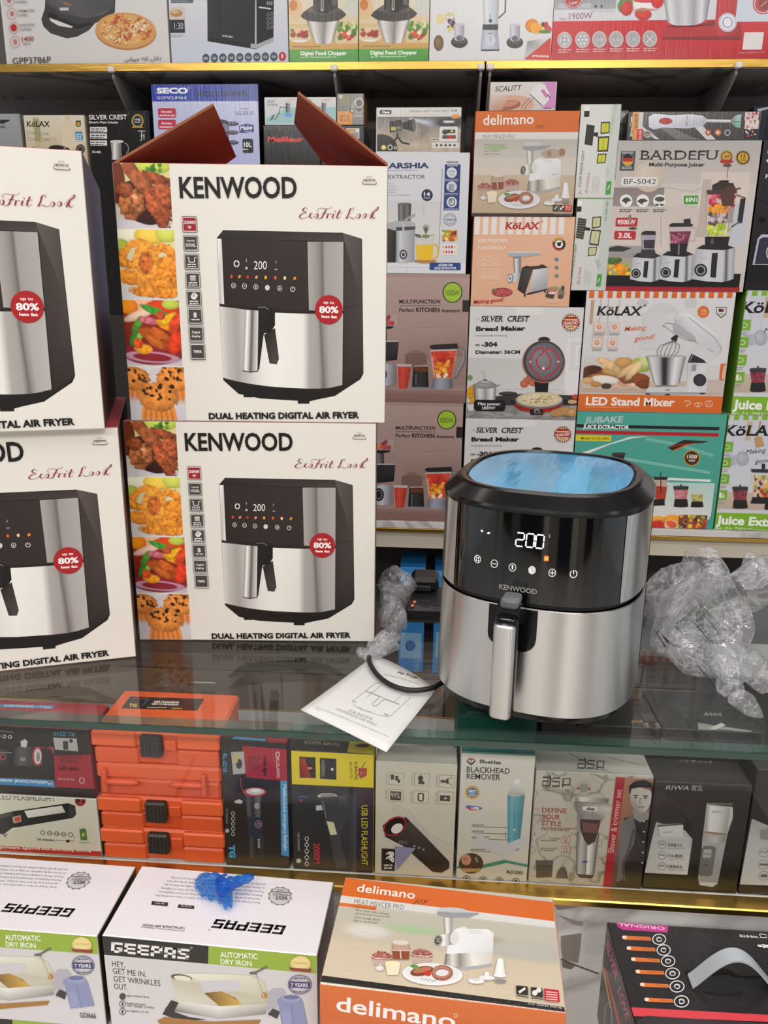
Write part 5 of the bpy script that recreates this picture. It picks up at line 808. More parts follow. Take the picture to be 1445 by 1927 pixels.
f.E(962, 695, 46, 44, '2a2930').E(962, 695, 36, 34, '3a3942').R(908, 585, 934, 630, '9a9aa2').R(724, 760, 750, 768, '77777c').R(580, 788, 612, 796, '2a2a2c').R(718, 792, 750, 802, '2a2a2c').R(965, 786, 998, 794, '2a2a2c')
f.P([(1110, 580), (1148, 578), (1138, 692), (1100, 694)], 'dd6a34').T('2000W', 1116, 690, 1128, 588, 20, 'f6e2d6', .02, up=(1138, 692))
f.R(90, 790, 1130, 930, 'e0702c', 'dc6826').T('LED Stand Mixer', 156, 872, 782, 882, 60, 'f8eee6', .035).T('Art.-Nr. 710818/germany-kolax.com', 156, 890, 470, 892, 12, 'f2b48c', .0, res=1)
f.L([(852, 848), (870, 840), (892, 846), (896, 862), (872, 872), (866, 888)], 6, 'f2cdb4').O(950, 862, 28, 22, 4, 'f2cdb4', 0, 180).L([(922, 858), (978, 858)], 4, 'f2cdb4').L([(950, 848), (950, 890)], 5, 'f2cdb4').O(1026, 862, 28, 24, 4, 'f2cdb4').L([(1010, 885), (1026, 842), (1042, 886)], 4, 'f2cdb4')
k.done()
Face.t = (0, 0, 1)
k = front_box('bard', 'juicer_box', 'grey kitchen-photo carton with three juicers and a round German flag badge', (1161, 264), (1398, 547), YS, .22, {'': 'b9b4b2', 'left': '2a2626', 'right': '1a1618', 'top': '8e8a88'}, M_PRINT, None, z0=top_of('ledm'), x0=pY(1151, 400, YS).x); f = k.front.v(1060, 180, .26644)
f.R(280, 300, 1390, 1400, 'c4bebc', 'cdc4c0').R(380, 312, 1390, 600, 'b8b3b2', 'c9c0bc').R(640, 620, 1330, 1120, 'd2c8c2', 'd8cdc8').R(350, 650, 700, 790, '8c807c', '9c908a').R(340, 780, 1000, 1060, 'd0c4be', 'd9cdc8').R(300, 1060, 600, 1250, 'a8a4a4', '8e8886').R(975, 540, 1290, 800, 'd8c8c0', 'e4d6ce').R(985, 590, 1000, 1000, 'c4b4ac').R(1190, 760, 1280, 1060, 'c9cbd6').R(1180, 1060, 1290, 1250, 'd4ccc8').L([(690, 640), (910, 680), (1000, 640)], 4, 'b4a49c').L([(690, 850), (690, 1060)], 4, 'a09890').R(285, 1250, 1240, 1360, '151315').R(280, 1345, 1240, 1400, 'a82030', 'b02838')
f.E(600, 570, 108, 112, 'd8ccc0', 0, 'c2b0a0', 30); [f.O(600, 570, 100-i*14, 104-i*14, 3, 'e6dccf') for i in range(6)]; f.L([(620, 320), (610, 460)], 4, 'b4aaa2')
f.T('BARDEFU', 535, 452, 1095, 452, 66, '26272b', .0, serif=.085).T('Multi-Purpose Juicer', 604, 500, 996, 501, 29, '2e2f33', .03).RR(411, 575, 662, 640, 'e4e2e0', 18).T('BF-5042', 426, 625, 652, 625, 38, '2f3034', .0)
f.R(408, 390, 498, 530, '45454a').R(414, 394, 494, 412, '9a9aa0').E(454, 452, 42, 46, '9a9690', 0, None, 28).E(454, 452, 38, 42, 'c02a20', 0, None, 28).E(454, 452, 38, 42, '1c1a1a', 0, None, 16, 195, 345).E(454, 452, 38, 42, 'd8a830', 0, None, 16, 20, 160).tiny(412, 502, 490, 7, 2, 'd4d4d8')
f.E(1152, 432, 46, 46, 'c89a40', 0, None, 26).E(1152, 432, 38, 38, '3a2a22', 0, None, 24).E(1152, 432, 32, 32, 'cfa548', 0, None, 24).T('100%', 1132, 440, 1176, 438, 18, '3a2412', .02, res=2).P([(1104, 470), (1112, 452), (1190, 452), (1198, 470), (1176, 478), (1128, 478)], 'b82c30').E(1157, 492, 30, 12, '6a4a34').L([(1165, 500), (1155, 580)], 4, '6a5a50').E(1268, 438, 50, 50, '1d1b1c', 0, None, 28).O(1268, 438, 48, 48, 4, 'b8963a').E(1268, 438, 37, 37, 'd2a83c', 0, None, 26).T('12', 1252, 440, 1286, 438, 26, '2a1c10', .02).tiny(1246, 446, 1292, 6, 2, '5a4418')
for x in (442, 560, 678): f.E(x, 744, 45, 46, 'eeecea', 0, None, 26).tiny(x-46, 802, x+46, 8, 2, '55504e')
f.P([(410, 745), (425, 725), (442, 718), (462, 722), (478, 742), (450, 752), (440, 770), (430, 752)], '4a4644').P([(520, 745), (545, 728), (575, 728), (598, 745), (560, 756), (562, 768), (552, 768)], '4a4644').E(680, 732, 34, 18, '55504e').R(648, 764, 672, 778, '4a4644').R(682, 764, 706, 778, '4a4644')
f.RR(372, 862, 520, 924, 'c02c38', 8).T('9500W', 379, 910, 506, 910, 34, 'f4eae8', .03, .05).RR(362, 956, 508, 1016, 'c02c38', 8).T('3.0L', 384, 1006, 482, 1006, 38, 'f4eae8', .03, .05).P([(838, 700), (956, 698), (964, 712), (958, 778), (848, 776), (840, 765)], 'eef0ea').P([(846, 706), (950, 704), (956, 716), (950, 770), (854, 770), (848, 760)], '5a9a44').T('6IN1', 860, 750, 944, 750, 32, 'f2f4ee', .02)
f.E(490, 938, 30, 8, '4a403c').E(470, 870, 12, 30, '8a7a72').P([(310, 1075), (380, 1060), (480, 1075), (420, 1100), (320, 1098)], '3a3836')
im = Im(52, 36, 'b4a496'); im.ell(16, 6, 16, 9, '4a7030', 0, .4, 1, 3).many(30, (2, 14, 50, 34), (4, 7), ['e8a020', 'f0c030', '8ab030', 'c84a28', 'e89028', 'd8b838', '5a8a30'], 4).ell(30, 22, 9, 11, 'f0a018').ell(30, 32, 8, 6, 'e8901c'); f.I(im, 296, 1145, 482, 1270)
def juicer(f, x0, y0, x1, yb, jar):
    w = x1-x0; f.P([(x0+w*.1, y0+8), (x0+w*.25, y0-18), (x1-w*.2, y0-18), (x1, y0+4), (x1-w*.3, y0+22)], '26242a').S([(x0+w*.1, y0+10), (x0+w*.35, y0+16), (x0+w*.72, y0+20)], [(x0, yb-22), (x0+w*.33, yb-6), (x0+w*.68, yb)], ['bcbcc4', 'd4d4da', 'cfcfd6']).S([(x0+w*.72, y0+20), (x0+w*.8, y0+16), (x0+w*.88, y0+10), (x1, y0+2)], [(x0+w*.68, yb), (x0+w*.78, yb-6), (x0+w*.86, yb-12), (x1-w*.04, yb-24)], ['d9d9e0', '55545c', 'c9c9d2', 'a4a4ae']).E(x0+w*.2, yb-w*.28, w*.15, w*.15, '232227').O(x0+w*.2, yb-w*.28, w*.11, w*.11, w*.03, 'a4a2aa').P([(x0+w*.46, y0+40), (x0+w*.6, y0+38), (x0+w*.55, yb-30), (x0+w*.42, yb-36)], '26242a').tiny(x0+w*.2, y0+w*.24, x0+w*.36, 4, 1, '8a8a92')
juicer(f, 468, 1130, 690, 1318, 0); juicer(f, 672, 1118, 920, 1318, 0); juicer(f, 908, 1072, 1212, 1318, 0)
f.P([(540, 1135), (552, 1085), (642, 1085), (655, 1130), (600, 1150)], '3a3640').P([(548, 985), (652, 985), (642, 1086), (555, 1086)], 'a8a2ae').P([(556, 1020), (646, 1018), (640, 1080), (560, 1080)], '3c3340').P([(552, 965), (580, 955), (650, 958), (652, 985), (550, 985)], '2c2a2e').L([(560, 990), (564, 1080)], 5, 'cfc9d2')
im = Im(36, 30, '7a3a52'); im.many(40, (0, 4, 36, 30), (3, 5.5), ['8a3a58', '6a2440', 'a85a78', '7a2a4a', 'b4768c'], 8); f.P([(750, 920), (905, 915), (880, 1045), (755, 1048)], 'cdbcc2'); f.I(im, 750, 945, 900, 1046, [(752, 960), (900, 958), (878, 1046), (757, 1048)]); f.P([(752, 1046), (878, 1044), (862, 1130), (758, 1128)], '232025').P([(745, 912), (770, 900), (850, 900), (850, 872), (896, 868), (898, 905), (918, 912), (905, 926), (752, 928)], '2a282c').L([(905, 925), (942, 930), (928, 1018), (882, 1022)], 8, 'c9c2c6').L([(815, 1050), (812, 1125)], 10, '8a8690')
im = Im(52, 84, 'd8c4bc'); im.many(34, (2, 2, 50, 26), (5, 8), ['c83a50', 'd86078', 'b82c44', 'e08a98', 'a83a48'], 11).many(22, (2, 24, 50, 42), (5, 8), ['e88a28', 'f0a030', 'd8701c', 'a8c040'], 12).many(30, (2, 40, 50, 64), (4, 7), ['5a4a50', '8a7a80', '6a4450', 'c9bcc0', 'a89aa0'], 13).many(20, (2, 62, 50, 84), (5, 8), ['b0cc30', 'c4d848', '9ab828', 'd0d860'], 14); f.I(im, 1010, 690, 1220, 1000, [(1018, 692), (1222, 688), (1172, 1000), (1010, 996)])
f.P([(1010, 668), (1225, 655), (1222, 692), (1016, 700)], '4a403f').P([(1050, 632), (1090, 612), (1200, 618), (1208, 660), (1050, 668)], '3c2e2c').P([(1098, 600), (1166, 598), (1166, 616), (1098, 618)], '2a2223').L([(1215, 662), (1252, 652)], 8, '4a4040').P([(1150, 640), (1212, 640), (1200, 780), (1120, 780), (1105, 700)], '5a3a36').P([(1000, 998), (1172, 996), (1160, 1062), (1000, 1055)], '241e20').P([(1040, 1010), (1060, 1010), (1058, 1050), (1036, 1050)], '5a5058').L([(1220, 700), (1286, 724)], 6, '3a3436').P([(1250, 728), (1286, 726), (1262, 890), (1228, 890)], '2a2626').L([(1180, 930), (1230, 898), (1262, 896)], 7, '3a3436').L([(1172, 830), (1140, 985)], 12, 'e4dcda').L([(1020, 700), (1014, 985)], 4, 'eee6e2').R(1165, 790, 1190, 900, 'a89898')
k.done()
Face.t = (0, 0, 1)
k = front_box('hand', 'hand_blender_box', 'long flat grey box with a white hand blender, lying on the three-juicer carton', (1183, 210), (1427, 263), YS, .12, {'': '4a4648', 'left': '2c2828', 'top': '3a3636'}, M_GLOSS, None, z0=top_of('bard')); f = k.front.v(1060, 180, .26644)
f.R(445, 105, 1385, 312, '5c5858', '4e4a4a').P([(600, 140), (900, 290), (980, 310), (800, 310), (640, 200)], '7a7676').P([(905, 200), (985, 215), (1075, 310), (1010, 310)], 'd6d2d2').P([(555, 215), (680, 308), (650, 308), (545, 235)], 'cfcbcb').R(445, 105, 492, 312, '2a2628').T('Silver Crest', 488, 290, 488, 150, 15, 'e4e0e0', .02, .1, up=(470, 290)).R(492, 112, 536, 240, 'e0923a').T('HAND BLENDER', 524, 304, 528, 126, 20, '3a2410', .005, up=(500, 304)).R(492, 240, 556, 312, 'e0923a').R(522, 236, 556, 306, 'c8283c').T('SC-008', 548, 302, 550, 246, 13, 'f2e0e0', .02, up=(534, 302)).R(536, 118, 556, 236, 'cfcaca')
f.Q([(602, 150), (640, 128), (760, 138), (900, 132), (985, 142), (1014, 170), (1012, 186), (985, 215), (880, 232), (700, 226), (636, 240), (604, 220)], ['d9dbe8', 'e9ebf4', 'e2e4ee', 'e6e8f0', 'd4d6e2', 'c9cbd8', 'b9bbc8', 'bcbecc', 'c4c6d4', 'ccd0de', 'c4c8d8', 'cfd1e0']).E(722, 180, 48, 24, 'c43a3e', 0, 'a82c34').L([(768, 140), (772, 225)], 2, 'a9abb8').T('Silver Crest', 876, 214, 876, 140, 9, '3a3a42', .02, up=(866, 214), res=1).P([(1012, 166), (1185, 170), (1185, 190), (1012, 188)], 'c9c9d0').L([(1012, 172), (1185, 176)], 4, 'f0f0f4').Q([(1180, 176), (1215, 140), (1256, 132), (1248, 230), (1215, 222), (1180, 192)], ['8a8e90', '9ac4b8', 'b4dcd0', '8abab0', '7aa8a0', '6a7074']).L([(1195, 182), (1250, 186)], 6, '5a6a68')
f.R(1285, 115, 1375, 175, 'd9cfd2').R(1285, 175, 1375, 235, 'e2d4d4').R(1280, 235, 1372, 305, '3a3a48'); g = random.Random(9); [f.E(g.uniform(1290, 1368), g.uniform(120, 295), g.uniform(5, 14), g.uniform(4, 9), ('c04a58', 'd8808a', 'e8dcd8', 'b83a4a', 'c89a50', 'e6e0e0')[i % 6], g.uniform(0, 90), None, 7) for i in range(34)]; f.E(1022, 260, 20, 21, 'b85a3a').E(1022, 260, 10, 11, 'e2c0b0').E(1090, 261, 24, 24, 'c8703a').E(1090, 261, 12, 12, 'e8d2c4').E(1157, 262, 22, 22, 'c4c4cc').E(1157, 262, 16, 16, '4a5468').E(593, 272, 28, 26, 'c9c4ba').E(593, 272, 20, 18, '4a4640').tiny(580, 268, 606, 6, 2, 'cfc8b8').tiny(620, 262, 640, 4, 3, 'bbb')
k.done()
Face.t = (0, 0, 1)
k = front_box('dark', 'dark_box', 'small black box end peeping out left of the hand blender box', (1166, 207), (1179, 263), 2.16, .1, {'': '201d1f'}, M_GLOSS, None, z0=top_of('bard')); f = k.front; f.R(1166, 212, 1176, 232, '8a8688').R(1166, 236, 1176, 252, '5a5658'); k.done()
# ---- solar lights (two, standing on end)
def solar(key, label, q, z0, z1):
    k = front_box(key, 'solar_light_box', label, q[0], q[1], YS, .1, {'': 'cfd2ca', 'right': 'b4b9b0', 'left': '5a7a44', 'top': 'd4d8d0'}, M_PRINT, 'white solar light boxes', z0=z0, x0=z1); f = k.front.v(1060, 180, .26644); return k, f
k, f = solar('sol_lo', 'tall white solar light box with cream lamps, lower of the two', ((1078, 373), (1141, 545)), top_of('ledm'), pY(1077, 490, YS).x+.0015)
f.R(20, 715, 345, 1375, 'd9dbd6', 'd4d6d2').R(284, 724, 340, 1362, 'c9cec9').R(82, 720, 340, 732, '6aa04a')
f.R(100, 745, 130, 780, 'eef0ec').R(96, 782, 126, 820, '1d1d1f').P([(104, 862), (164, 872), (140, 1018), (86, 1006)], '3c3630'); [f.L([(100-i*2, 880+i*18), (158-i*3, 888+i*18)], 3, 'a49a84') for i in range(8)]; f.P([(140, 925), (190, 935), (188, 955), (150, 950)], '26241f')
for a in (((205, 856), (268, 852), (262, 930), (200, 940)), ((196, 945), (266, 948), (248, 1062), (180, 1052)), ((178, 1070), (240, 1068), (228, 1128), (172, 1134))): f.P(a, '3a3a34').P([(sum(p[0] for p in a)/4*.22+x*.78, sum(p[1] for p in a)/4*.22+y*.78) for x, y in a], 'cfcf9e').L([((a[0][0]+a[1][0])/2, a[0][1]), ((a[2][0]+a[3][0])/2, a[2][1])], 4, 'a8a880')
f.T('SOLAR SENSOR LIGHT', 66, 1290, 96, 1050, 20, '3a3a3c', .0, up=(50, 1288)).T('192 SMD LED', 305, 885, 318, 745, 14, '5a9a44', .0, up=(290, 884)).T('JD-2192A', 112, 1335, 128, 1212, 20, 'c2484c', .0, up=(96, 1333)).T('JU', 60, 1340, 66, 1310, 24, 'c2484c', -.01, up=(40, 1338)); [f.L([(145+i*13, 1335), (158+i*13, 1225+i*8)], 2, 'a4a6a2') for i in range(4)]
f.P([(240, 1262), (272, 1260), (262, 1345), (230, 1348)], '4aa040').L([(242, 1320), (256, 1290)], 6, 'e4f0e0').P([(222, 1165), (248, 1150), (268, 1205), (245, 1225)], 'b9bdc4')
k.done()
Face.t = (0, 0, 1)
k, f = solar('sol_up', 'tall white solar light box with yellow lamps, upper of the two', ((1090, 196), (1155, 371)), top_of('sol_lo'), pY(1085, 300, YS).x+.0015)
f.R(75, 40, 400, 720, 'dcdedb', 'd8dad6').R(340, 55, 400, 710, 'ccd2cc').R(150, 75, 184, 108, 'eef0ec').R(148, 108, 182, 150, '1d1d1f')
f.P([(165, 202), (222, 212), (204, 354), (148, 344)], '2b2826').L([(184, 208), (168, 348)], 2, '4a4644').L([(160, 280), (212, 288)], 2, '4a4644').P([(205, 262), (245, 258), (245, 295), (205, 280)], '1f1d1c')
for a in (((265, 186), (330, 184), (325, 265), (262, 272)), ((245, 290), (325, 285), (315, 395), (240, 398)), ((242, 412), (306, 408), (296, 476), (234, 480))): f.P(a, '2b2a26').P([(sum(p[0] for p in a)/4*.22+x*.78, sum(p[1] for p in a)/4*.22+y*.78) for x, y in a], 'd2ce3c').L([((a[0][0]+a[1][0])/2, a[0][1]), ((a[2][0]+a[3][0])/2, a[2][1])], 4, '8a8830')
f.T('SOLAR SENSOR LIGHT', 122, 645, 150, 390, 20, '3a3a3c', .0, up=(104, 643)).T('JD-2192/D-A', 168, 688, 190, 545, 18, 'c2484c', .0, up=(152, 686)).T('JU', 122, 698, 128, 668, 22, 'c2484c', -.01, up=(104, 696)).T('192 SMD COB', 345, 270, 380, 60, 18, 'a8c8a0', .0, up=(328, 268)); [f.L([(200+i*14, 690), (216+i*14, 560+i*8)], 2, 'a4a6a2') for i in range(4)]
f.P([(305, 606), (340, 604), (332, 696), (297, 700)], '4aa040').L([(312, 666), (326, 630)], 6, 'e4f0e0').P([(292, 520), (315, 510), (330, 545), (310, 565)], 'c4c8d2')
k.done()
# ---- right-hand stack cut by the picture edge
Face.t = (0, 0, 1)
xk = BOXES['juba'].p0.x+BOXES['juba'].W+.004
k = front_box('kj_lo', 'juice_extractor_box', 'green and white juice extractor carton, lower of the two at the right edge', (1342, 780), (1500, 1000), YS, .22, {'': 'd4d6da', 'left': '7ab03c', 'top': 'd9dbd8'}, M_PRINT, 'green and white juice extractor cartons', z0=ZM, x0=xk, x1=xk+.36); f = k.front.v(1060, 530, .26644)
def kolax_juice(f, dx=0):
    f.R(1000, 930, 2400, 1800, 'cfd2de', 'd8d8de')
    for i in range(16): x = 1142+i*66; f.R(x, 935, x+33, 978, '84b830')
    f.R(1010, 1480, 2400, 1640, 'cbbcac', 'c4b09e').L([(1205, 985), (1195, 1200), (1185, 1240)], 9, 'c9c9d4').P([(1150, 1225), (1225, 1225), (1222, 1300), (1150, 1300)], 'c4c6d2'); [f.L([(1160+i*12, 1230), (1160+i*12, 1298)], 4, '9a9eac') for i in range(5)]
    f.L([(1290, 985), (1270, 1200)], 9, 'd4d4dc').E(1265, 1250, 46, 52, 'c4c6d0', 0, 'a8abb8').R(1300, 985, 1318, 1120, 'cdb294').L([(1392, 985), (1370, 1100)], 12, 'b89468').P([(1345, 1105), (1400, 1090), (1420, 1160), (1360, 1175)], 'c49a6c')
    f.T('KöLAX', 1120, 1088, 1545, 1090, 76, '17181a', .025, .16, serif=.06).T('Making', 1288, 1218, 1424, 1206, 32, '2a2c30', .0, .3).T('good!', 1352, 1285, 1470, 1272, 32, '2a2c30', .0, .3)
    for x, y in ((1152, 1168), (1138, 1280), (1126, 1395), (1110, 1508)): f.RR(x-40, y-38, x+40, y+34, '7cb438', 8).O(x, y, 24, 16, 4, 'e9f0dc').tiny(x-34, y+44, x+24, 8, 2, '9a9aa4')
    f.E(1108, 1508, 10, 22, 'e9f0dc').E(1086, 1516, 6, 12, 'e9f0dc').E(1130, 1516, 6, 12, 'e9f0dc')
    cup(f, 1196, 1475, 104, 120, ['8a3a48', '9c4a58', '6a2838'], 4); cup(f, 1420, 1480, 110, 125, ['c04a30', 'd0603a'], 8)
    im = Im(34, 40, 'd8c4b0'); im.many(50, (1, 1, 33, 39), (3, 5), ['c84a28', 'e8b030', 'f0e0b0', '7a3048', 'd88a30', 'b8301c', '8a9a30', '4a2438'], 21); f.I(im, 1332, 1360, 1470, 1520, [(1332, 1365), (1475, 1370), (1455, 1530), (1345, 1525)]); f.P([(1322, 1322), (1480, 1325), (1475, 1350), (1328, 1346)], '33333a').P([(1400, 1285), (1424, 1286), (1424, 1322), (1400, 1322)], '26262b').P([(1335, 1520), (1462, 1524), (1478, 1570), (1320, 1566)], '222226').L([(1332, 1360), (1345, 1520)], 4, 'e9e9ee')
    f.R(1000, 1628, 2400, 1800, '84b92e', '7cb02a').T('Juice Extractor', 1076, 1712, 1690, 1740, 64, 'f6faf0', .04).T('Art.-Nr.:709312/germany-kolax.com', 1066, 1752, 1640, 1782, 26, 'e4f0cf', .005)
kolax_juice(f); k.done()
kb = k.copy('green and white juice extractor carton, upper of the two at the right edge', V((k.p0.x+.004, YS, top_of('kj_lo')))); zt2 = top_of('kj_lo')+k.H+.0006
Face.t = (0, 0, 1)
k = front_box('blkr', 'appliance_box', 'large black carton at the right edge, above the green and white cartons', (1427, 263), (1500, 533), YS, .2, {'': '26242a', 'left': '121114', 'top': '1a191c'}, M_GLOSS, None, z0=zt2, x0=BOXES['bard'].p0.x+BOXES['bard'].W+.004, x1=BOXES['bard'].p0.x+BOXES['bard'].W+.3); f = k.front.v(1060, 180, .26644)
f.R(1230, 305, 2400, 1330, '38363c', '201e22').T('F', 1426, 586, 1440, 586, 30, 'f0eef0', .04).E(1455, 400, 14, 22, 'a4b8d4').E(1450, 460, 16, 12, 'e4e2e6').L([(1445, 630), (1420, 640), (1412, 665), (1430, 690)], 5, '17161a').L([(1360, 730), (1440, 760), (1470, 830), (1450, 900)], 5, '17161a').E(1404, 876, 26, 20, '0e0d10').L([(1280, 1060), (1420, 1000), (1460, 940)], 6, '17161a').P([(1335, 1195), (1372, 1010), (1400, 980), (1700, 985), (1700, 1200)], 'c4c0cf').P([(1350, 1190), (1384, 1015), (1410, 1000), (1700, 1005), (1700, 1190)], '3c384c').O(1462, 1110, 30, 50, 8, 'd4d2dc')
k.done()
Face.t = (0, 0, 1)
k = front_box('navy', 'appliance_box', 'small dark navy box standing on the black carton at the right edge', (1419, 200), (1480, 262), 2.14, .14, {'': '232a38', 'left': '14181f', 'top': '2c3442'}, M_GLOSS, None, z0=top_of('blkr')); f = k.front; f.P([(1425, 205), (1450, 196), (1450, 203), (1426, 211)], 'aeb4bc').R(1442, 212, 1480, 262, '1b2030'); k.done()
Face.t = (0, 0, 1)
# ================================================================ the air fryer on the glass
FA, FB, FN = .1200, .144, 2.75
FRX, FRY, FRZ, FYAW = .1455, .924, ZG+.0008, math.radians(-17)
FM = Matrix.Translation((FRX, FRY, FRZ))@Matrix.Rotation(FYAW, 4, 'Z')
fr = empty('air_fryer', (FRX, FRY, FRZ), FYAW); tag(fr, 'black and brushed steel air fryer with lit 200 display, standing on the glass counter', 'air fryer'); bpy.context.view_layer.update()
def fpt(phi, z, d=0):
    """point of the rounded-square wall, phi from the front, d inwards"""
    k = 1.018-.10*z; a, b = FA*k-d, FB*k-d; s, c = math.sin(phi), math.cos(phi)
    return V((a*math.copysign(abs(s)**(2/FN), s), -b*math.copysign(abs(c)**(2/FN), c), z))
def front_y(x, z):
    k = 1.018-.10*z; return -FB*k*(max(0, 1-abs(x/(FA*k))**FN))**(1/FN)
def phis(p0, p1, n=60): return [p0+(p1-p0)*i/n for i in range(n+1)]
def phi_of(x, z):
    k = 1.018-.10*z; t = abs(x/(FA*k))**(FN/2); return math.copysign(math.asin(min(1, t)), x)
def loft(rows, col, ph, closed=False):
    m = MB(); n = len(ph)
    for a, b in zip(rows, rows[1:]):
        m.add([FM@fpt(p, z, d) for z, d in (a, b) for p in ph], [(j, j+1, n+j+1, n+j) for j in range(n-1)], col, True)
    return m
M_STEEL = mat('brushed_steel', 'd2d1cf', .31, 1, .05, 220, (.12, .12, 9), aniso=.96)
M_BLK = mat('black_plastic', '0b0b0d', .2, spec=.35)
M_BGL = mat('black_glass_panel', '060607', .05, coat=.8)
ALL = phis(-math.pi, math.pi, 160)
b = loft([(0.003, .05), (.005, .034), (.012, .026), (.022, .006), (.0312, .0012), (.0316, .004), (.157, .004), (.158, .0036), (.1615, .0036), (.163, .004), (.262, .004), (.2622, -.0012), (.2655, -.0016), (.2685, 0), (.2805, .013), (.2825, .0165), (.2825, .0215), (.279, .024), (.2785, .03)], '111', ALL)
b.add([FM@fpt(p, .2785, .03) for p in ALL[:-1]], [tuple(range(len(ALL)-1))], '111'); b.obj('body', M_BLK, fr)
W = 1.72
d = loft([(.0318, .0012), (.0324, 0), (.1562, 0), (.1570, .0012)], 'ccc', phis(-W, W, 120)); d.obj('drawer_front', M_STEEL, fr)
pr, plf = phi_of(.097, .2), phi_of(-.085, .2)
for a, c in ((pr, W), (-W, plf)):
    s = loft([(.1632, .0012), (.1636, 0), (.2612, 0), (.2618, .0012)], 'ccc', phis(a, c, 40)); s.obj('side_panel', M_STEEL, fr)
loft([(.1625, .0016), (.163, .0006), (.2615, .0006), (.262, .0016)], '111', phis(plf, pr, 60)).obj('control_panel', M_BGL, fr)
# rear housing, a little proud of the steel
loft([(.027, .003), (.028, -.0012), (.261, -.0012), (.262, .003)], '111', phis(W, 2*math.pi-W, 80)).obj('rear_housing', M_BLK, fr)
f = MB(); f.add([FM@fpt(p, .2805, .0255) for p in ALL[:-1]], [tuple(range(len(ALL)-1))], '59b4dc')
f.obj('blue_film', mat('blue_protective_film', '4cbcf6', .1, .5, var=.12, bscale=9, stretch=(4, .6, 1), bump=.5), fr)
class Wall(Face):
    """print that follows the curved front of the fryer"""
    def __init__(s, mb, off): s.off = off; Face.__init__(s, FM@V((-.14, -.139, 0)), FM.to_3x3()@V((1, 0, 0)), V((0, 0, 1)), .28, .3, mb)
    def put(s, uvs, faces, cols, smooth=False):
        s.k += 1; s.mb.add([FM@V((u-.14, front_y(u-.14, z)-s.off-s.k*EPS, z)) for u, z in uvs], faces, cols)
Face.t = (0, 0, 1); m = MB(); w = Wall(m, .0001).v(800, 830, .31834); g = 'ffffff'
def seg(f, x, y, on, W=46, H=78, sk=-8, t=7):
    p = lambda u, v: (x+u*W+sk*v, y+v*H+u*W*.1)
    S = {'a': ((.1, 0), (.9, 0)), 'b': ((1, .06), (1, .46)), 'c': ((1, .54), (1, .94)), 'd': ((.1, 1), (.9, 1)), 'e': ((0, .54), (0, .94)), 'f': ((0, .06), (0, .46)), 'g': ((.1, .5), (.9, .5))}
    for k in on: f.L([p(*S[k][0]), p(*S[k][1])], t, g)
M_LIT = mat('lit_digits', 'f4f6ff', .4, emit=1.6)
for x, y, on in ((546, 535, 'abged'), (606, 540, 'abcdef'), (662, 547, 'abcdef')):
    m = MB(); w = Wall(m, .0001); seg(w, x, y, on); m.obj('display_digit', M_LIT, fr)
m = MB(); w = Wall(m, .0001); w.E(334, 533, 8, 5, g, 40).E(376, 543, 9, 5, g, -10); m.obj('fan_light', M_LIT, fr)
m = MB(); w = Wall(m, .00006); g = 'd9d9d9'
for x, y in ((307, 700), (412, 720), (521, 739), (636, 755), (754, 772)): w.O(x, y, 22, 24, 4, g)
for q, r in ((-7, -8), (7, -7), (-7, 7), (7, 8)): w.E(307+q, 700+r, 5, 6, g, 0, None, 10)
w.L([(399, 719), (426, 722)], 5, g).L([(521, 724), (521, 750)], 9, g).E(636, 755, 16, 18, g).L([(636, 743), (637, 757), (645, 763)], 4, '222').L([(741, 770), (768, 774)], 5, g).L([(755, 758), (754, 787)], 5, g).O(877, 785, 22, 24, 5, g, -60, 240).L([(878, 762), (877, 786)], 5, g)
w.E(738, 556, 4, 13, '77787a').P([(706, 674), (734, 672), (734, 702), (706, 702)], 'e07a28').E(720, 688, 9, 8, 'f2b478').R(712, 668, 730, 676, 'd8601c'); m.obj('touch_icons', mat('panel_print', attr=True, rough=.4, emit=.35), fr)
m = MB(); w = Wall(m, .00006); w.T('KENWOOD', 441, 866, 665, 898, 31, '8c8a88', .03); m.obj('brand_lettering', M_PAINT, fr); m = None
# handle: steel face, black back, bracket with clear cover
def lp(x, y, z): return FM@V((x, y, z))
def bar(x0, x1, y0, y1, z0, z1, r, col, rz=.006, n=6):
    """upright bar, rounded in plan"""
    mm = MB(); P = []
    for cx, cy, t in ((x1-r, y1-r, 0), (x0+r, y1-r, 90), (x0+r, y0+r, 180), (x1-r, y0+r, 270)):
        P += [(cx+r*math.cos(math.radians(t+i*90/n)), cy+r*math.sin(math.radians(t+i*90/n))) for i in range(n+1)]
    cx, cy = (x0+x1)/2, (y0+y1)/2; N = len(P); R = []
    for z, s in ((z0, .8), (z0+rz*.4, .95), (z0+rz, 1), (z1-rz, 1), (z1-rz*.4, .95), (z1, .8)): R += [lp(cx+(px-cx)*(s if 1 else 1), cy+(py-cy)*s, z) for px, py in P]
    F = [(i*N+j, i*N+(j+1) % N, (i+1)*N+(j+1) % N, (i+1)*N+j) for i in range(5) for j in range(N)]
    mm.add(R, F, col, True); mm.add(R[:N], [tuple(range(N))[::-1]], col); mm.add(R[-N:], [tuple(range(N))], col); return mm
HX0, HX1, HY = -.0225, .0005, -.189
h = MB(); h.v = []; hb = bar(HX0-.001, HX1+.001, HY+.004, HY+.022, .042, .158, .006, '111')
ya = -.140
for i in range(9):
    pass
arch = [lp((HX0+HX1)/2, HY+.013+(ya-HY-.013)*t, .156+.014*math.sin(math.pi*min(1, t*1.15))*.7-.012*t) for t in [i/8 for i in range(9)]]
hx2 = (HX1-HX0)/2+.001
pts = []; 
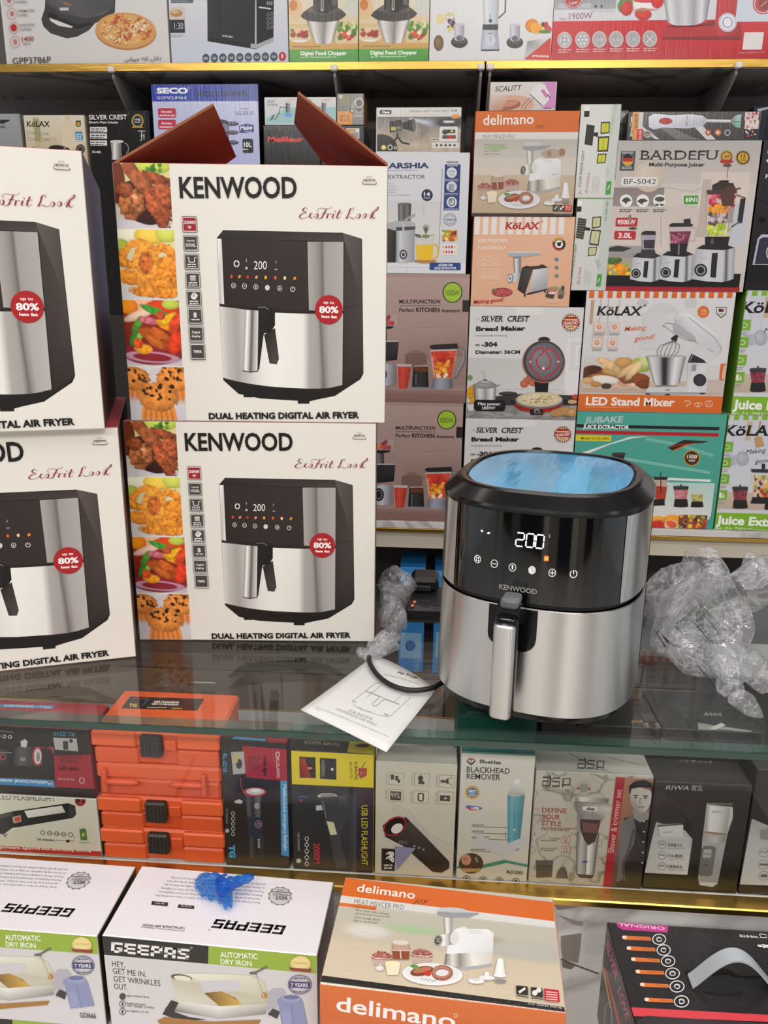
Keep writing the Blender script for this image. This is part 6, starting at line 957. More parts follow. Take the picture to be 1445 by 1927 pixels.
for i in range(9):
    c = arch[i]; rx = FM.to_3x3()@V((1, 0, 0))
    for sx, sz in ((-1, -1), (1, -1), (1, 1), (-1, 1)): pts.append(c+rx*hx2*sx+V((0, 0, .0085*sz)))
hb.add(pts, [(i*4+j, i*4+(j+1) % 4, (i+1)*4+(j+1) % 4, (i+1)*4+j) for i in range(8) for j in range(4)]+[(0, 1, 2, 3), (35, 34, 33, 32)], '111')
hand = hb.obj('handle', M_BLK, fr)
bar(HX0, HX1, HY-.003, HY+.008, .045, .153, .0048, 'ccc', .003).obj('handle_face', M_STEEL, hand)
cov = bar(HX0+.003, HX1-.001, HY+.012, HY+.040, .166, .1765, .004, 'fff', .003); cov.obj('release_cover', thin_glass('clear_plastic', (.86, .87, .88), 1.5, 'e8ecf0', .12), hand)
mt = MB(); P = [(-.038, .156)]+[(-.038+.012*(1-math.cos(q)), .122-.012*math.sin(q)) for q in [i*math.pi/8 for i in range(5)]]+[(.016-.016*(1-math.cos(q)), .122-.016*math.sin(q)) for q in [math.pi/2-i*math.pi/8 for i in range(5)]]+[(.016, .156)]
pp = [lp(x, front_y(x, z)-.0012, z) for x, z in P]; mt.add(pp, [tuple(range(len(pp)))], '0d0d0e'); pq = [lp(x, front_y(x, z)+.002, z) for x, z in P]; n = len(P)
mt.add(pp+pq, [(i, i+1, n+i+1, n+i) for i in range(n-1)], '0d0d0e'); mt.obj('handle_mount', M_BLK, fr)
for sx, sy in ((-.07, -.09), (.07, -.09), (-.07, .09), (.07, .09)):
    ft = MB(); ft.tube([lp(sx, sy, 0), lp(sx, sy, .008)], .009, 12, '1a1a1a'); ft.obj('foot', M_BLK, fr)
cz = ZG+.0125
CP = [pZ(x, y, cz) for x, y in ((838, 1283), (815, 1294), (785, 1299), (755, 1296), (728, 1285), (708, 1268), (696, 1248), (694, 1236))]
def smooth(P, k=6):
    n = len(P); o = []; g = lambda i: V(P[max(0, min(n-1, i))])
    for i in range(n-1):
        a, b, d, e = g(i-1), g(i), g(i+1), g(i+2)
        o += [.5*(2*b+(d-a)*t+(2*a-5*b+4*d-e)*t*t+(3*b-a-3*d+e)*t**3) for t in [j/k for j in range(k)]]
    return o+[V(P[-1])]
c = MB(); c.tube(smooth([CP[0]+V((.05, .03, 0))]+CP), .0033, 10, '141414'); c.obj('power_cord', mat('black_rubber', '121213', .45), fr)
# ---------------------------------------------------------------- manual
MC = [pZ(x, y, ZG+.0018) for x, y in ((566, 1341), (705, 1234), (821, 1298), (727, 1416))]      # left, back, right, front corner
class Sheet(Face):
    def __init__(s, mb): s.c = MC; Face.__init__(s, MC[0], (MC[1]-MC[0]), (MC[0]-MC[3]), 1, 1, mb); s.n = V((0, 0, 1)); s.o = MC[0]
    def at(s, u, v, h=0):
        p = (s.c[0]*(1-v)+s.c[1]*v)*(1-u)+(s.c[3]*(1-v)+s.c[2]*v)*u
        return p+V((0, 0, h+.0045*math.sin(math.pi*min(max(u, 0), 1))*(v*.9+.1)+.003*(1-v)**2*(1-u)))
    def uv(s, x, y):
        x, y = s.px(x, y); p = pZ(x, y, ZG+.003); u = v = .5
        for _ in range(12):
            q = s.at(u, v); du = s.at(u+.01, v)-q; dv = s.at(u, v+.01)-q; r = p-q; det = du.x*dv.y-du.y*dv.x
            u += .01*(r.x*dv.y-r.y*dv.x)/det; v += .01*(du.x*r.y-du.y*r.x)/det
        return u, v
    def put(s, uvs, faces, cols, smooth=False): s.k += 1; s.mb.add([s.at(u, v, .0012+s.k*EPS) for u, v in uvs], faces, cols)
m = MB(); sh = Sheet(m); n = 10
top = [sh.at(i/n, j/n, .0012) for j in range(n+1) for i in range(n+1)]; bot = [sh.at(i/n, j/n, 0) for j in range(n+1) for i in range(n+1)]; K = (n+1)**2
m.add(top+bot, [(j*(n+1)+i, (j+1)*(n+1)+i, (j+1)*(n+1)+i+1, j*(n+1)+i+1) for j in range(n) for i in range(n)]+[(K+j*(n+1)+i, K+j*(n+1)+i+1, K+(j+1)*(n+1)+i+1, K+(j+1)*(n+1)+i) for j in range(n) for i in range(n)]+[(i, i+1, K+i+1, K+i) for i in range(n)]+[(n*(n+1)+i+1, n*(n+1)+i, K+n*(n+1)+i, K+n*(n+1)+i+1) for i in range(n)]+[(j*(n+1), K+j*(n+1), K+(j+1)*(n+1), (j+1)*(n+1)) for j in range(n)]+[(j*(n+1)+n, (j+1)*(n+1)+n, K+(j+1)*(n+1)+n, K+j*(n+1)+n) for j in range(n)], 'dcdcdb', True)
sh.v(540, 1020, .23529); c1 = '3a3a3c'
def st(t, x0, y0, x1, y1, up, wt=0., res=2): sh.T(t, x0, y0, x1, y1, 10, c1, wt, up=up, res=res)
def shT(s, t, x0, y0, x1, y1, up, wt, col, res=2):
    a, f, _ = glyphs(t, wt, 0, res); p0, p1, p2 = [V(s.uv(*q)) for q in ((x0, y0), (x1, y1), up)]; s.put([tuple(p0+(p1-p0)*float(q[0])+(p2-p0)*float(q[1])) for q in a], f, col)
shT(sh, 'Air Fryer', 878, 1072, 1046, 1116, (889, 1052), .03, c1, 3); shT(sh, 'Operating and Safety Instructions', 772, 1080, 1060, 1158, (778, 1069), .0, c1, 1)
shT(sh, '-FOR INDOOR', 484, 1368, 680, 1438, (493, 1350), -.005, c1); shT(sh, 'HOUSEHOLD USE ONLY-', 396, 1358, 722, 1486, (405, 1340), -.005, c1); shT(sh, 'Please read this manual carefully before you use the appliance and save it for future', 236, 1340, 814, 1566, (240, 1331), .0, '4a4a4c', 1); shT(sh, 'reference', 222, 1352, 276, 1374, (226, 1344), .0, '4a4a4c', 1)
for q, wd in (([(708, 1146), (520, 1290), (536, 1322), (560, 1334), (812, 1406), (835, 1395), (985, 1255), (978, 1232), (960, 1222), (730, 1146), (708, 1146)], 3), ([(632, 1208), (735, 1250)], 6), ([(785, 1272), (898, 1310)], 6), ([(522, 1284), (812, 1396)], 6), ([(760, 1160), (640, 1255)], 3), ([(930, 1226), (852, 1298)], 2), ([(722, 1248), (736, 1262), (680, 1312), (690, 1322), (712, 1328), (722, 1320), (765, 1280), (778, 1282), (786, 1272), (752, 1256), (738, 1252), (722, 1248)], 4), ([(590, 1348), (680, 1376)], 2), ([(560, 1336), (600, 1360), (760, 1402), (812, 1406)], 2)): sh.L(q, wd, '77777a')
mo = m.top('instruction_manual', mat('manual_paper', attr=True, rough=.6), ((MC[0]+MC[2])/2).to_tuple()); tag(mo, 'white printed instruction leaflet lying under the black cord, hanging over the glass edge', 'leaflet')
# ---------------------------------------------------------------- power strip with a plugged-in adapter
ps = empty('power_strip', (.0, 1.13, ZG)); tag(ps, 'black power strip with two orange lights on the rear of the glass', 'power strip'); bpy.context.view_layer.update()
m = MB(); m.box((-.046, 1.092, ZG+.0008), (.11, 1.185, ZG+.030), '17171a', .007)
o = m.obj('housing', mat('strip_plastic', '1a1a1c', .35), ps)
tz = ZG+.0302; m = MB(); F_ = Face(V((-.046, 1.092, tz)), V((1, 0, 0)), V((0, 1, 0)), .156, .093, m); F_.v(540, 1020, .23529)
F_.put([(.006, .006), (.15, .006), (.15, .088), (.006, .088)], [(0, 1, 2, 3)], '26262a'); F_.L([(1005, 498), (1030, 462), (1148, 472), (1135, 512), (1005, 498)], 3, '5a5a60').L([(1060, 484), (1125, 494)], 7, '0a0a0b').L([(1215, 452), (1172, 545), (1260, 555)], 4, '111113')
for i in range(5): F_.L([(1214-i*9, 466+i*18), (1250-i*9, 470+i*18)], 6, '0b0b0c')
m.obj('top_plate', M_PAINT, ps)
m = MB(); 
for x, y in ((1020, 477), (1003, 507)): p = pZ(540+x*.23529, 1020+y*.23529, tz+.001); m.tube([p-V((0, 0, .001)), p+V((0, 0, .0008))], .0026, 10, 'f08858')
m.obj('indicator_light', mat('orange_light', 'e88452', .4, emit=.5), ps)
m = MB(); m.box((-.028, 1.150, tz+.0005), (.016, 1.20, tz+.024), '1b1a1c', .006); m.box((-.022, 1.1475, tz+.003), (.004, 1.151, tz+.012), '3a3a3e', .001); ad = m.top('power_adapter', mat('adapter_plastic', attr=True, rough=.35), (-.006, 1.175, tz)); tag(ad, 'black charger plug pushed into the power strip', 'adapter')
# ---------------------------------------------------------------- clear plastic bags
def crumple(lobes, seed, sub=5, amp=.35):
    """gathered film: smooth lobes broken by straight creases"""
    from mathutils import noise
    V0, F0 = [], []; g = random.Random(int(seed*100))
    for c, r, rot in lobes:
        q = bmesh.new(); bmesh.ops.create_icosphere(q, subdivisions=sub, radius=1); R = Matrix.Rotation(rot, 3, 'Y')
        off = V((seed*3.1, len(V0)*.0113, seed)); idx = len(V0)
        cr = [(V((g.gauss(0, 1), g.gauss(0, 1), g.gauss(0, 1))).normalized(), g.uniform(.25, .95), g.uniform(.5, 1.3)) for _ in range(26)]
        for v in q.verts:
            d = v.co.normalized(); s = 1+amp*.5*noise.noise(d*1.5+off)
            for n, k, w in cr:                      # flat facets cut into the lobe
                e = d.dot(n)*s-k
                if e > 0: s -= e*w*.8
            s += amp*(.25-abs(noise.noise(d*4+off*3)))*.16
            V0.append(V(c)+R@V((d.x*r[0]*s, d.y*r[1]*s, d.z*r[2]*s)))
        q.verts.index_update(); F0 += [tuple(idx+v.index for v in f.verts) for f in q.faces]; q.free()
    return V0, F0
M_BAG = film('clear_bag_film', (.975, .975, .98), 'fafaff', .12, .45, 16)
def bag(name, label, lobes, seed, fl, amp=.35):
    v, f = crumple(lobes, seed, 5, amp); v = [V((p.x, p.y, max(p.z, fl))) for p in v]; m = MB(); m.add(v, f, 'eee', True); c = sum((V(l[0]) for l in lobes), V())/len(lobes)
    o = m.top(name, M_BAG, (c.x, c.y, fl)); tag(o, label, 'plastic bag'); return m, o
zb = ZG+.0012
def tail(P, wd, n=14):
    return [(p, (w*1.0, w*.8, w*1.0), 0) for p, w in zip(P, wd)]
bl = [(pY(1298, 1145, 1.01), (.064, .05, .10), .05), (pY(1280, 1100, 1.03), (.045, .04, .06), .5), (pY(1330, 1085, 1.0), (.05, .04, .06), -.6), (pY(1400, 1105, 1.0), (.052, .045, .058), -.5), (pY(1425, 1075, 1.0), (.035, .03, .04), .3), (pY(1335, 1225, .97), (.060, .048, .05), .5), (pY(1272, 1200, 1.02), (.028, .03, .05), .2), (pY(1380, 1160, .97), (.045, .04, .04), .3)]
for (x, y, Y, r, s) in ((1385, 1232, .91, 0.032, .8), (1420, 1262, .89, .032, .8), (1385, 1265, .88, .026, .4), (1375, 1295, .86, .024, .2), (1398, 1322, .83, .022, .5)): bl.append((pY(x, y, Y), (r*1.35, r, r*.9), s))
from mathutils.bvhtree import BVHTree
m_, bg = bag('plastic_bag', 'large crumpled clear plastic bag on the glass, right of the steel air fryer', bl, 2.3, zb, .5)
BAGT = BVHTree.FromPolygons([V(p) for p in m_.v], m_.f)
for t, a, b_, s in (('WARNING', (497, 1000), (690, 850), 28), ('THIS BAG IS NOT A TOY', (560, 960), (760, 840), 14), ('SPANISH', (582, 968), (736, 905), 22), ('KEEP AWAY', (300, 1070), (480, 1075), 22), ('BAGS', (570, 1200), (660, 1195), 14)):
    pm = MB(); fc = Face(V((0, .93, ZG)), V((1, 0, 0)), V((0, 0, 1)), 1, 1, pm); fc.v(1180, 980, .2335).T(t, *a, *b_, s, '2e2e34', .0, res=1)
    for i, p in enumerate(pm.v):                    # the ink lies on the film
        h = BAGT.ray_cast(V((p[0], .70, p[2])), V((0, 1, 0)))[0]; pm.v[i] = (p[0], (h.y if h else .95)-.0012, p[2])
    pm.obj('bag_print', M_PAINT, bg)
bl = [(pY(730, 1130, 1.085), (.022, .024, .045), .1), (pY(742, 1096, 1.09), (.040, .036, .038), .4), (pY(750, 1118, 1.09), (.034, .034, .036), .2), (pY(742, 1160, 1.075), (.032, .032, .050), -.2), (pY(738, 1205, 1.045), (.036, .034, .038), -.3), (pZ(728, 1212, ZG+.022), (.03, .028, .026), .2), (pY(750, 1212, 1.05), (.02, .018, .026), .3), (pZ(722, 1214, ZG+.016), (.026, .022, .022), 0), (pZ(705, 1225, ZG+.012), (.023, .020, .018), 0), (pZ(693, 1236, ZG+.010), (.019, .017, .013), .3)]
m_, bg2 = bag('plastic_bag', 'small twisted clear plastic bag with a tied end, against the lower white carton', bl, 5.7, zb, .5)
# ================================================================ inside the showcase, front row
YF = .832; Z0 = ZS+.0006
Face.t = (0, 0, 1)
def fb(key, name, label, tl, br, d, cols, m=None, group=None, z0=None, **k): return front_box(key, name, label, tl, br, YF, d, cols, m, group, z0=Z0 if z0 is None else z0, **k)
BK = '2b2726'
def chain(f, pts, r, c): 
    f.L(pts, r*.35, c)
    for x, y in pts: f.E(x, y, r, r, BK, 0, None, 10).O(x, y, r, r, r*.35, c, n=12)
# white LED flashlight carton and the black and red one lying on it
k = fb('ledw', 'flashlight_box', 'long white carton with a flashlight across it, at the left end of the showcase', (-130, 1488), (189, 1607), .07, {'': 'd9d4c6', 'right': '4a4640', 'top': 'dcd8cc'}, x1=-.4185); f = k.front.v(0, 1240, .38754)
f.R(-400, 630, 480, 960, 'd8d4c4', 'd2ccba').R(-400, 884, 495, 960, 'b02a2c').T('LED FLASHLIGHT', -4, 682, 271, 692, 27, '4a4644', .0)
f.P([(-60, 770), (60, 740), (330, 700), (365, 712), (370, 755), (355, 772), (100, 815), (60, 820), (20, 850), (-80, 850)], '211f20').Q([(118, 738), (300, 712), (318, 745), (135, 772)], ['e6e4dc', 'd9d6cc', 'c9c5ba', 'dedad0']).P([(60, 768), (100, 758), (104, 790), (66, 798)], 'b8aea4').P([(70, 770), (98, 764), (100, 786), (74, 791)], 'd04a34').Q([(-60, 775), (60, 745), (62, 762), (-60, 800)], ['4a4848', '5a5858', '2a2829', '2a2829']).E(350, 738, 18, 32, '38353a', -8).P([(10, 850), (40, 848), (25, 868)], '8a8884')
f.E(390, 688, 27, 27, 'a8323a').E(390, 688, 20, 20, '3a2424').T('2', 380, 702, 400, 702, 28, 'd8444a', .02, .2)
for i in range(5): f.O(207+i*34, 843+i*2.5, 11, 12, 3, '4a4640', n=12)
f.L([(218, 844), (330, 853)], 2, '4a4640').L([(352, 853), (362, 866), (358, 884), (270, 880)], 2, '4a4640').T('USB CHARGING', 180, 880, 266, 886, 10, '3a3632', .03, res=1).E(330, 884, 9, 7, '26221f').R(386, 824, 424, 880, '4a7a3c').R(396, 820, 414, 826, '8a8a84').P([(408, 838), (396, 856), (405, 856), (400, 870), (414, 850), (405, 850)], 'e8e04a').T('26650*2', 386, 894, 438, 896, 9, '5a5650', .0, res=1)
f.T('flashlight- white light+warm light-red blue alternating flashing', -180, 912, 444, 936, 14, 'e6cfc8', .03, res=1)
k.done()
k = fb('rl_l', 'flashlight_box', 'black and red flashlight carton lying upside down on the long white carton', (-130, 1368), (182, 1480), .062, {'': '2a2422', 'right': '8a2430', 'top': 'a83a44'}, None, 'black and red flashlight cartons', z0=top_of('ledw'), z1=.9795, x1=-.4195); f = k.front
f.R(-400, 320, 480, 640, '302b28', '2b2624').P([(262, 470), (440, 465), (470, 632), (268, 622)], 'a02c38').P([(235, 425), (262, 430), (262, 470), (250, 440)], 'b0404a').P([(-400, 560), (262, 588), (268, 624), (-400, 590)], '3f86b8').T('Multifunctional emergency flashlight', 252, 594, -190, 572, 20, 'e4e8ec', .01, up=(254, 613))
f.T('RL-2210', 361, 356, 260, 354, 20, '5ab0d8', .0, up=(361, 376)).P([(258, 382), (372, 386), (380, 448), (268, 440)], 'aaa9a4').P([(305, 400), (330, 398), (332, 440), (308, 440)], '3a3a3c').P([(335, 392), (350, 388), (355, 404), (340, 408)], '3a3426').T('+side light', 384, 526, 286, 523, 16, '2a1416', .03, up=(384, 546)).tiny(290, 470, 400, 6, 4, '5a2a2e').T('RUILANG', 360, 580, 280, 576, 13, 'c9a4a4', .01, up=(360, 592)).O(398, 590, 14, 16, 5, 'c9a4a4').T('USB CHARGING', 66, 352, 0, 345, 8, 'a8a49f', .0, up=(66, 360), res=1); [f.O(50-i*28, 378-i*2, 9, 9, 3, 'd9d5d0', n=12) for i in range(6)]
f.S([(-120, 430), (-20, 432), (60, 440), (100, 420), (180, 428), (200, 440)], [(-120, 500), (-20, 512), (60, 520), (100, 516), (180, 522), (205, 510)], ['1a191a', '4a4a4c', '1f1e1f', '5a5a5e', '2a292b', '6a6a6e']).E(182, 472, 24, 48, 'b83a40').E(184, 472, 18, 38, 'c9c6c4').E(186, 474, 9, 24, '8a8684').P([(100, 400), (122, 388), (135, 400), (128, 430), (104, 425)], 'c4c4c4').O(15, 475, 15, 16, 4, 'c9404a').L([(-100, 450), (60, 455)], 5, '7a7a7e').E(112, 486, 14, 10, '8a8a8e').L([(190, 428), (262, 436)], 3, 'b83a40')
ft = k.top; ft.v(0, 1220, .4983).R(-100, 175, 700, 240, 'a63a46').P([(0, 210), (205, 216), (200, 228), (0, 222)], '4a86b8'); ft.T('TYPE-C + CHARGING BANK', 196, 218, 14, 212, 8, 'e0e6ec', .02, up=(196, 227), res=1)
k.done()
# four orange plastic cases, one above the other
def case_half(): pass
CX0, CX1, CSD = -.4165, -.2545, .105
CH = (.9795-Z0)/4
def orange_case(label, z, turned, first=None):
    W, H = CX1-CX0, CH-.0008
    r = empty('tool_case', ((CX0+CX1)/2, YF+CSD/2, z), 0); tag(r, label, 'plastic case', 'orange flashlight cases'); bpy.context.view_layer.update(); T = lambda x, y, q: (CX0+x, YF+y, z+q)
    b = MB(); b.box(T(0.002, 0.003, 0), T(W-.002, CSD, H*.52), 'e2582c', .003)
    if not turned: b.box(T(.001, 0, .001), T(W*.36, .006, H*.48), 'e65c2e', .002); b.box(T(W*.66, 0, .001), T(W-.001, .006, H*.48), 'e65c2e', .002)
    b.obj('case_base', M_CASE, r)
    b = MB(); b.box(T(0, .001, H*.54), T(W, CSD, H), 'ea6232', .003)
    if not turned: b.box(T(-.001, -.0025, H*.56), T(W*.35, .006, H*.985), 'ee6634', .002); b.box(T(W*.67, -.0025, H*.56), T(W+.001, .006, H*.985), 'ee6634', .002)
    b.obj('case_lid', M_CASE, r)
    if not turned:
        b = MB(); b.box(T(W*.39, -.008, H*.34), T(W*.56, .002, H*.97), '2e2a28', .002)
        for i in range(5): b.box(T(W*.40+i*W*.03, -.0088, H*.38), T(W*.415+i*W*.03, -.0075, H*.93), '3a3532', .0004)
        b.obj('latch', M_PAINT, r); b = MB(); b.box(T(W*.57, -.002, H*.50), T(W*.665, .001, H*.8), 'e65a2c', .001); b.obj('tab', M_CASE, r)
    else:
        for s in (0, 1):
            b = MB(); x0 = W*(.08 if s == 0 else .60); q = [T(x0+W*.27*t, -.0035, H*.52) for t in (0, .2, .4, .6, .8, 1)]; b.tube(q, [.0028, .0042, .0042, .0042, .0042, .0026], 10, 'e2562a'); xb = x0+(W*.0 if s == 0 else W*.27); b.box(T(xb-.003, -.006, H*.2), T(xb+.003, .001, H*.86), 'e2562a', .001); b.obj('hinge', M_CASE, r)
    return r
M_CASE = mat('orange_plastic', attr=True, rough=.38, bump=.05, bscale=300)
orange_case('orange plastic case with black latch, at the bottom of its stack', Z0, False)
orange_case('orange plastic case with black latch, second from the bottom of its stack', Z0+CH, False)
orange_case('orange plastic case showing its two hinges, under the topmost case', Z0+2*CH, True)
r = orange_case('orange plastic case with a black label on its lid, topmost of the stack', Z0+3*CH, False)
zt = Z0+4*CH-.0008; m = MB(); f = Face(V((CX0, YF, zt)), V((1, 0, 0)), V((0, 1, 0)), CX1-CX0, CSD, m); f.v(0, 1240, .38754)
f.P([(632, 182), (992, 194), (958, 252), (588, 240)], '2e2725').T('TG', 624, 233, 662, 235, 12, 'e8b860', .05, up=(630, 216)).T('USB CHARGING', 746, 212, 868, 216, 8, 'efe6e0', .06, up=(749, 203)).T('LED FLASHLIGHT', 736, 222, 866, 227, 8, 'efe6e0', .06, up=(739, 214)).L([(690, 226), (722, 196)], 4, '4a6a9a').T('2000M', 832, 244, 884, 246, 8, 'd8923a', .05, up=(834, 236)).tiny(714, 234, 812, 5, 1, 'b8b0aa').T('CREE', 640, 196, 716, 198, 8, '8a3a34', .05, up=(644, 188)); m.obj('lid_label', M_PRINT, r)
# RL-2210 standing
k = fb('rl_r', 'flashlight_box', 'black and red flashlight carton standing upright, beside the orange cases', (412, 1393), (545, 1625), .05, {'': '2a2624', 'right': '3a2a28', 'top': '8a2e38'}, None, 'black and red flashlight cartons', x0=-.2530); f = k.front.v(400, 1300, .42215)
f.R(20, 200, 360, 800, '302b29', '2a2725').P([(135, 245), (352, 262), (350, 405), (300, 400), (150, 385), (130, 300)], 'a62c3a').P([(302, 400), (350, 404), (348, 740), (306, 732)], '4d96c8').T('Multifunctional emergency flashlight', 313, 418, 318, 712, 13, 'e6ecf0', .01, up=(329, 418)).T('RL-2210', 46, 280, 46, 362, 17, '5ab0d8', .01, up=(64, 280)).T('RUILANG', 282, 300, 286, 388, 12, 'd9b0b0', .02, up=(298, 300)).T('+side light', 226, 288, 228, 380, 13, '2a1416', .04, up=(242, 288)).O(290, 284, 10, 14, 5, 'd9b0b0').tiny(160, 290, 216, 5, 8, '6a2a30')
f.P([(82, 272), (140, 270), (146, 368), (92, 372)], 'b0aca6').E(118, 325, 14, 22, '3a3a3c').P([(100, 285), (115, 282), (112, 320), (98, 318)], 'c4b44a').L([(125, 385), (128, 430), (150, 470)], 3, 'c44a50')
f.S([(140, 450), (155, 448), (180, 446), (205, 448), (222, 452)], [(150, 560), (162, 566), (182, 568), (205, 566), (218, 560)], ['1a1a1c', '5a5a60', '2e2e32', '6a6a70', '1a1a1c']).S([(158, 640), (172, 640), (195, 640), (230, 642)], [(160, 740), (172, 746), (195, 748), (228, 740)], ['1c1c1e', '4a4a4e', '222224', '3a3a3e']).R(154, 560, 220, 650, '2b3446').E(188, 450, 52, 20, 'b8404a').E(190, 448, 40, 15, 'c4c2c0').E(192, 444, 22, 8, 'e9e7e4').O(205, 594, 17, 17, 3, 'b87a80').O(205, 594, 8, 8, 3, 'a8a6a6').P([(96, 492), (118, 482), (135, 490), (130, 502), (104, 500)], 'c4c4c4').E(198, 512, 12, 14, '9a9a9e').T('RUILANG', 200, 660, 202, 700, 9, 'd4d0ce', .01, up=(212, 660), res=1)
chain(f, [(92, 545+i*23) for i in range(5)], 9, 'b4b0ac'); f.E(66, 622, 9, 9, 'b4b0ac').T('USB CHARGING', 60, 520, 60, 590, 7, 'a09c98', .0, up=(69, 520), res=1).T('TG', 72, 686, 76, 742, 26, '4aa8d8', .06, up=(100, 686))
ft = k.top; ft.P([(40, 200), (240, 212), (236, 250), (24, 236)], '2c2624').P([(100, 204), (238, 214), (236, 226), (84, 214)], '4a8ab4').P([(240, 210), (350, 214), (348, 252), (236, 248)], 'a02e3c')
k.done()
k = fb('yel', 'flashlight_box', 'black carton with yellow top half and USB LED lettering, beside the red one', (547, 1412), (702, 1642), .036, {'': '33312f', 'right': 'a89a2a', 'top': '2b2826'}, None, None); f = k.front
f.R(340, 250, 740, 830, '38373a', '2a2a2c').P([(350, 264), (724, 280), (720, 432), (350, 416)], 'dcc82c').R(386, 293, 460, 390, '2a2624').Q([(388, 300), (410, 300), (440, 388), (388, 388)], ['8a2a24', 'b83a2c', '9a2e24', '5a1e1a']).E(434, 345, 12, 5, 'e88a70').R(478, 299, 552, 396, '222021').E(492, 345, 10, 40, '6a6866').R(528, 344, 538, 356, 'e4e0dc')
f.T('B', 650, 340, 650, 390, 40, 'b83a34', .06, up=(688, 340), serif=.05).L([(680, 318), (662, 350), (668, 390)], 4, '3a6ab0').T('X-BALOG', 632, 314, 634, 396, 12, '2a2824', .02, up=(646, 314)).T('BL-233-TG', 610, 318, 612, 390, 11, '4a4630', .0, up=(622, 318))
f.Q([(560, 470), (715, 440), (715, 800), (600, 800)], ['4a4a52', '2a2c40', '342a30', '222']).E(512, 470, 44, 15, 'c9c7c6').E(514, 468, 34, 11, '8e8c8c').P([(470, 474), (556, 470), (540, 540), (530, 590), (510, 600), (498, 540)], '3f3e42').L([(490, 490), (512, 590)], 6, '6e6d72').P([(498, 580), (570, 480), (590, 530), (570, 660), (600, 780), (550, 790), (520, 640)], '434247').P([(508, 580), (540, 586), (555, 640), (525, 642)], 'd4d0a8').P([(460, 512), (485, 508), (492, 530), (462, 534)], 'bcbcc0').O(404, 480, 20, 14, 7, '3a5a8a', 180, 360).L([(388, 486), (402, 488)], 6, 'b84a44')
f.T('USB LED FLASHLIGHT', 664, 510, 664, 776, 26, 'dcd02c', .0, up=(692, 510)).T('2000M', 450, 678, 452, 768, 26, 'c83a44', .02, up=(478, 678)); chain(f, [(420, 658+i*28) for i in range(5)], 10, 'c4c0ba'); f.E(384, 756, 11, 10, 'c4c0ba').T('USB CHARGING', 378, 632, 380, 712, 8, 'a8a49e', .02, up=(388, 632), res=1)
ft = k.top; ft.P([(368, 205), (612, 222), (600, 272), (350, 260)], '2c2826').P([(612, 222), (730, 228), (728, 284), (600, 274)], 'd0bc2a').T('ESCAPE RESCUE', 564, 232, 408, 222, 13, 'b4b0a6', .0, up=(564, 246)).E(668, 244, 32, 8, '3a3520').R(425, 214, 520, 224, '8a3a3a')
k.done()
k = fb('wh99', 'flashlight_box', 'white carton with black flashlight and 99 percent display, beside the yellow and black carton', (707, 1432), (852, 1655), .038, {'': 'c4bfb0', 'top': 'c0beb4', 'right': '8a857a'}, None, None); f = k.front
f.R(718, 300, 1110, 850, 'cbc6b8', 'c6bfae')
for i in range(5): f.L([(800, 500+i*14), (880, 540+i*16), (960, 640+i*8), (1090, 690+i*22)], 5-i*.6, ('b4b0b0', 'bdb9b4')[i % 2])
for i, (x, y) in enumerate(((818, 392), (931, 396), (1042, 402), (816, 466), (928, 472), (1038, 476))):
    f.R(x-32, y-29, x+34, y+30, '8c877c').R(x-30, y-27, x+32, y+28, 'ccc7b9'); g = '4a4640'
    if i == 0: f.R(x-24, y-20, x-10, y+4, g).R(x-4, y-14, x+10, y+8, g).R(x+6, y+2, x+18, y+18, g)
    if i == 1: f.E(x-4, y-6, 12, 14, g).P([(x-14, y+6), (x+12, y+6), (x+14, y+20), (x-14, y+20)], g)
    if i == 2: f.R(x-26, y-6, x, y+8, g).P([(x, y-10), (x+10, y-14), (x+10, y+14), (x, y+10)], g).L([(x+14, y-10), (x+24, y-18)], 3, g).L([(x+14, y+10), (x+24, y+18)], 3, g)
    if i == 3: f.R(x-24, y-20, x+24, y+22, '3a3632').T('99%', x-20, y+12, x+20, y+12, 26, 'dcd8cc', -.01)
    if i == 4: f.RR(x-14, y-20, x+14, y+22, g, 12).RR(x-7, y-14, x+7, y+16, 'ccc7b9', 6)
    if i == 5: f.R(x-24, y-12, x+20, y+16, g).P([(x+2, y-8), (x-8, y+4), (x, y+4), (x-4, y+12), (x+8, y), (x, y)], 'ccc7b9')
    f.T(('Lithium battery', 'Telescopic zoom', 'High power torch', 'Digital display', 'Type-C charging', 'USB output')[i], x-45, y-26, x-45, y+26, 7, '7a756c', .0, up=(x-38, y-26), res=1)
f.P([(758, 600), (790, 570), (862, 562), (880, 580), (940, 640), (1055, 760), (1055, 790), (1020, 810), (980, 805), (850, 690), (770, 650)], '2a2625').Q([(790, 640), (880, 580), (1050, 760), (1000, 800)], ['3a3533', '4a4441', '2b2725', '1f1b1a']).E(812, 602, 56, 38, 'a82c34', -32).E(812, 602, 50, 32, '1c1918', -32).E(822, 612, 28, 20, 'dcd9d2', -32).L([(880, 620), (905, 640)], 4, '5a5450').L([(930, 655), (960, 690)], 12, '3c3735').T('PRO', 830, 680, 868, 682, 14, '8a8684', .0, res=1); [f.E(900+i*20, 690+i*8, 5, 5, '9a9690', 0, None, 8) for i in range(3)]
f.P([(812, 690), (905, 700), (820, 800), (812, 700)], '8a88a8').R(754, 700, 812, 802, '242124').T('99', 772, 752, 774, 714, 30, 'e9e6e2', .02, up=(802, 752)).T('99', 790, 716, 792, 762, 22, 'e9e6e2', .02, up=(808, 716)).tiny(764, 772, 800, 8, 2, 'cfccc8')
k.top.R(760, 240, 1090, 306, 'c9c8c0')
k.done()
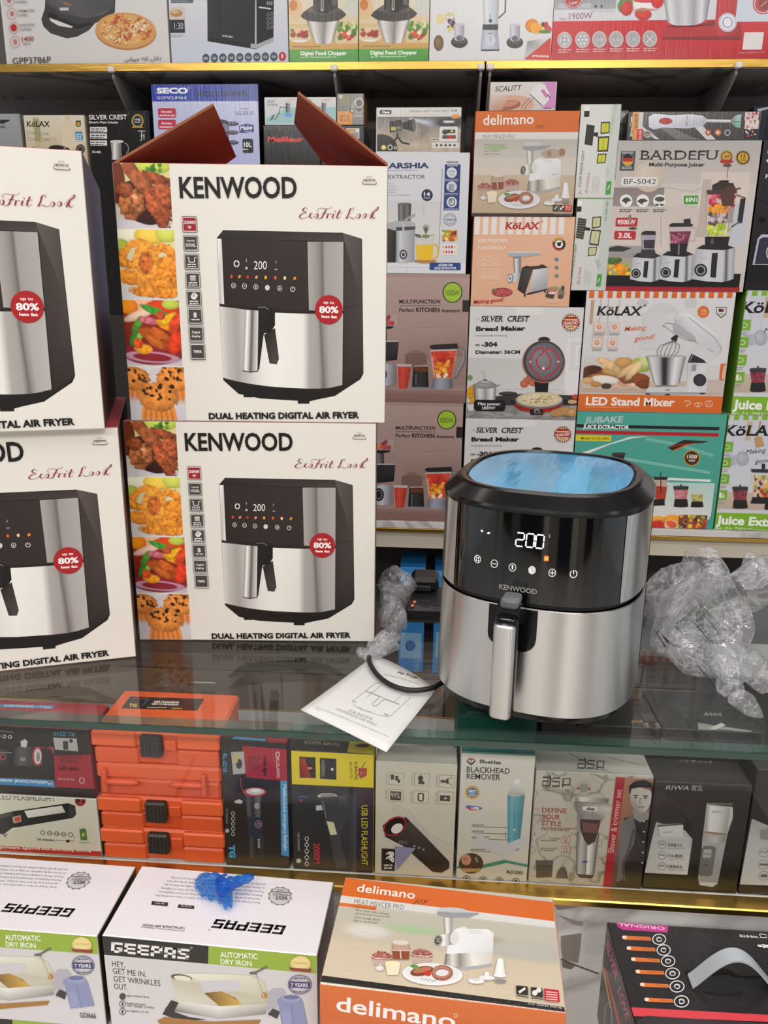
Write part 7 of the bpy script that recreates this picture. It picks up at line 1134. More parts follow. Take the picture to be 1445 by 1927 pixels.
k = fb('blkh', 'blackhead_remover_box', 'white and teal carton with a blue-green pore vacuum, left of the marble-print shaver carton', (868, 1414), (992, 1668), .03, {'': 'c4c2b8', 'top': '2f8078', 'right': '8a8a84'}, None, None, x1=.1355); f = k.front
f.R(1090, 245, 1440, 870, 'cfcdc6', 'c6c2b2').P([(1095, 246), (1442, 258), (1442, 292), (1095, 276)], '3c8a82').L([(1134, 312), (1152, 330), (1170, 312)], 7, '2a2626').O(1152, 312, 18, 12, 4, '2a2626').P([(1143, 300), (1152, 316), (1160, 300)], 'b83a34').T('Blueidea', 1190, 322, 1285, 328, 17, '3a3636', .03)
f.T('BLACKHEAD', 1130, 362, 1324, 370, 25, '1c1a1b', .01, serif=.06).T('REMOVER', 1130, 392, 1284, 398, 25, '1c1a1b', .01, serif=.06).E(1158, 452, 33, 29, 'c89a48', 0, None, 20).E(1158, 452, 23, 20, '3a78a8').T('BEST', 1142, 452, 1174, 454, 11, 'eef2f4', .03, res=1).tiny(1144, 458, 1172, 4, 2, 'd0e0ea').P([(1130, 510), (1185, 514), (1205, 524), (1185, 530), (1130, 518)], '3a6ab0').P([(1130, 518), (1200, 530), (1150, 532), (1130, 522)], 'c8444a').T('USB', 1152, 527, 1186, 529, 11, 'eef0f4', .04, .2, res=2)
f.Q([(1338, 412), (1350, 394), (1366, 394), (1374, 414), (1396, 455), (1388, 468), (1316, 462), (1318, 450)], ['c4c8c8', 'e4e6e6', 'eceeee', 'd4d6d6', 'b4b8b6', '8a8e8a', 'a4a8a4', 'c9cccc']).S([(1314, 462), (1335, 468), (1360, 470), (1392, 464)], [(1316, 700), (1330, 708), (1350, 710), (1366, 706)], ['4a8896', '6aa8b4', '5c9aa8', '487f8e']).L([(1344, 500), (1346, 690)], 3, '4a8492').E(1345, 618, 6, 6, 'b0c890').tiny(1318, 706, 1362, 5, 1, '6a8a94')
for y in (604, 632, 658): f.L([(1158, y), (1316, y+6)], 2.4, '5a5650').tiny(1156, y-9, 1205+y % 30, 5, 1, '6a665e')
f.L([(1150, 712), (1320, 718)], 2.4, '5a5650').tiny(1150, 704, 1214, 5, 1, '6a665e').L([(1305, 625), (1305, 652), (1316, 656)], 2.4, '5a5650').P([(1190, 640), (1290, 690), (1435, 640), (1435, 680), (1290, 735), (1150, 680)], 'c4c0c2').P([(1085, 780), (1200, 775), (1300, 752), (1432, 775), (1432, 786), (1310, 766), (1200, 790), (1085, 790)], '3f8a6c').E(1152, 768, 54, 46, '4a3a2e', 0, None, 28).E(1130, 752, 22, 24, 'c08a6a').E(1126, 748, 9, 8, 'b0705a').L([(1172, 740), (1180, 762)], 10, '8a8478').E(1168, 795, 10, 14, '2a241e').P([(1105, 790), (1200, 790), (1190, 805), (1120, 806)], 'b08a5a').T('BLD-2005', 1310, 812, 1382, 818, 15, '4a4640', .03, res=2); [(f.O(1132+i*73, 836+i*4, 17, 15, 3, '3a3630'), f.E(1132+i*73, 836+i*4, 7, 7, '3a3630')) for i in range(4)]
k.done()
# marble-print shaver carton
k = fb('shav', 'shaver_box', 'marble-patterned carton with a silver shaver and a red band', (1008, 1450), (1229, 1675), .046, {'': 'b9b2a8', 'top': 'c2bdb6', 'right': '26221f'}, None, None, x0=.1372, x1=.2782); f = k.front.v(860, 1320, .40484)
im = Im(110, 110, 'bdb6aa', 'b4ac98'); n = im.noise(40, 5); im.put(np.clip(.35+n*.9, 0, 1)*.5, np.array(hx('9c9488'))); im.put(np.clip(1-np.abs(im.noise(34, 9)+.05)*28, 0, 1)*.75, np.array(hx('5a5248'))); im.put(np.clip(1-np.abs(im.noise(22, 14)-.1)*34, 0, 1)*.6, np.array(hx('6a6258')))
f.I(im, 325, 320, 925, 880)
def dsp(f, x, y, s, c):
    L = lambda p, w=7: f.L([(x+a*s, y+b*s*1.0) for a, b in p], w*s, c)
    L([(2, 0), (36, 1), (40, 6), (36, 38), (30, 40), (0, 39), (3, 18), (30, 19)]); L([(84, 4), (52, 3), (48, 20), (80, 22), (78, 40), (46, 40)]); L([(94, 48), (98, 6), (130, 7), (127, 36), (98, 36)]); L([(36, -10), (36, 8)])
dsp(f, 396, 352, 1, '2a2624'); f.tiny(398, 396, 478, 5, 1, '4a4640').T('Create a better life', 392, 412, 518, 418, 12, '4a4640', .0, .15, res=1).E(588, 402, 36, 34, 'a8a29a', 0, None, 14).R(556, 398, 620, 412, 'a8443c').E(588, 402, 22, 20, '8c867e')
for i, (t, x1) in enumerate((('DEFINE', 508), ('YOUR', 478), ('STYLE', 484))): f.T(t, 394-i*1, 516+i*30, x1, 520+i*30, 24, '8e2c34', .02)
f.L([(390, 586), (580, 592)], 3, '8e2c34').T('3 IN 1 SHAVER SET', 390, 598, 522, 604, 10, '4a4640', .02, res=1).T('7000RPM', 426, 640, 474, 643, 10, '8a4a44', .01, res=1).tiny(388, 644, 470, 6, 1, '6a6258').tiny(386, 680, 470, 6, 2, '6a6258')
for y in (642, 688): f.R(486, y-16, 522, y+16, '9a5a54').R(489, y-13, 519, y+13, 'c4bdb2').O(504, y, 10, 10, 4, '8a3a3c')
f.S([(548, 440), (580, 443), (640, 446), (706, 450)], [(552, 462), (580, 466), (640, 470), (702, 474)], ['6a6662', 'd4d0ca', 'a09c96', '6a6662']).Q([(545, 462), (705, 472), (712, 500), (690, 530), (668, 560), (655, 600), (560, 595), (555, 560), (560, 520), (540, 490)], ['6e6a66', '8a8682', 'c4c0ba', '9a9690', '6a6662', '5a5652', '8a8682', 'b4b0aa', '7a7672', 'a09c96']).R(584, 486, 650, 508, 'd0ccc6').T('dsp', 600, 503, 640, 504, 14, '2a2624', .04, res=2).E(622, 540, 38, 26, '8a8682').P([(572, 545), (664, 550), (655, 610), (640, 650), (608, 668), (590, 640), (572, 590)], '3a2624').P([(580, 560), (655, 566), (648, 612), (585, 605)], '6a4440')
f.S([(556, 600), (580, 615), (600, 668), (612, 670), (640, 650), (662, 605)], [(552, 800), (565, 812), (590, 820), (605, 822), (625, 818), (636, 806)], ['4a4642', 'b4b0aa', '8a8682', 'e0dcd6', '9a9690', '4a4642']).L([(600, 670), (595, 818)], 3, '5a5652').E(594, 744, 14, 5, '3a4a7a').P([(552, 800), (636, 806), (625, 822), (570, 818)], '3a3632')
f.P([(366, 745), (446, 742), (440, 815), (368, 818)], '38291f').P([(364, 738), (448, 738), (446, 756), (366, 756)], '5a4a40'); [f.L([(370+i*11, 736), (370+i*11, 752)], 4, '2a1e18') for i in range(7)]
f.P([(458, 820), (466, 788), (482, 768), (500, 768), (510, 790), (515, 822)], '4a3f38').R(486, 756, 494, 770, '8a8682').T('Model:08100S-1', 532, 860, 642, 864, 12, '4a4038', .02, res=1)
f.P([(738, 350), (780, 352), (712, 880), (676, 878)], 'a02430').T('Shaver & trimmer set', 727, 702, 765, 408, 26, 'dcc6c0', -.008, up=(700, 700))
f.P([(780, 352), (925, 362), (925, 880), (712, 880)], 'a4705a', ).Q([(780, 352), (925, 362), (925, 880), (712, 880)], ['a8745c', '9c6a58', '3a302c', '4a3c34'])
f.P([(735, 870), (760, 640), (775, 540), (840, 520), (905, 540), (925, 560), (925, 880)], '2b2826').P([(755, 650), (765, 560), (815, 520), (830, 590), (820, 660), (780, 740), (770, 820), (740, 840)], '6a6664').L([(822, 590), (800, 680), (770, 760), (776, 830)], 14, '4a4644').P([(815, 500), (890, 510), (900, 545), (850, 560), (820, 540)], '8e8680').Q([(802, 408), (806, 470), (822, 500), (850, 518), (880, 508), (902, 470), (906, 415), (850, 398)], ['b4aca6', 'a49c96', '8a827c', '9a928c', 'b4aca6', 'c4bcb6', 'beb6b0', 'c9c1bb'])
f.P([(798, 420), (800, 388), (830, 366), (870, 362), (905, 378), (912, 412), (904, 430), (898, 400), (850, 396), (810, 402), (804, 430)], '1f1b19').L([(818, 436), (840, 434)], 5, '2b2624').L([(862, 436), (886, 438)], 5, '2b2624').E(830, 444, 6, 4, '2b2624').E(874, 446, 6, 4, '2b2624').L([(852, 446), (846, 470), (858, 472)], 4, '7a726c').L([(838, 488), (870, 488)], 5, '6a5a54'); [f.E(868-i*2, 555+i*48, 4, 4, 'cfc9c4', 0, None, 8) for i in range(5)]
ft = k.top; ft.P([(380, 245), (870, 255), (905, 345), (370, 322)], 'b9b4ae').L([(520, 240), (640, 300), (730, 338)], 4, '7a7268').L([(700, 260), (880, 300)], 3, '8a8278'); ft.put([(0, 0)]*3, [(0, 1, 2)], '000'); dsp(ft, 560, 272, .95, '3a3633'); ft.T('Create a better life', 566, 314, 690, 320, 8, '4a4640', .0, up=(567, 306), res=1)
k.done()
k = fb('clip', 'hair_clipper_box', 'black carton with a white hair clipper, right of the marble-patterned shaver carton', (1232, 1470), (1412, 1685), .05, {'': '2b2725', 'top': '3a3634', 'right': '141210'}, None, None, x0=.2800, x1=.3955); f = k.front
f.R(880, 340, 1380, 920, '332e2b', '26221c', ).T('RIWA', 968, 410, 1076, 412, 20, 'b9b4ae', .0, .3).T('雷瓦', 1088, 412, 1140, 414, 20, 'a8a39e', .0).Q([(905, 640), (925, 560), (1060, 600), (1094, 640), (1070, 806), (872, 796)], ['b4b0ae', 'a8a4a2', 'b0acaa', 'a8a4a2', 'd4d0cc', 'bcb8b4']).P([(932, 572), (1045, 566), (1056, 632), (940, 630)], '8c8886').P([(936, 584), (1050, 572), (1053, 630), (944, 630)], 'c9c6c4').L([(930, 578), (1046, 570)], 6, '4a4644').T('RIWG', 958, 614, 1000, 612, 10, '6a6664', .0, .3, res=1).P([(905, 640), (940, 626), (1055, 630), (1094, 640)], 'bcb8b6')
for y, t in ((668, '不锈钢刀头'), (718, '刀头微调'), (768, '可更换电池')):
    f.O(952, y-2, 20, 19, 2, '6a6664').R(940, y-8, 964, y-2, '6a6664').T(t, 978+(0 if y < 700 else -4), y+6, 1046, y+8, 13, '3a3634', .01, res=1).tiny(982, y+13, 1062, 4, 1, '8a8684')
f.Q([(1160, 470), (1280, 482), (1282, 540), (1255, 620), (1210, 850), (1180, 862), (1124, 850), (1120, 820), (1150, 560)], ['b4b0ac', 'c9c5c1', 'b0acaa', 'a8a4a2', '9a9692', '8c8884', '9a9692', 'b4b0ae', 'd4d1ce']).S([(1160, 482), (1180, 484), (1220, 488), (1270, 492)], [(1150, 610), (1172, 612), (1210, 616), (1250, 618)], ['9a9692', 'dcd9d6', 'cfccc8', '9c9894']).L([(1160, 472), (1282, 486)], 10, '4a4644'); [f.L([(1164+i*7, 470), (1163+i*7, 480)], 2, 'a8a4a0') for i in range(17)]
f.T('RIWG', 1182, 516, 1226, 519, 11, '7a7672', .0, .3, res=1).L([(1148, 606), (1252, 616)], 9, '8a7a70').E(1190, 610, 14, 5, 'b4703a').S([(1142, 616), (1200, 622), (1250, 622)], [(1136, 648), (1196, 656), (1240, 654)], ['9a9692', 'bcb8b4', '8a8682']).RR(1138, 668, 1184, 812, '6e6a66', 18).RR(1146, 684, 1178, 726, 'a8a4a0', 8).L([(1146, 706), (1178, 708)], 4, '6a6662').E(1156, 758, 4, 4, '3a3632').P([(1124, 836), (1205, 840), (1190, 860), (1128, 852)], 'c4c0bc').T('电动理发器 JRC-720shi', 904, 876, 1022, 882, 8, '7a7464', .0, res=1)
ft = k.top; ft.P([(870, 254), (1330, 262), (1366, 376), (920, 350)], '3c3836').T('RIWA', 1180, 272, 1082, 270, 13, 'a8a4a0', .0, up=(1186, 286)).T('雷瓦', 1074, 270, 1026, 266, 13, '8a8682', .0, up=(1078, 282))
k.done()
k = fb('clip2', 'hair_clipper_box', 'dark carton with a grey panel, cut by the right picture edge in the showcase', (1418, 1455), (1560, 1690), .05, {'': '2a2624', 'top': '46423f', 'left': '1a1816'}, None, None, x0=.3975, z1=.968); f = k.front
f.R(1310, 420, 2000, 900, '2c2826', '24201c').Q([(1352, 640), (1370, 545), (1600, 640), (1600, 860), (1314, 850)], ['b8b4b2', 'a09c9a', 'b0acaa', 'd0ccc8', 'c4c0bc']).P([(1404, 600), (1446, 588), (1446, 645), (1410, 640)], '8a8684').T('IPX7', 1408, 706, 1444, 708, 14, '4a4644', .0, res=1)
for y in (702, 758, 810): f.O(1424, y, 24, 22, 2, '6a6664')
f.R(1408, 752, 1444, 764, '6a6664').R(1412, 802, 1440, 818, '6a6664').tiny(1366, 888, 1445, 5, 1, '6a665e')
k.done()
# ---- second row, lying flat behind the first: their lids show through the counter glass
def row2(key, name, label, p, z, d, cols, h=None, x=None):
    a, b_ = pZ(*p[0], z), pZ(*p[1], z); X0, X1 = x or (a.x, b_.x)
    return Carton(key, name, label, 'box', (X0, max(a.y, .887), Z0), 0, X1-X0, d, z-Z0, cols, M_PRINT)
k = row2('bh2', 'blackhead_remover_box', 'dark green carton lying behind the first row, under the air fryer', ((862, 1345), (1010, 1345)), .99, .1, {'': '1f5a4c', 'top': '1f5446'}); f = k.top.v(860, 1320, .40484)
f.T('BLACKHEAD', 185, 50, 42, 44, 12, '8ab0a4', .0, up=(187, 64), serif=.06).T('REMOVER', 182, 20, 76, 14, 12, '8ab0a4', .0, up=(184, 34), serif=.06); k.done()
k = row2('trm', 'trimmer_box', 'black carton with small trimmer pictures and gold lettering, behind the shaver carton', ((1025, 1372), (1275, 1372)), .985, .075, {'': '2b2726', 'top': '363231'}, x=(.1485, .2985)); f = k.top.v(1200, 1260, .16955)
f.T('ENA', -70, 592, 60, 592, 30, 'b08a3a', .04, up=(-66, 560)).T('Fast Charger', 48, 510, 250, 512, 20, '9a8a7a', .0, up=(49, 492)).T('Longer', 60, 538, 200, 542, 22, '8a7a6a', .0, up=(62, 518)).T('Running', 76, 566, 240, 570, 22, '8a7a6a', .0, up=(78, 546)).T('RC-8800', 222, 358, 420, 364, 16, 'b0aaa6', .02, up=(224, 342))
for x in (60, 190, 330): f.P([(x, 600), (x+50, 590), (x+110, 735), (x+70, 740)], '9a928a').P([(x+10, 610), (x+30, 606), (x+70, 690), (x+55, 700)], '5a524c')
f.P([(185, 430), (345, 435), (350, 445), (200, 460)], 'b4aca0').P([(400, 470), (430, 480), (500, 640), (485, 690)], '7a8a8a'); k.done()
k = row2('rw2', 'hair_clipper_box', 'dark carton with a white panel on its lid, behind the black clipper carton', ((1285, 1405), (1470, 1405)), .985, .10, {'': '2f2b2a', 'top': '3a3634'}, x=(.300, .425)); f = k.top
f.T('RIWA', 732, 512, 930, 516, 40, 'bcb8b6', .01, .3, up=(728, 478)).P([(665, 590), (1270, 680), (1345, 808), (735, 770)], 'a4a09c').P([(740, 725), (1300, 730), (1345, 808), (745, 772)], 'c4c0bc').P([(800, 650), (930, 590), (975, 620), (850, 680)], 'd9d6d2').P([(820, 680), (900, 660), (1180, 720), (830, 722)], '6a6664').L([(820, 660), (900, 735)], 8, 'd0ccc8'); k.done()
k = row2('shv2', 'shaver_box', 'grey carton with a pale printed front panel, farther back under the plastic bag', ((1370, 1272), (1560, 1272)), .97, .12, {'': '8c8a88', 'top': '9a9896', 'front': '3a3634'}); f = k.top.v(1180, 980, .2335)
f.R(780, 740, 1600, 1190, 'a4a2a0').T('ELECTRIC SHAVER', 846, 776, 1090, 774, 14, '4a4846', .02, up=(846, 758)).E(920, 930, 70, 90, '8e8c8a').O(950, 900, 90, 100, 8, '7c7a78', -60, 120); k.done()
k = row2('bei', 'plain_box', 'beige glossy carton behind the black trimmer carton, under the counter glass', ((1190, 1285), (1272, 1285)), .97, .11, {'': '8e8672', 'top': '9a917c'}, x=(.2, .2985)); k.m = M_GLOSS; k.done()
k = None
# ---- low cabinet behind the counter with what stands in it
cab = empty('low_cabinet', (-.1, 2.2, 0)); tag(cab, 'brown low cabinet with a cream ledge standing under the marble shelf', 'cabinet'); bpy.context.view_layer.update()
slab('carcass', (-1.5, 2.13, .001), (1.3, 2.298, .405), mat('brown_laminate', '76604f', .4, var=.15, bscale=3, stretch=(1, 1, 6)), cab)
slab('ledge', (-1.5, 2.115, .4052), (1.3, 2.298, .418), mat('dark_ledge', '54463e', .4), cab); slab('cavity_shade_sheet', (-1.5, 2.33, .441), (1.3, 2.358, .82), mat('cavity_shade', '2c2725', .6), cab)  # sheet behind added; the shade under the shelf is put into its colour
x = -.96
for i, (w_, c) in enumerate(((.52, '6e5a4c'), (.50, '7a6658'), (.52, '685548'), (.5, '746052'))):
    m = MB(); m.box((x, 2.120, .02), (x+w_-.006, 2.1295, .398), c, .002); d_ = m.obj('cabinet_door', mat('cabinet_door_laminate', attr=True, rough=.35, var=.12, bscale=4), cab); m = MB(); m.tube([(x+w_*.45, 2.114, .36), (x+w_*.6, 2.114, .36)], .005, 8, 'c4bcb0'); m.obj('door_handle', mat('handle_metal', 'c9c4bc', .3, 1), d_); x += w_
for i, (px, w_, lb_) in enumerate(((752, .075, 'tall bright blue carton under the marble shelf, behind the power strip'), (818, .09, 'tall bright blue carton under the marble shelf, hidden partly by the air fryer'))):
    X = pY(px, 1100, 2.125).x; z1 = pY(775, 1068+i*5, 2.125).z; k = Carton('blue%d' % i, 'blue_box', lb_, 'box', (X, 2.125, .4185), 0, w_, .15, z1-.4185, {'': '2f86d0', 'front': '3a8ed8'}, M_GLOSS, 'blue cartons in the low cabinet'); f = k.front.v(0, 0, 1); f.R(px+2, 1190, px+40, 1240, '8fc0e6').E(px+20, 1215, 10, 10, '2a6eb8').T('WiFi', px+8, 1085, px+34, 1085, 9, '7ab8ec', .02, res=1).R(px, 1150, px+50, 1160, 'b9d4ea'); k.done()
# ================================================================ cartons on the bench in front of the counter
ZB = .85
def topbox(key, name, label, fl, frt, bl, z, h, cols, m=None, group=None):
    a, b, c = pZ(*fl, z), pZ(*frt, z), pZ(*bl, z); rz = math.atan2(b.y-a.y, b.x-a.x); ux = V((math.cos(rz), math.sin(rz), 0)); uy = V((-math.sin(rz), math.cos(rz), 0))
    return Carton(key, name, label, 'box', V((a.x, a.y, z-h)), rz, (b-a).dot(ux), (c-a).dot(uy), h, cols, m, group)
k = topbox('iron', 'dry_iron_box', 'white and green dry iron carton with crumpled blue plastic on its lid', (191, 1760), (597, 1798), (257, 1628), ZB, .1225, {'': 'd9d4d8', 'right': '38341c', 'left': '2a3a30', 'top': 'dcd6dc'}, M_GLOSS, 'dry iron cartons'); f = k.front.v(0, 1580, .44291)
f.R(425, 400, 1360, 800, 'd2ced0', 'd6d2d2').P([(432, 408), (886, 450), (884, 528), (432, 488)], '25211f').P([(886, 450), (1348, 490), (1344, 570), (884, 528)], '96b03a').B('GEEPAS', (471, 478), (802, 510), (473, 434), 'eeeae8').O(813, 460, 5, 5, 1.5, 'c9c5c4', n=10).T('AUTOMATIC', 937, 500, 1095, 508, 24, 'f0f2e2', .02).T('DRY IRON', 938, 528, 1070, 538, 22, 'f0f2e2', .02)
for t, x0, y0, x1, y1 in (('HEY,', 477, 538, 532, 544), ('GET ME IN.', 480, 568, 622, 584), ('GET WRINKLES', 484, 602, 682, 622), ('OUT.', 486, 634, 544, 640)): f.T(t, x0, y0, x1, y1, 24, '2e2a2a', .0)
for i, t in enumerate(('HEAVY WEIGHT IRON', '40 MICRONS NANO', 'AUTOMATIC CUT-OFF')): y = 664+i*32; f.E(521, y+2, 14, 15, '4a4646').E(521, y+2, 11, 12, 'd2ced0' if i else '4a4646').E(521, y+2, 5, 8, '4a4646').T(t, 538, y+3, 538+len(t)*5.6, y+9, 8, '4a4646', .01, res=1)
f.T('GRAY CERAMIC COATING', 540, 708, 656, 718, 8, '4a4646', .01, res=1)
def iron(f):
    f.Q([(728, 590), (740, 572), (790, 568), (880, 568), (1060, 575), (1120, 600), (1150, 680), (1140, 720), (760, 690), (740, 640)], ['c4beae', 'e4dfd0', 'ece8da', 'e8e4d6', 'dedac8', 'd4cfbc', 'c4bea8', 'b4ae98', 'dcd7c8', 'e6e2d4']).E(772, 585, 46, 14, '6a5230', 8).E(776, 588, 38, 11, 'e6e2d2', 8).P([(730, 590), (800, 600), (815, 612), (780, 618), (728, 606)], 'c9c3b0').P([(846, 600), (960, 596), (1022, 600), (1010, 640), (930, 650), (868, 652)], 'cfcbd0')
    f.Q([(868, 650), (940, 642), (1000, 670), (1030, 700), (932, 706)], ['6a4a1c', 'b48a34', '8a6424', 'd4ae54', 'a07a2c']).Q([(728, 680), (930, 706), (1138, 696), (1130, 740), (930, 760), (700, 720)], ['dcd8d2', 'f0ede8', 'c9c4bc', '8a8682', 'b4b0aa', '5a5652']).P([(690, 740), (728, 680), (760, 690), (740, 730), (800, 752), (880, 764), (760, 766)], '2e2a2a').P([(668, 768), (700, 752), (900, 772), (1110, 764), (1100, 782), (880, 796), (680, 782)], 'a8763a').E(1124, 660, 13, 14, 'c07c3a').L([(1090, 575), (1130, 690)], 5, 'bdb7a2').L([(1062, 566), (1088, 562), (1136, 538)], 9, '6e6e60').L([(1060, 566), (1092, 570)], 5, '5a5a50')
    f.P([(1138, 650), (1160, 632), (1200, 632), (1218, 652), (1180, 668), (1170, 740), (1140, 750)], 'b4b0bc').P([(1138, 740), (1178, 760), (1190, 730), (1160, 715)], '3a3638').P([(1178, 680), (1196, 664), (1240, 658), (1276, 668), (1288, 690), (1308, 790), (1200, 800), (1190, 740)], '8e94bc').Q([(1196, 664), (1240, 658), (1276, 668), (1270, 690), (1238, 712), (1205, 690)], ['a4aad0', 'b4bade', 'a8aed4', '8a90b8', '7c82aa', '9298c0']).E(1238, 668, 34, 9, '6e74a0').L([(1238, 712), (1252, 798)], 3, '767ca4').P([(1200, 725), (1235, 730), (1240, 790), (1205, 790)], '989ec6')
    f.E(1277, 525, 44, 34, 'e0c67a', 0, None, 24).E(1277, 522, 36, 26, 'ecd894').T('Superbrand', 1246, 524, 1306, 528, 11, 'a8863a', .0, .2, res=1).P([(1228, 540), (1325, 548), (1318, 562), (1236, 554)], '8e3a34').O(1274, 614, 51, 42, 4, '6a6888').O(1274, 614, 42, 34, 2, '6a6888').P([(1230, 600), (1318, 604), (1318, 630), (1230, 626)], '3f3d6e').T('7 YEARS', 1238, 622, 1310, 624, 16, 'e9e7f2', .02, res=2).tiny(1250, 586, 1302, 6, 1, '6a6888').tiny(1246, 642, 1306, 6, 1, '6a6888')
iron(f); f.T('GDI666', 1240, 838, 1310, 844, 22, '2c2828', .01)
t = k.top.v(0, 1580, .44291)
t.B('GEEPAS', (1217, 366), (918, 337), (1198, 404), '221f1f').O(890, 384, 5, 4, 1.5, '3a3636', n=10)
def best(t, x, y):
    q = [(x+(52+5*math.sin(i*math.pi))*math.cos(i*math.pi/12)+2, y+(40 if i % 2 else 35)*math.sin(i*math.pi/12)) if 0 else (x+(54 if i % 2 else 47)*math.cos(i*math.pi/12), y+(42 if i % 2 else 37)*math.sin(i*math.pi/12)) for i in range(24)]
    t.P(q, '7a7878').E(x, y, 45, 35, 'bcb8ba').E(x, y, 42, 32, 'a8a5a6', 0, 'c4c0c2').T('BEST', x+30, y+2, x-24, y-1, 14, '2e2b2b', .02, up=(x+33, y+17), serif=.06).T('PRODUCT', x+40, y-8, x-34, y-12, 9, '3a3737', .02, up=(x+42, y+1), res=2).L([(x+42, y-15), (x-40, y-19)], 3, '3a3737').tiny(x-14, y-27, x+20, 4, 1, '5a5656')
best(t, 1190, 240)
TXT = ('Every Geepas product is inspired by you. Your desire to have something that', 'can touch your life and make it better. When they are Home Appliances,', 'Kitchen Appliances, Entertainment Products, Personal Care or Lighting', 'Devices. We are constantly evolving and bettering 1300 to make sure that you get', 'to choose only the best from our range of over 1300 products. So the next time', 'you pick up any Geepas product, you know it is made just for you. For Life.')
def blurb(t, x1, x0, y):
    for i, s in enumerate(TXT): t.T(s, x1+i*5, y-i*15.6, x0+i*13, y-32-i*15.2, 8, '5a5658', .0, up=(x1+i*5+3, y+9-i*15.6), res=1)
blurb(t, 1102, 658, 266)
t.T('CATALOGUE APP NOW!', 784, 372, 606, 358, 12, '3a3637', .025, up=(786, 383), res=2).T('DOWNLOAD GEEPAS', 782, 388, 598, 370, 12, '3a3637', .025, up=(784, 392), res=2)
t.P([(758, 276), (826, 282), (824, 296), (754, 290)], '2a2728').T('Google Play', 812, 284, 768, 280, 6, 'c4c0c0', .02, up=(813, 290), res=1).P([(646, 262), (714, 268), (712, 284), (642, 278)], '2a2728').T('App Store', 700, 272, 656, 268, 6, 'c4c0c0', .02, up=(701, 278), res=1)
k.done(); kiron = k
q = pZ(183, 1762, ZB); uA = k.ux
rz2 = k.rz+.02; u2 = V((math.cos(rz2), math.sin(rz2), 0)); p2 = V((q.x, q.y, ZB-k.H))-u2*k.W
k.copy('white and green dry iron carton cut by the left picture edge, upper of the two', p2, rz2)
k.copy('dry iron carton at the lower left corner, mostly below the picture, under another', p2-V((-.006, -.001, k.H+.0008)), rz2)
k.copy('dry iron carton at the bottom edge, under the one with blue plastic', k.p0-V((0, 0, k.H+.0008)))
k = topbox('deli2', 'meat_mincer_box', 'large orange mincer carton lying on its back in front of the counter', (601, 1851), (1066, 1906), (645, 1649), ZB, .12, {'': 'c8602a', 'top': 'c4bcb0', 'right': 'd87038', 'front': 'd4682c'}, M_GLOSS, 'orange mincer cartons'); t = k.top.v(580, 1600, .37370)
t.P([(170, 136), (1232, 262), (1240, 360), (150, 226)], 'd8692e').P([(150, 226), (1240, 358), (1243, 392), (143, 262)], 'd9d6d4').P([(143, 262), (344, 282), (342, 302), (138, 278)], 'd8703a')
im = Im(120, 60, 'bdb8ac', 'c4b49c'); im.ell(45, 14, 24, 5, 'a4ba94', 0, .1, 0, 5, 0, 0, 6).ell(80, 18, 18, 8, 'a89478', 0, .2, 0, 5, 0, 0, 8).ell(20, 20, 16, 8, 'cfcac2', 0, .1, 0, 5, 0, 0, 8).ell(104, 22, 26, 10, 'b4b0a8', 0, .1, 0, 5, 0, 0, 8); im.put(np.clip((im.Y-27)/5, 0, 1)*.9, np.array(hx('cbbca6'))); t.I(im, 0, 0, 0, 0, [(140, 282), (1243, 398), (1288, 790), (66, 630)])
t.P([(66, 630), (1288, 790), (1294, 822), (60, 662)], '2a2827').T('delimano', 243, 208, 536, 246, 40, 'f2efec', .01, up=(252, 168)).T('joy', 530, 266, 594, 268, 24, '3a2018', -.01, .3, up=(542, 238)).T('MEAT MINCER PRO', 229, 270, 480, 300, 24, '3c3a3a', -.012, up=(234, 246)).T('1.5kg meat /min', 224, 288, 336, 300, 9, '8a3410', .0, up=(226, 278), res=1)
for i, (s, x1) in enumerate((('Mince meat, make sausages', 408), ('and even meat or pastry rolls', 410), ('Smart storage system', 362), ('Easy to use & clean', 348))): t.T(s, 238-i*3, 305+i*17+(i > 1)*3, x1, 326+i*15, 9, '4a4644', .0, up=(240-i*3, 295+i*17+(i > 1)*3), res=1)
class Shift:
    """the mincer picture moved and scaled to this carton's lid"""
    def __init__(s, f): s.f = f
    def m(s, x, y): X = (x-700)*1.19+298; Y = (y-280)*.98+478; return X, Y+(X-300)*.07
    def P(s, p, c): s.f.P([s.m(*q) for q in p], c); return s
    def Q(s, p, c): s.f.Q([s.m(*q) for q in p], c); return s
    def L(s, p, w, c, w1=None): s.f.L([s.m(*q) for q in p], w*1.1, c, w1); return s
    def S(s, a, b, c): s.f.S([s.m(*q) for q in a], [s.m(*q) for q in b], c); return s
    def E(s, x, y, a, b, c, rot=0, c2=None, n=22, a0=0, a1=360): s.f.E(*s.m(x, y), a*1.19, b, c, rot+3, c2, n, a0, a1); return s
    def O(s, x, y, a, b, w, c, a0=0, a1=360, n=26): s.f.O(*s.m(x, y), a*1.19, b, w, c, a0, a1, n); return s
    def R(s, x0, y0, x1, y1, c, c2=None, c3=None): return s.P([(x0, y0), (x1, y0), (x1, y1), (x0, y1)], c)
    def T(s, *a, **k): return s
mincer(Shift(t))
t.P([(1046, 690), (1104, 696), (1106, 740), (1048, 734)], '2e2a29').L([(1060, 726), (1092, 704)], 12, 'dcd8d4').P([(1120, 698), (1178, 705), (1180, 752), (1122, 744)], '2e2a29').E(1140, 728, 14, 14, 'dcd8d4').E(1160, 714, 13, 13, 'dcd8d4').P([(1186, 706), (1260, 714), (1266, 774), (1190, 766)], 'be2c36'); [t.L([(1196, 722+i*12), (1254, 728+i*12)], 5, 'eac4c0') for i in range(4)]
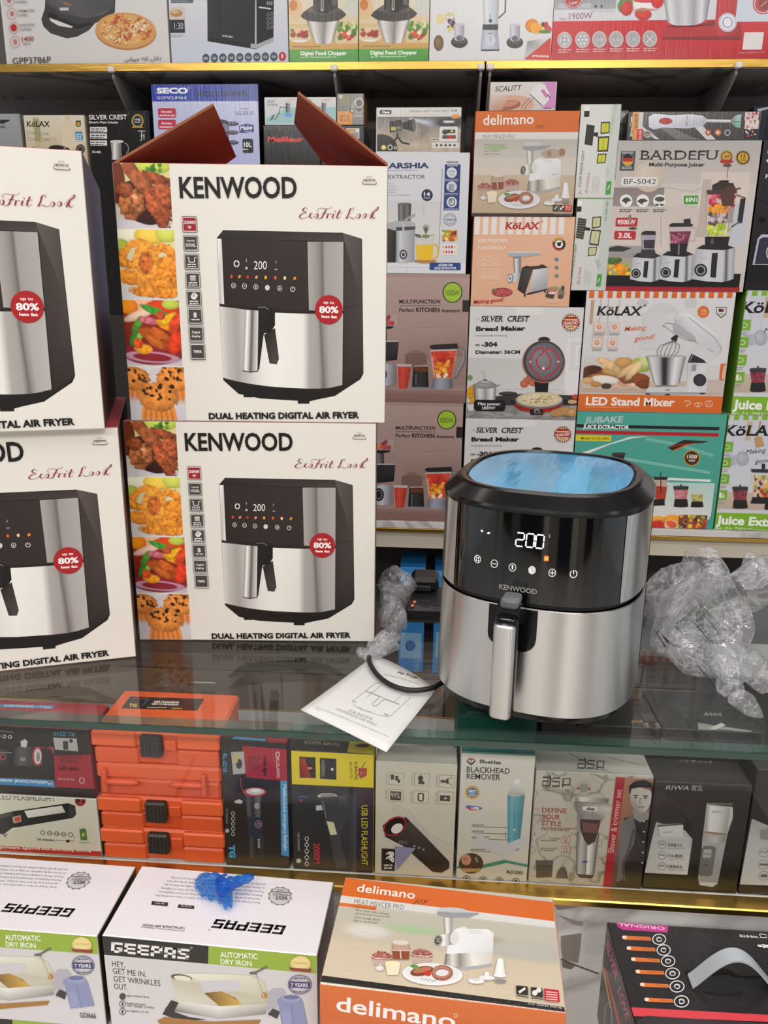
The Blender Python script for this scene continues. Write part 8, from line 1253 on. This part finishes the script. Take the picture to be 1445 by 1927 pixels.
t.L([(1046, 742), (1108, 752)], 4, '3a3634').L([(1122, 754), (1182, 762)], 4, '3a3634').T('Cook, Celebrate, Every day', 1102, 786, 1276, 808, 8, 'dcd8d4', .0, .3, up=(1104, 776), res=1)
f = k.front.v(580, 1600, .37370)
f.R(50, 660, 1310, 1000, 'd86e30', 'cf6428').T('delimano', 140, 808, 738, 900, 78, 'f4f1ee', .015).O(742, 832, 10, 10, 2.5, 'f0e8e0', n=14).T('joy', 780, 900, 830, 905, 34, '3a2018', -.01, .3)
k.done()
# ---- black pet-feeder carton with a grey carry handle
ZK = .80
pa, pb = pZ(1141.7, 1734, ZK), pZ(1445, 1752, ZK); prz = math.atan2(pb.y-pa.y, pb.x-pa.x)
k = Carton('pet', 'pet_feeder_box', 'black carton with orange tags, round icons and a grey carry handle, lower right corner', 'box', pa-V((-math.sin(prz), math.cos(prz), 0))*.17-V((0, 0, .14)), prz, .27, .17, .14, {'': '242123', 'top': '2a2729', 'left': '1c1a1b'}, M_GLOSS); t = k.top.v(1000, 1620, .30796)
t.P([(512, 368), (835, 400), (830, 438), (560, 422), (530, 405)], 'c43a8c').T('ORIGNAL', 812, 404, 526, 378, 24, 'f0dce8', .0, up=(816, 424))
for i in range(6):
    x, y = 780+i*27.2, 480+i*76.5*(1+i*.01)-i*10; y = (480, 546, 614, 690, 770, 862)[i]; s = 1+i*.02
    t.P([(x-228, y-20), (x-218, y-24), (x-54, y-14), (x-48, y+8), (x-206, y+2), (x-224, y-6)], 'd8743c').E(x-212, y-12, 14, 11, 'f2d9c4').T(('Pet Food', 'Breast milk', 'Medication', 'Beauty & Skincare', 'On The Go', 'Food & Drinks')[i], x-66, y-8, x-130-(i == 3)*30, y-14, 8, '6a3418', .0, up=(x-64, y+3), res=1)
    t.E(x, y, 42*s, 34*s, 'eeebec', 0, None, 26).E(x, y, 37*s, 29*s, '2a2729', 0, None, 26).O(x, y, 18*s, 15*s, 4, 'e6e2e3', i*40, i*40+300, 14).L([(x-14, y-10), (x+14, y-6), (x+12, y+12), (x-12, y+10), (x-14, y-10)], 3.5, 'e6e2e3')
t.T('WHITE', 1384, 462, 1268, 454, 18, 'e9e6e6', .03, up=(1388, 476)).L([(1392, 450), (1432, 454), (1438, 474), (1400, 472), (1392, 450)], 4, 'e9e6e6').T('Pets', 1500, 524, 1378, 508, 26, 'e9e6e6', .06, up=(1505, 552)).P([(608, 898), (1500, 948), (1700, 960), (1700, 1012), (1500, 990), (620, 952)], 'd4464e').P([(640, 985), (700, 950), (1700, 1012), (1700, 1100), (640, 1100)], '3a3438')
t.P([(935, 682), (955, 676), (1080, 692), (1120, 690), (1160, 660), (1215, 668), (1262, 705), (1460, 708), (1460, 716), (1250, 712), (1200, 690), (1120, 700), (1080, 702), (944, 694)], '0a0909').P([(1040, 800), (1120, 765), (1220, 760), (1300, 800), (1280, 815), (1150, 825)], '232022')
lf = k.left; lf.T('SILVER', 448, 500, 512, 735, 34, 'c05a8c', .03, up=(470, 470), serif=.05).T('LOVE', 522, 790, 580, 980, 30, 'c05a8c', .03, up=(545, 760), serif=.05).P([(428, 640), (440, 634), (490, 900), (480, 900)], 'c8a828').P([(445, 660), (455, 650), (560, 1050), (540, 1050)], 'c83a44').O(470, 960, 26, 95, 6, 'b4b0b0')
o = k.done()
def lidp(x, y): return pZ(1000+x*.30796, 1620+y*.30796, ZK+.001)
a, b_ = lidp(968, 745), lidp(1475, 775); h = MB(); n = 24; pts = []
ax = (b_-a); nrm = V((-ax.y, ax.x, 0)).normalized()
for i in range(n+1):
    t_ = i/n; p = a+ax*t_+V((0, 0, .038*math.sin(math.pi*t_)**1.15)); wd = .0085
    for s, dz in ((-1, 0), (1, 0), (1, .0024), (-1, .0024)): pts.append(p+nrm*wd*s+V((0, 0, dz+.0006)))
h.add(pts, [(i*4+j, i*4+(j+1) % 4, i*4+4+(j+1) % 4, i*4+4+j) for i in range(n) for j in range(4)]+[(0, 3, 2, 1), (n*4, n*4+1, n*4+2, n*4+3)], 'b4b9c0'); ho = h.obj('carry_handle', mat('grey_handle_plastic', 'b0b6be', .3), o); ho['label'] = 'arched grey plastic carry handle'
# ---- crumpled blue plastic wrap on the iron carton
K_ = pZ(420, 1668, ZB+.020); rim = smooth([pZ(x, y, ZB+.004) for x, y in ((432, 1655), (398, 1650), (370, 1654), (369, 1674), (386, 1692), (408, 1697), (424, 1711), (438, 1706), (436, 1682))], 9); n = len(rim); P = []; g = random.Random(3)
for i, p in enumerate(rim):
    ph = g.uniform(-.3, .3)
    for j in range(7):
        t_ = j/6; q = K_*(1-t_)+p*t_; P.append(q+V((0, 0, .010*math.sin(math.pi*t_)+(.0028*math.sin(i*.9+ph)+.0015)*t_)))
F = [(i*7+j, i*7+j+1, i*7+8+j, i*7+7+j) for i in range(n-1) for j in range(6)]; m = MB(); P = [V((p.x, p.y, max(p.z, ZB+.001))) for p in P]; m.add(P, F, '2a7ad0', False)
tl = [K_*(1-t_)+pZ(476, 1649, ZB+.014)*t_ for t_ in [k/8 for k in range(-1, 9)]]; m.tube(tl, [.011, .010, .0075, .0085, .006, .0065, .005, .0055, .0045, .003], 9, '2a7ad0')
o = m.top('plastic_wrap', film('blue_film', (.25, .58, .95), '2f8ae8', .3, .7, 40), (K_.x, K_.y, ZB)); tag(o, 'small crumpled piece of translucent blue plastic on the white iron carton lid', 'plastic wrap')
# torn brown patches on the marble base panel
m = MB(); f = Face(V((GX0, .8088, 0)), V((1, 0, 0)), V((0, 0, 1)), GX1-GX0, ZS-.01, m); f.v(1000, 1620, .30796)
f.P([(140, 232), (240, 236), (335, 248), (310, 275), (250, 290), (160, 300)], '857a70').P([(165, 330), (250, 360), (318, 372), (310, 400), (250, 385), (190, 350)], '8a8078').P([(180, 460), (305, 442), (300, 520), (285, 625), (190, 600), (180, 530)], '887d74').P([(185, 610), (270, 640), (240, 664), (190, 650)], '6e645c').L([(180, 600), (300, 650), (410, 690)], 8, '3a3634'); m.obj('torn_sticker_residue', mat('residue', attr=True, rough=.6), case)
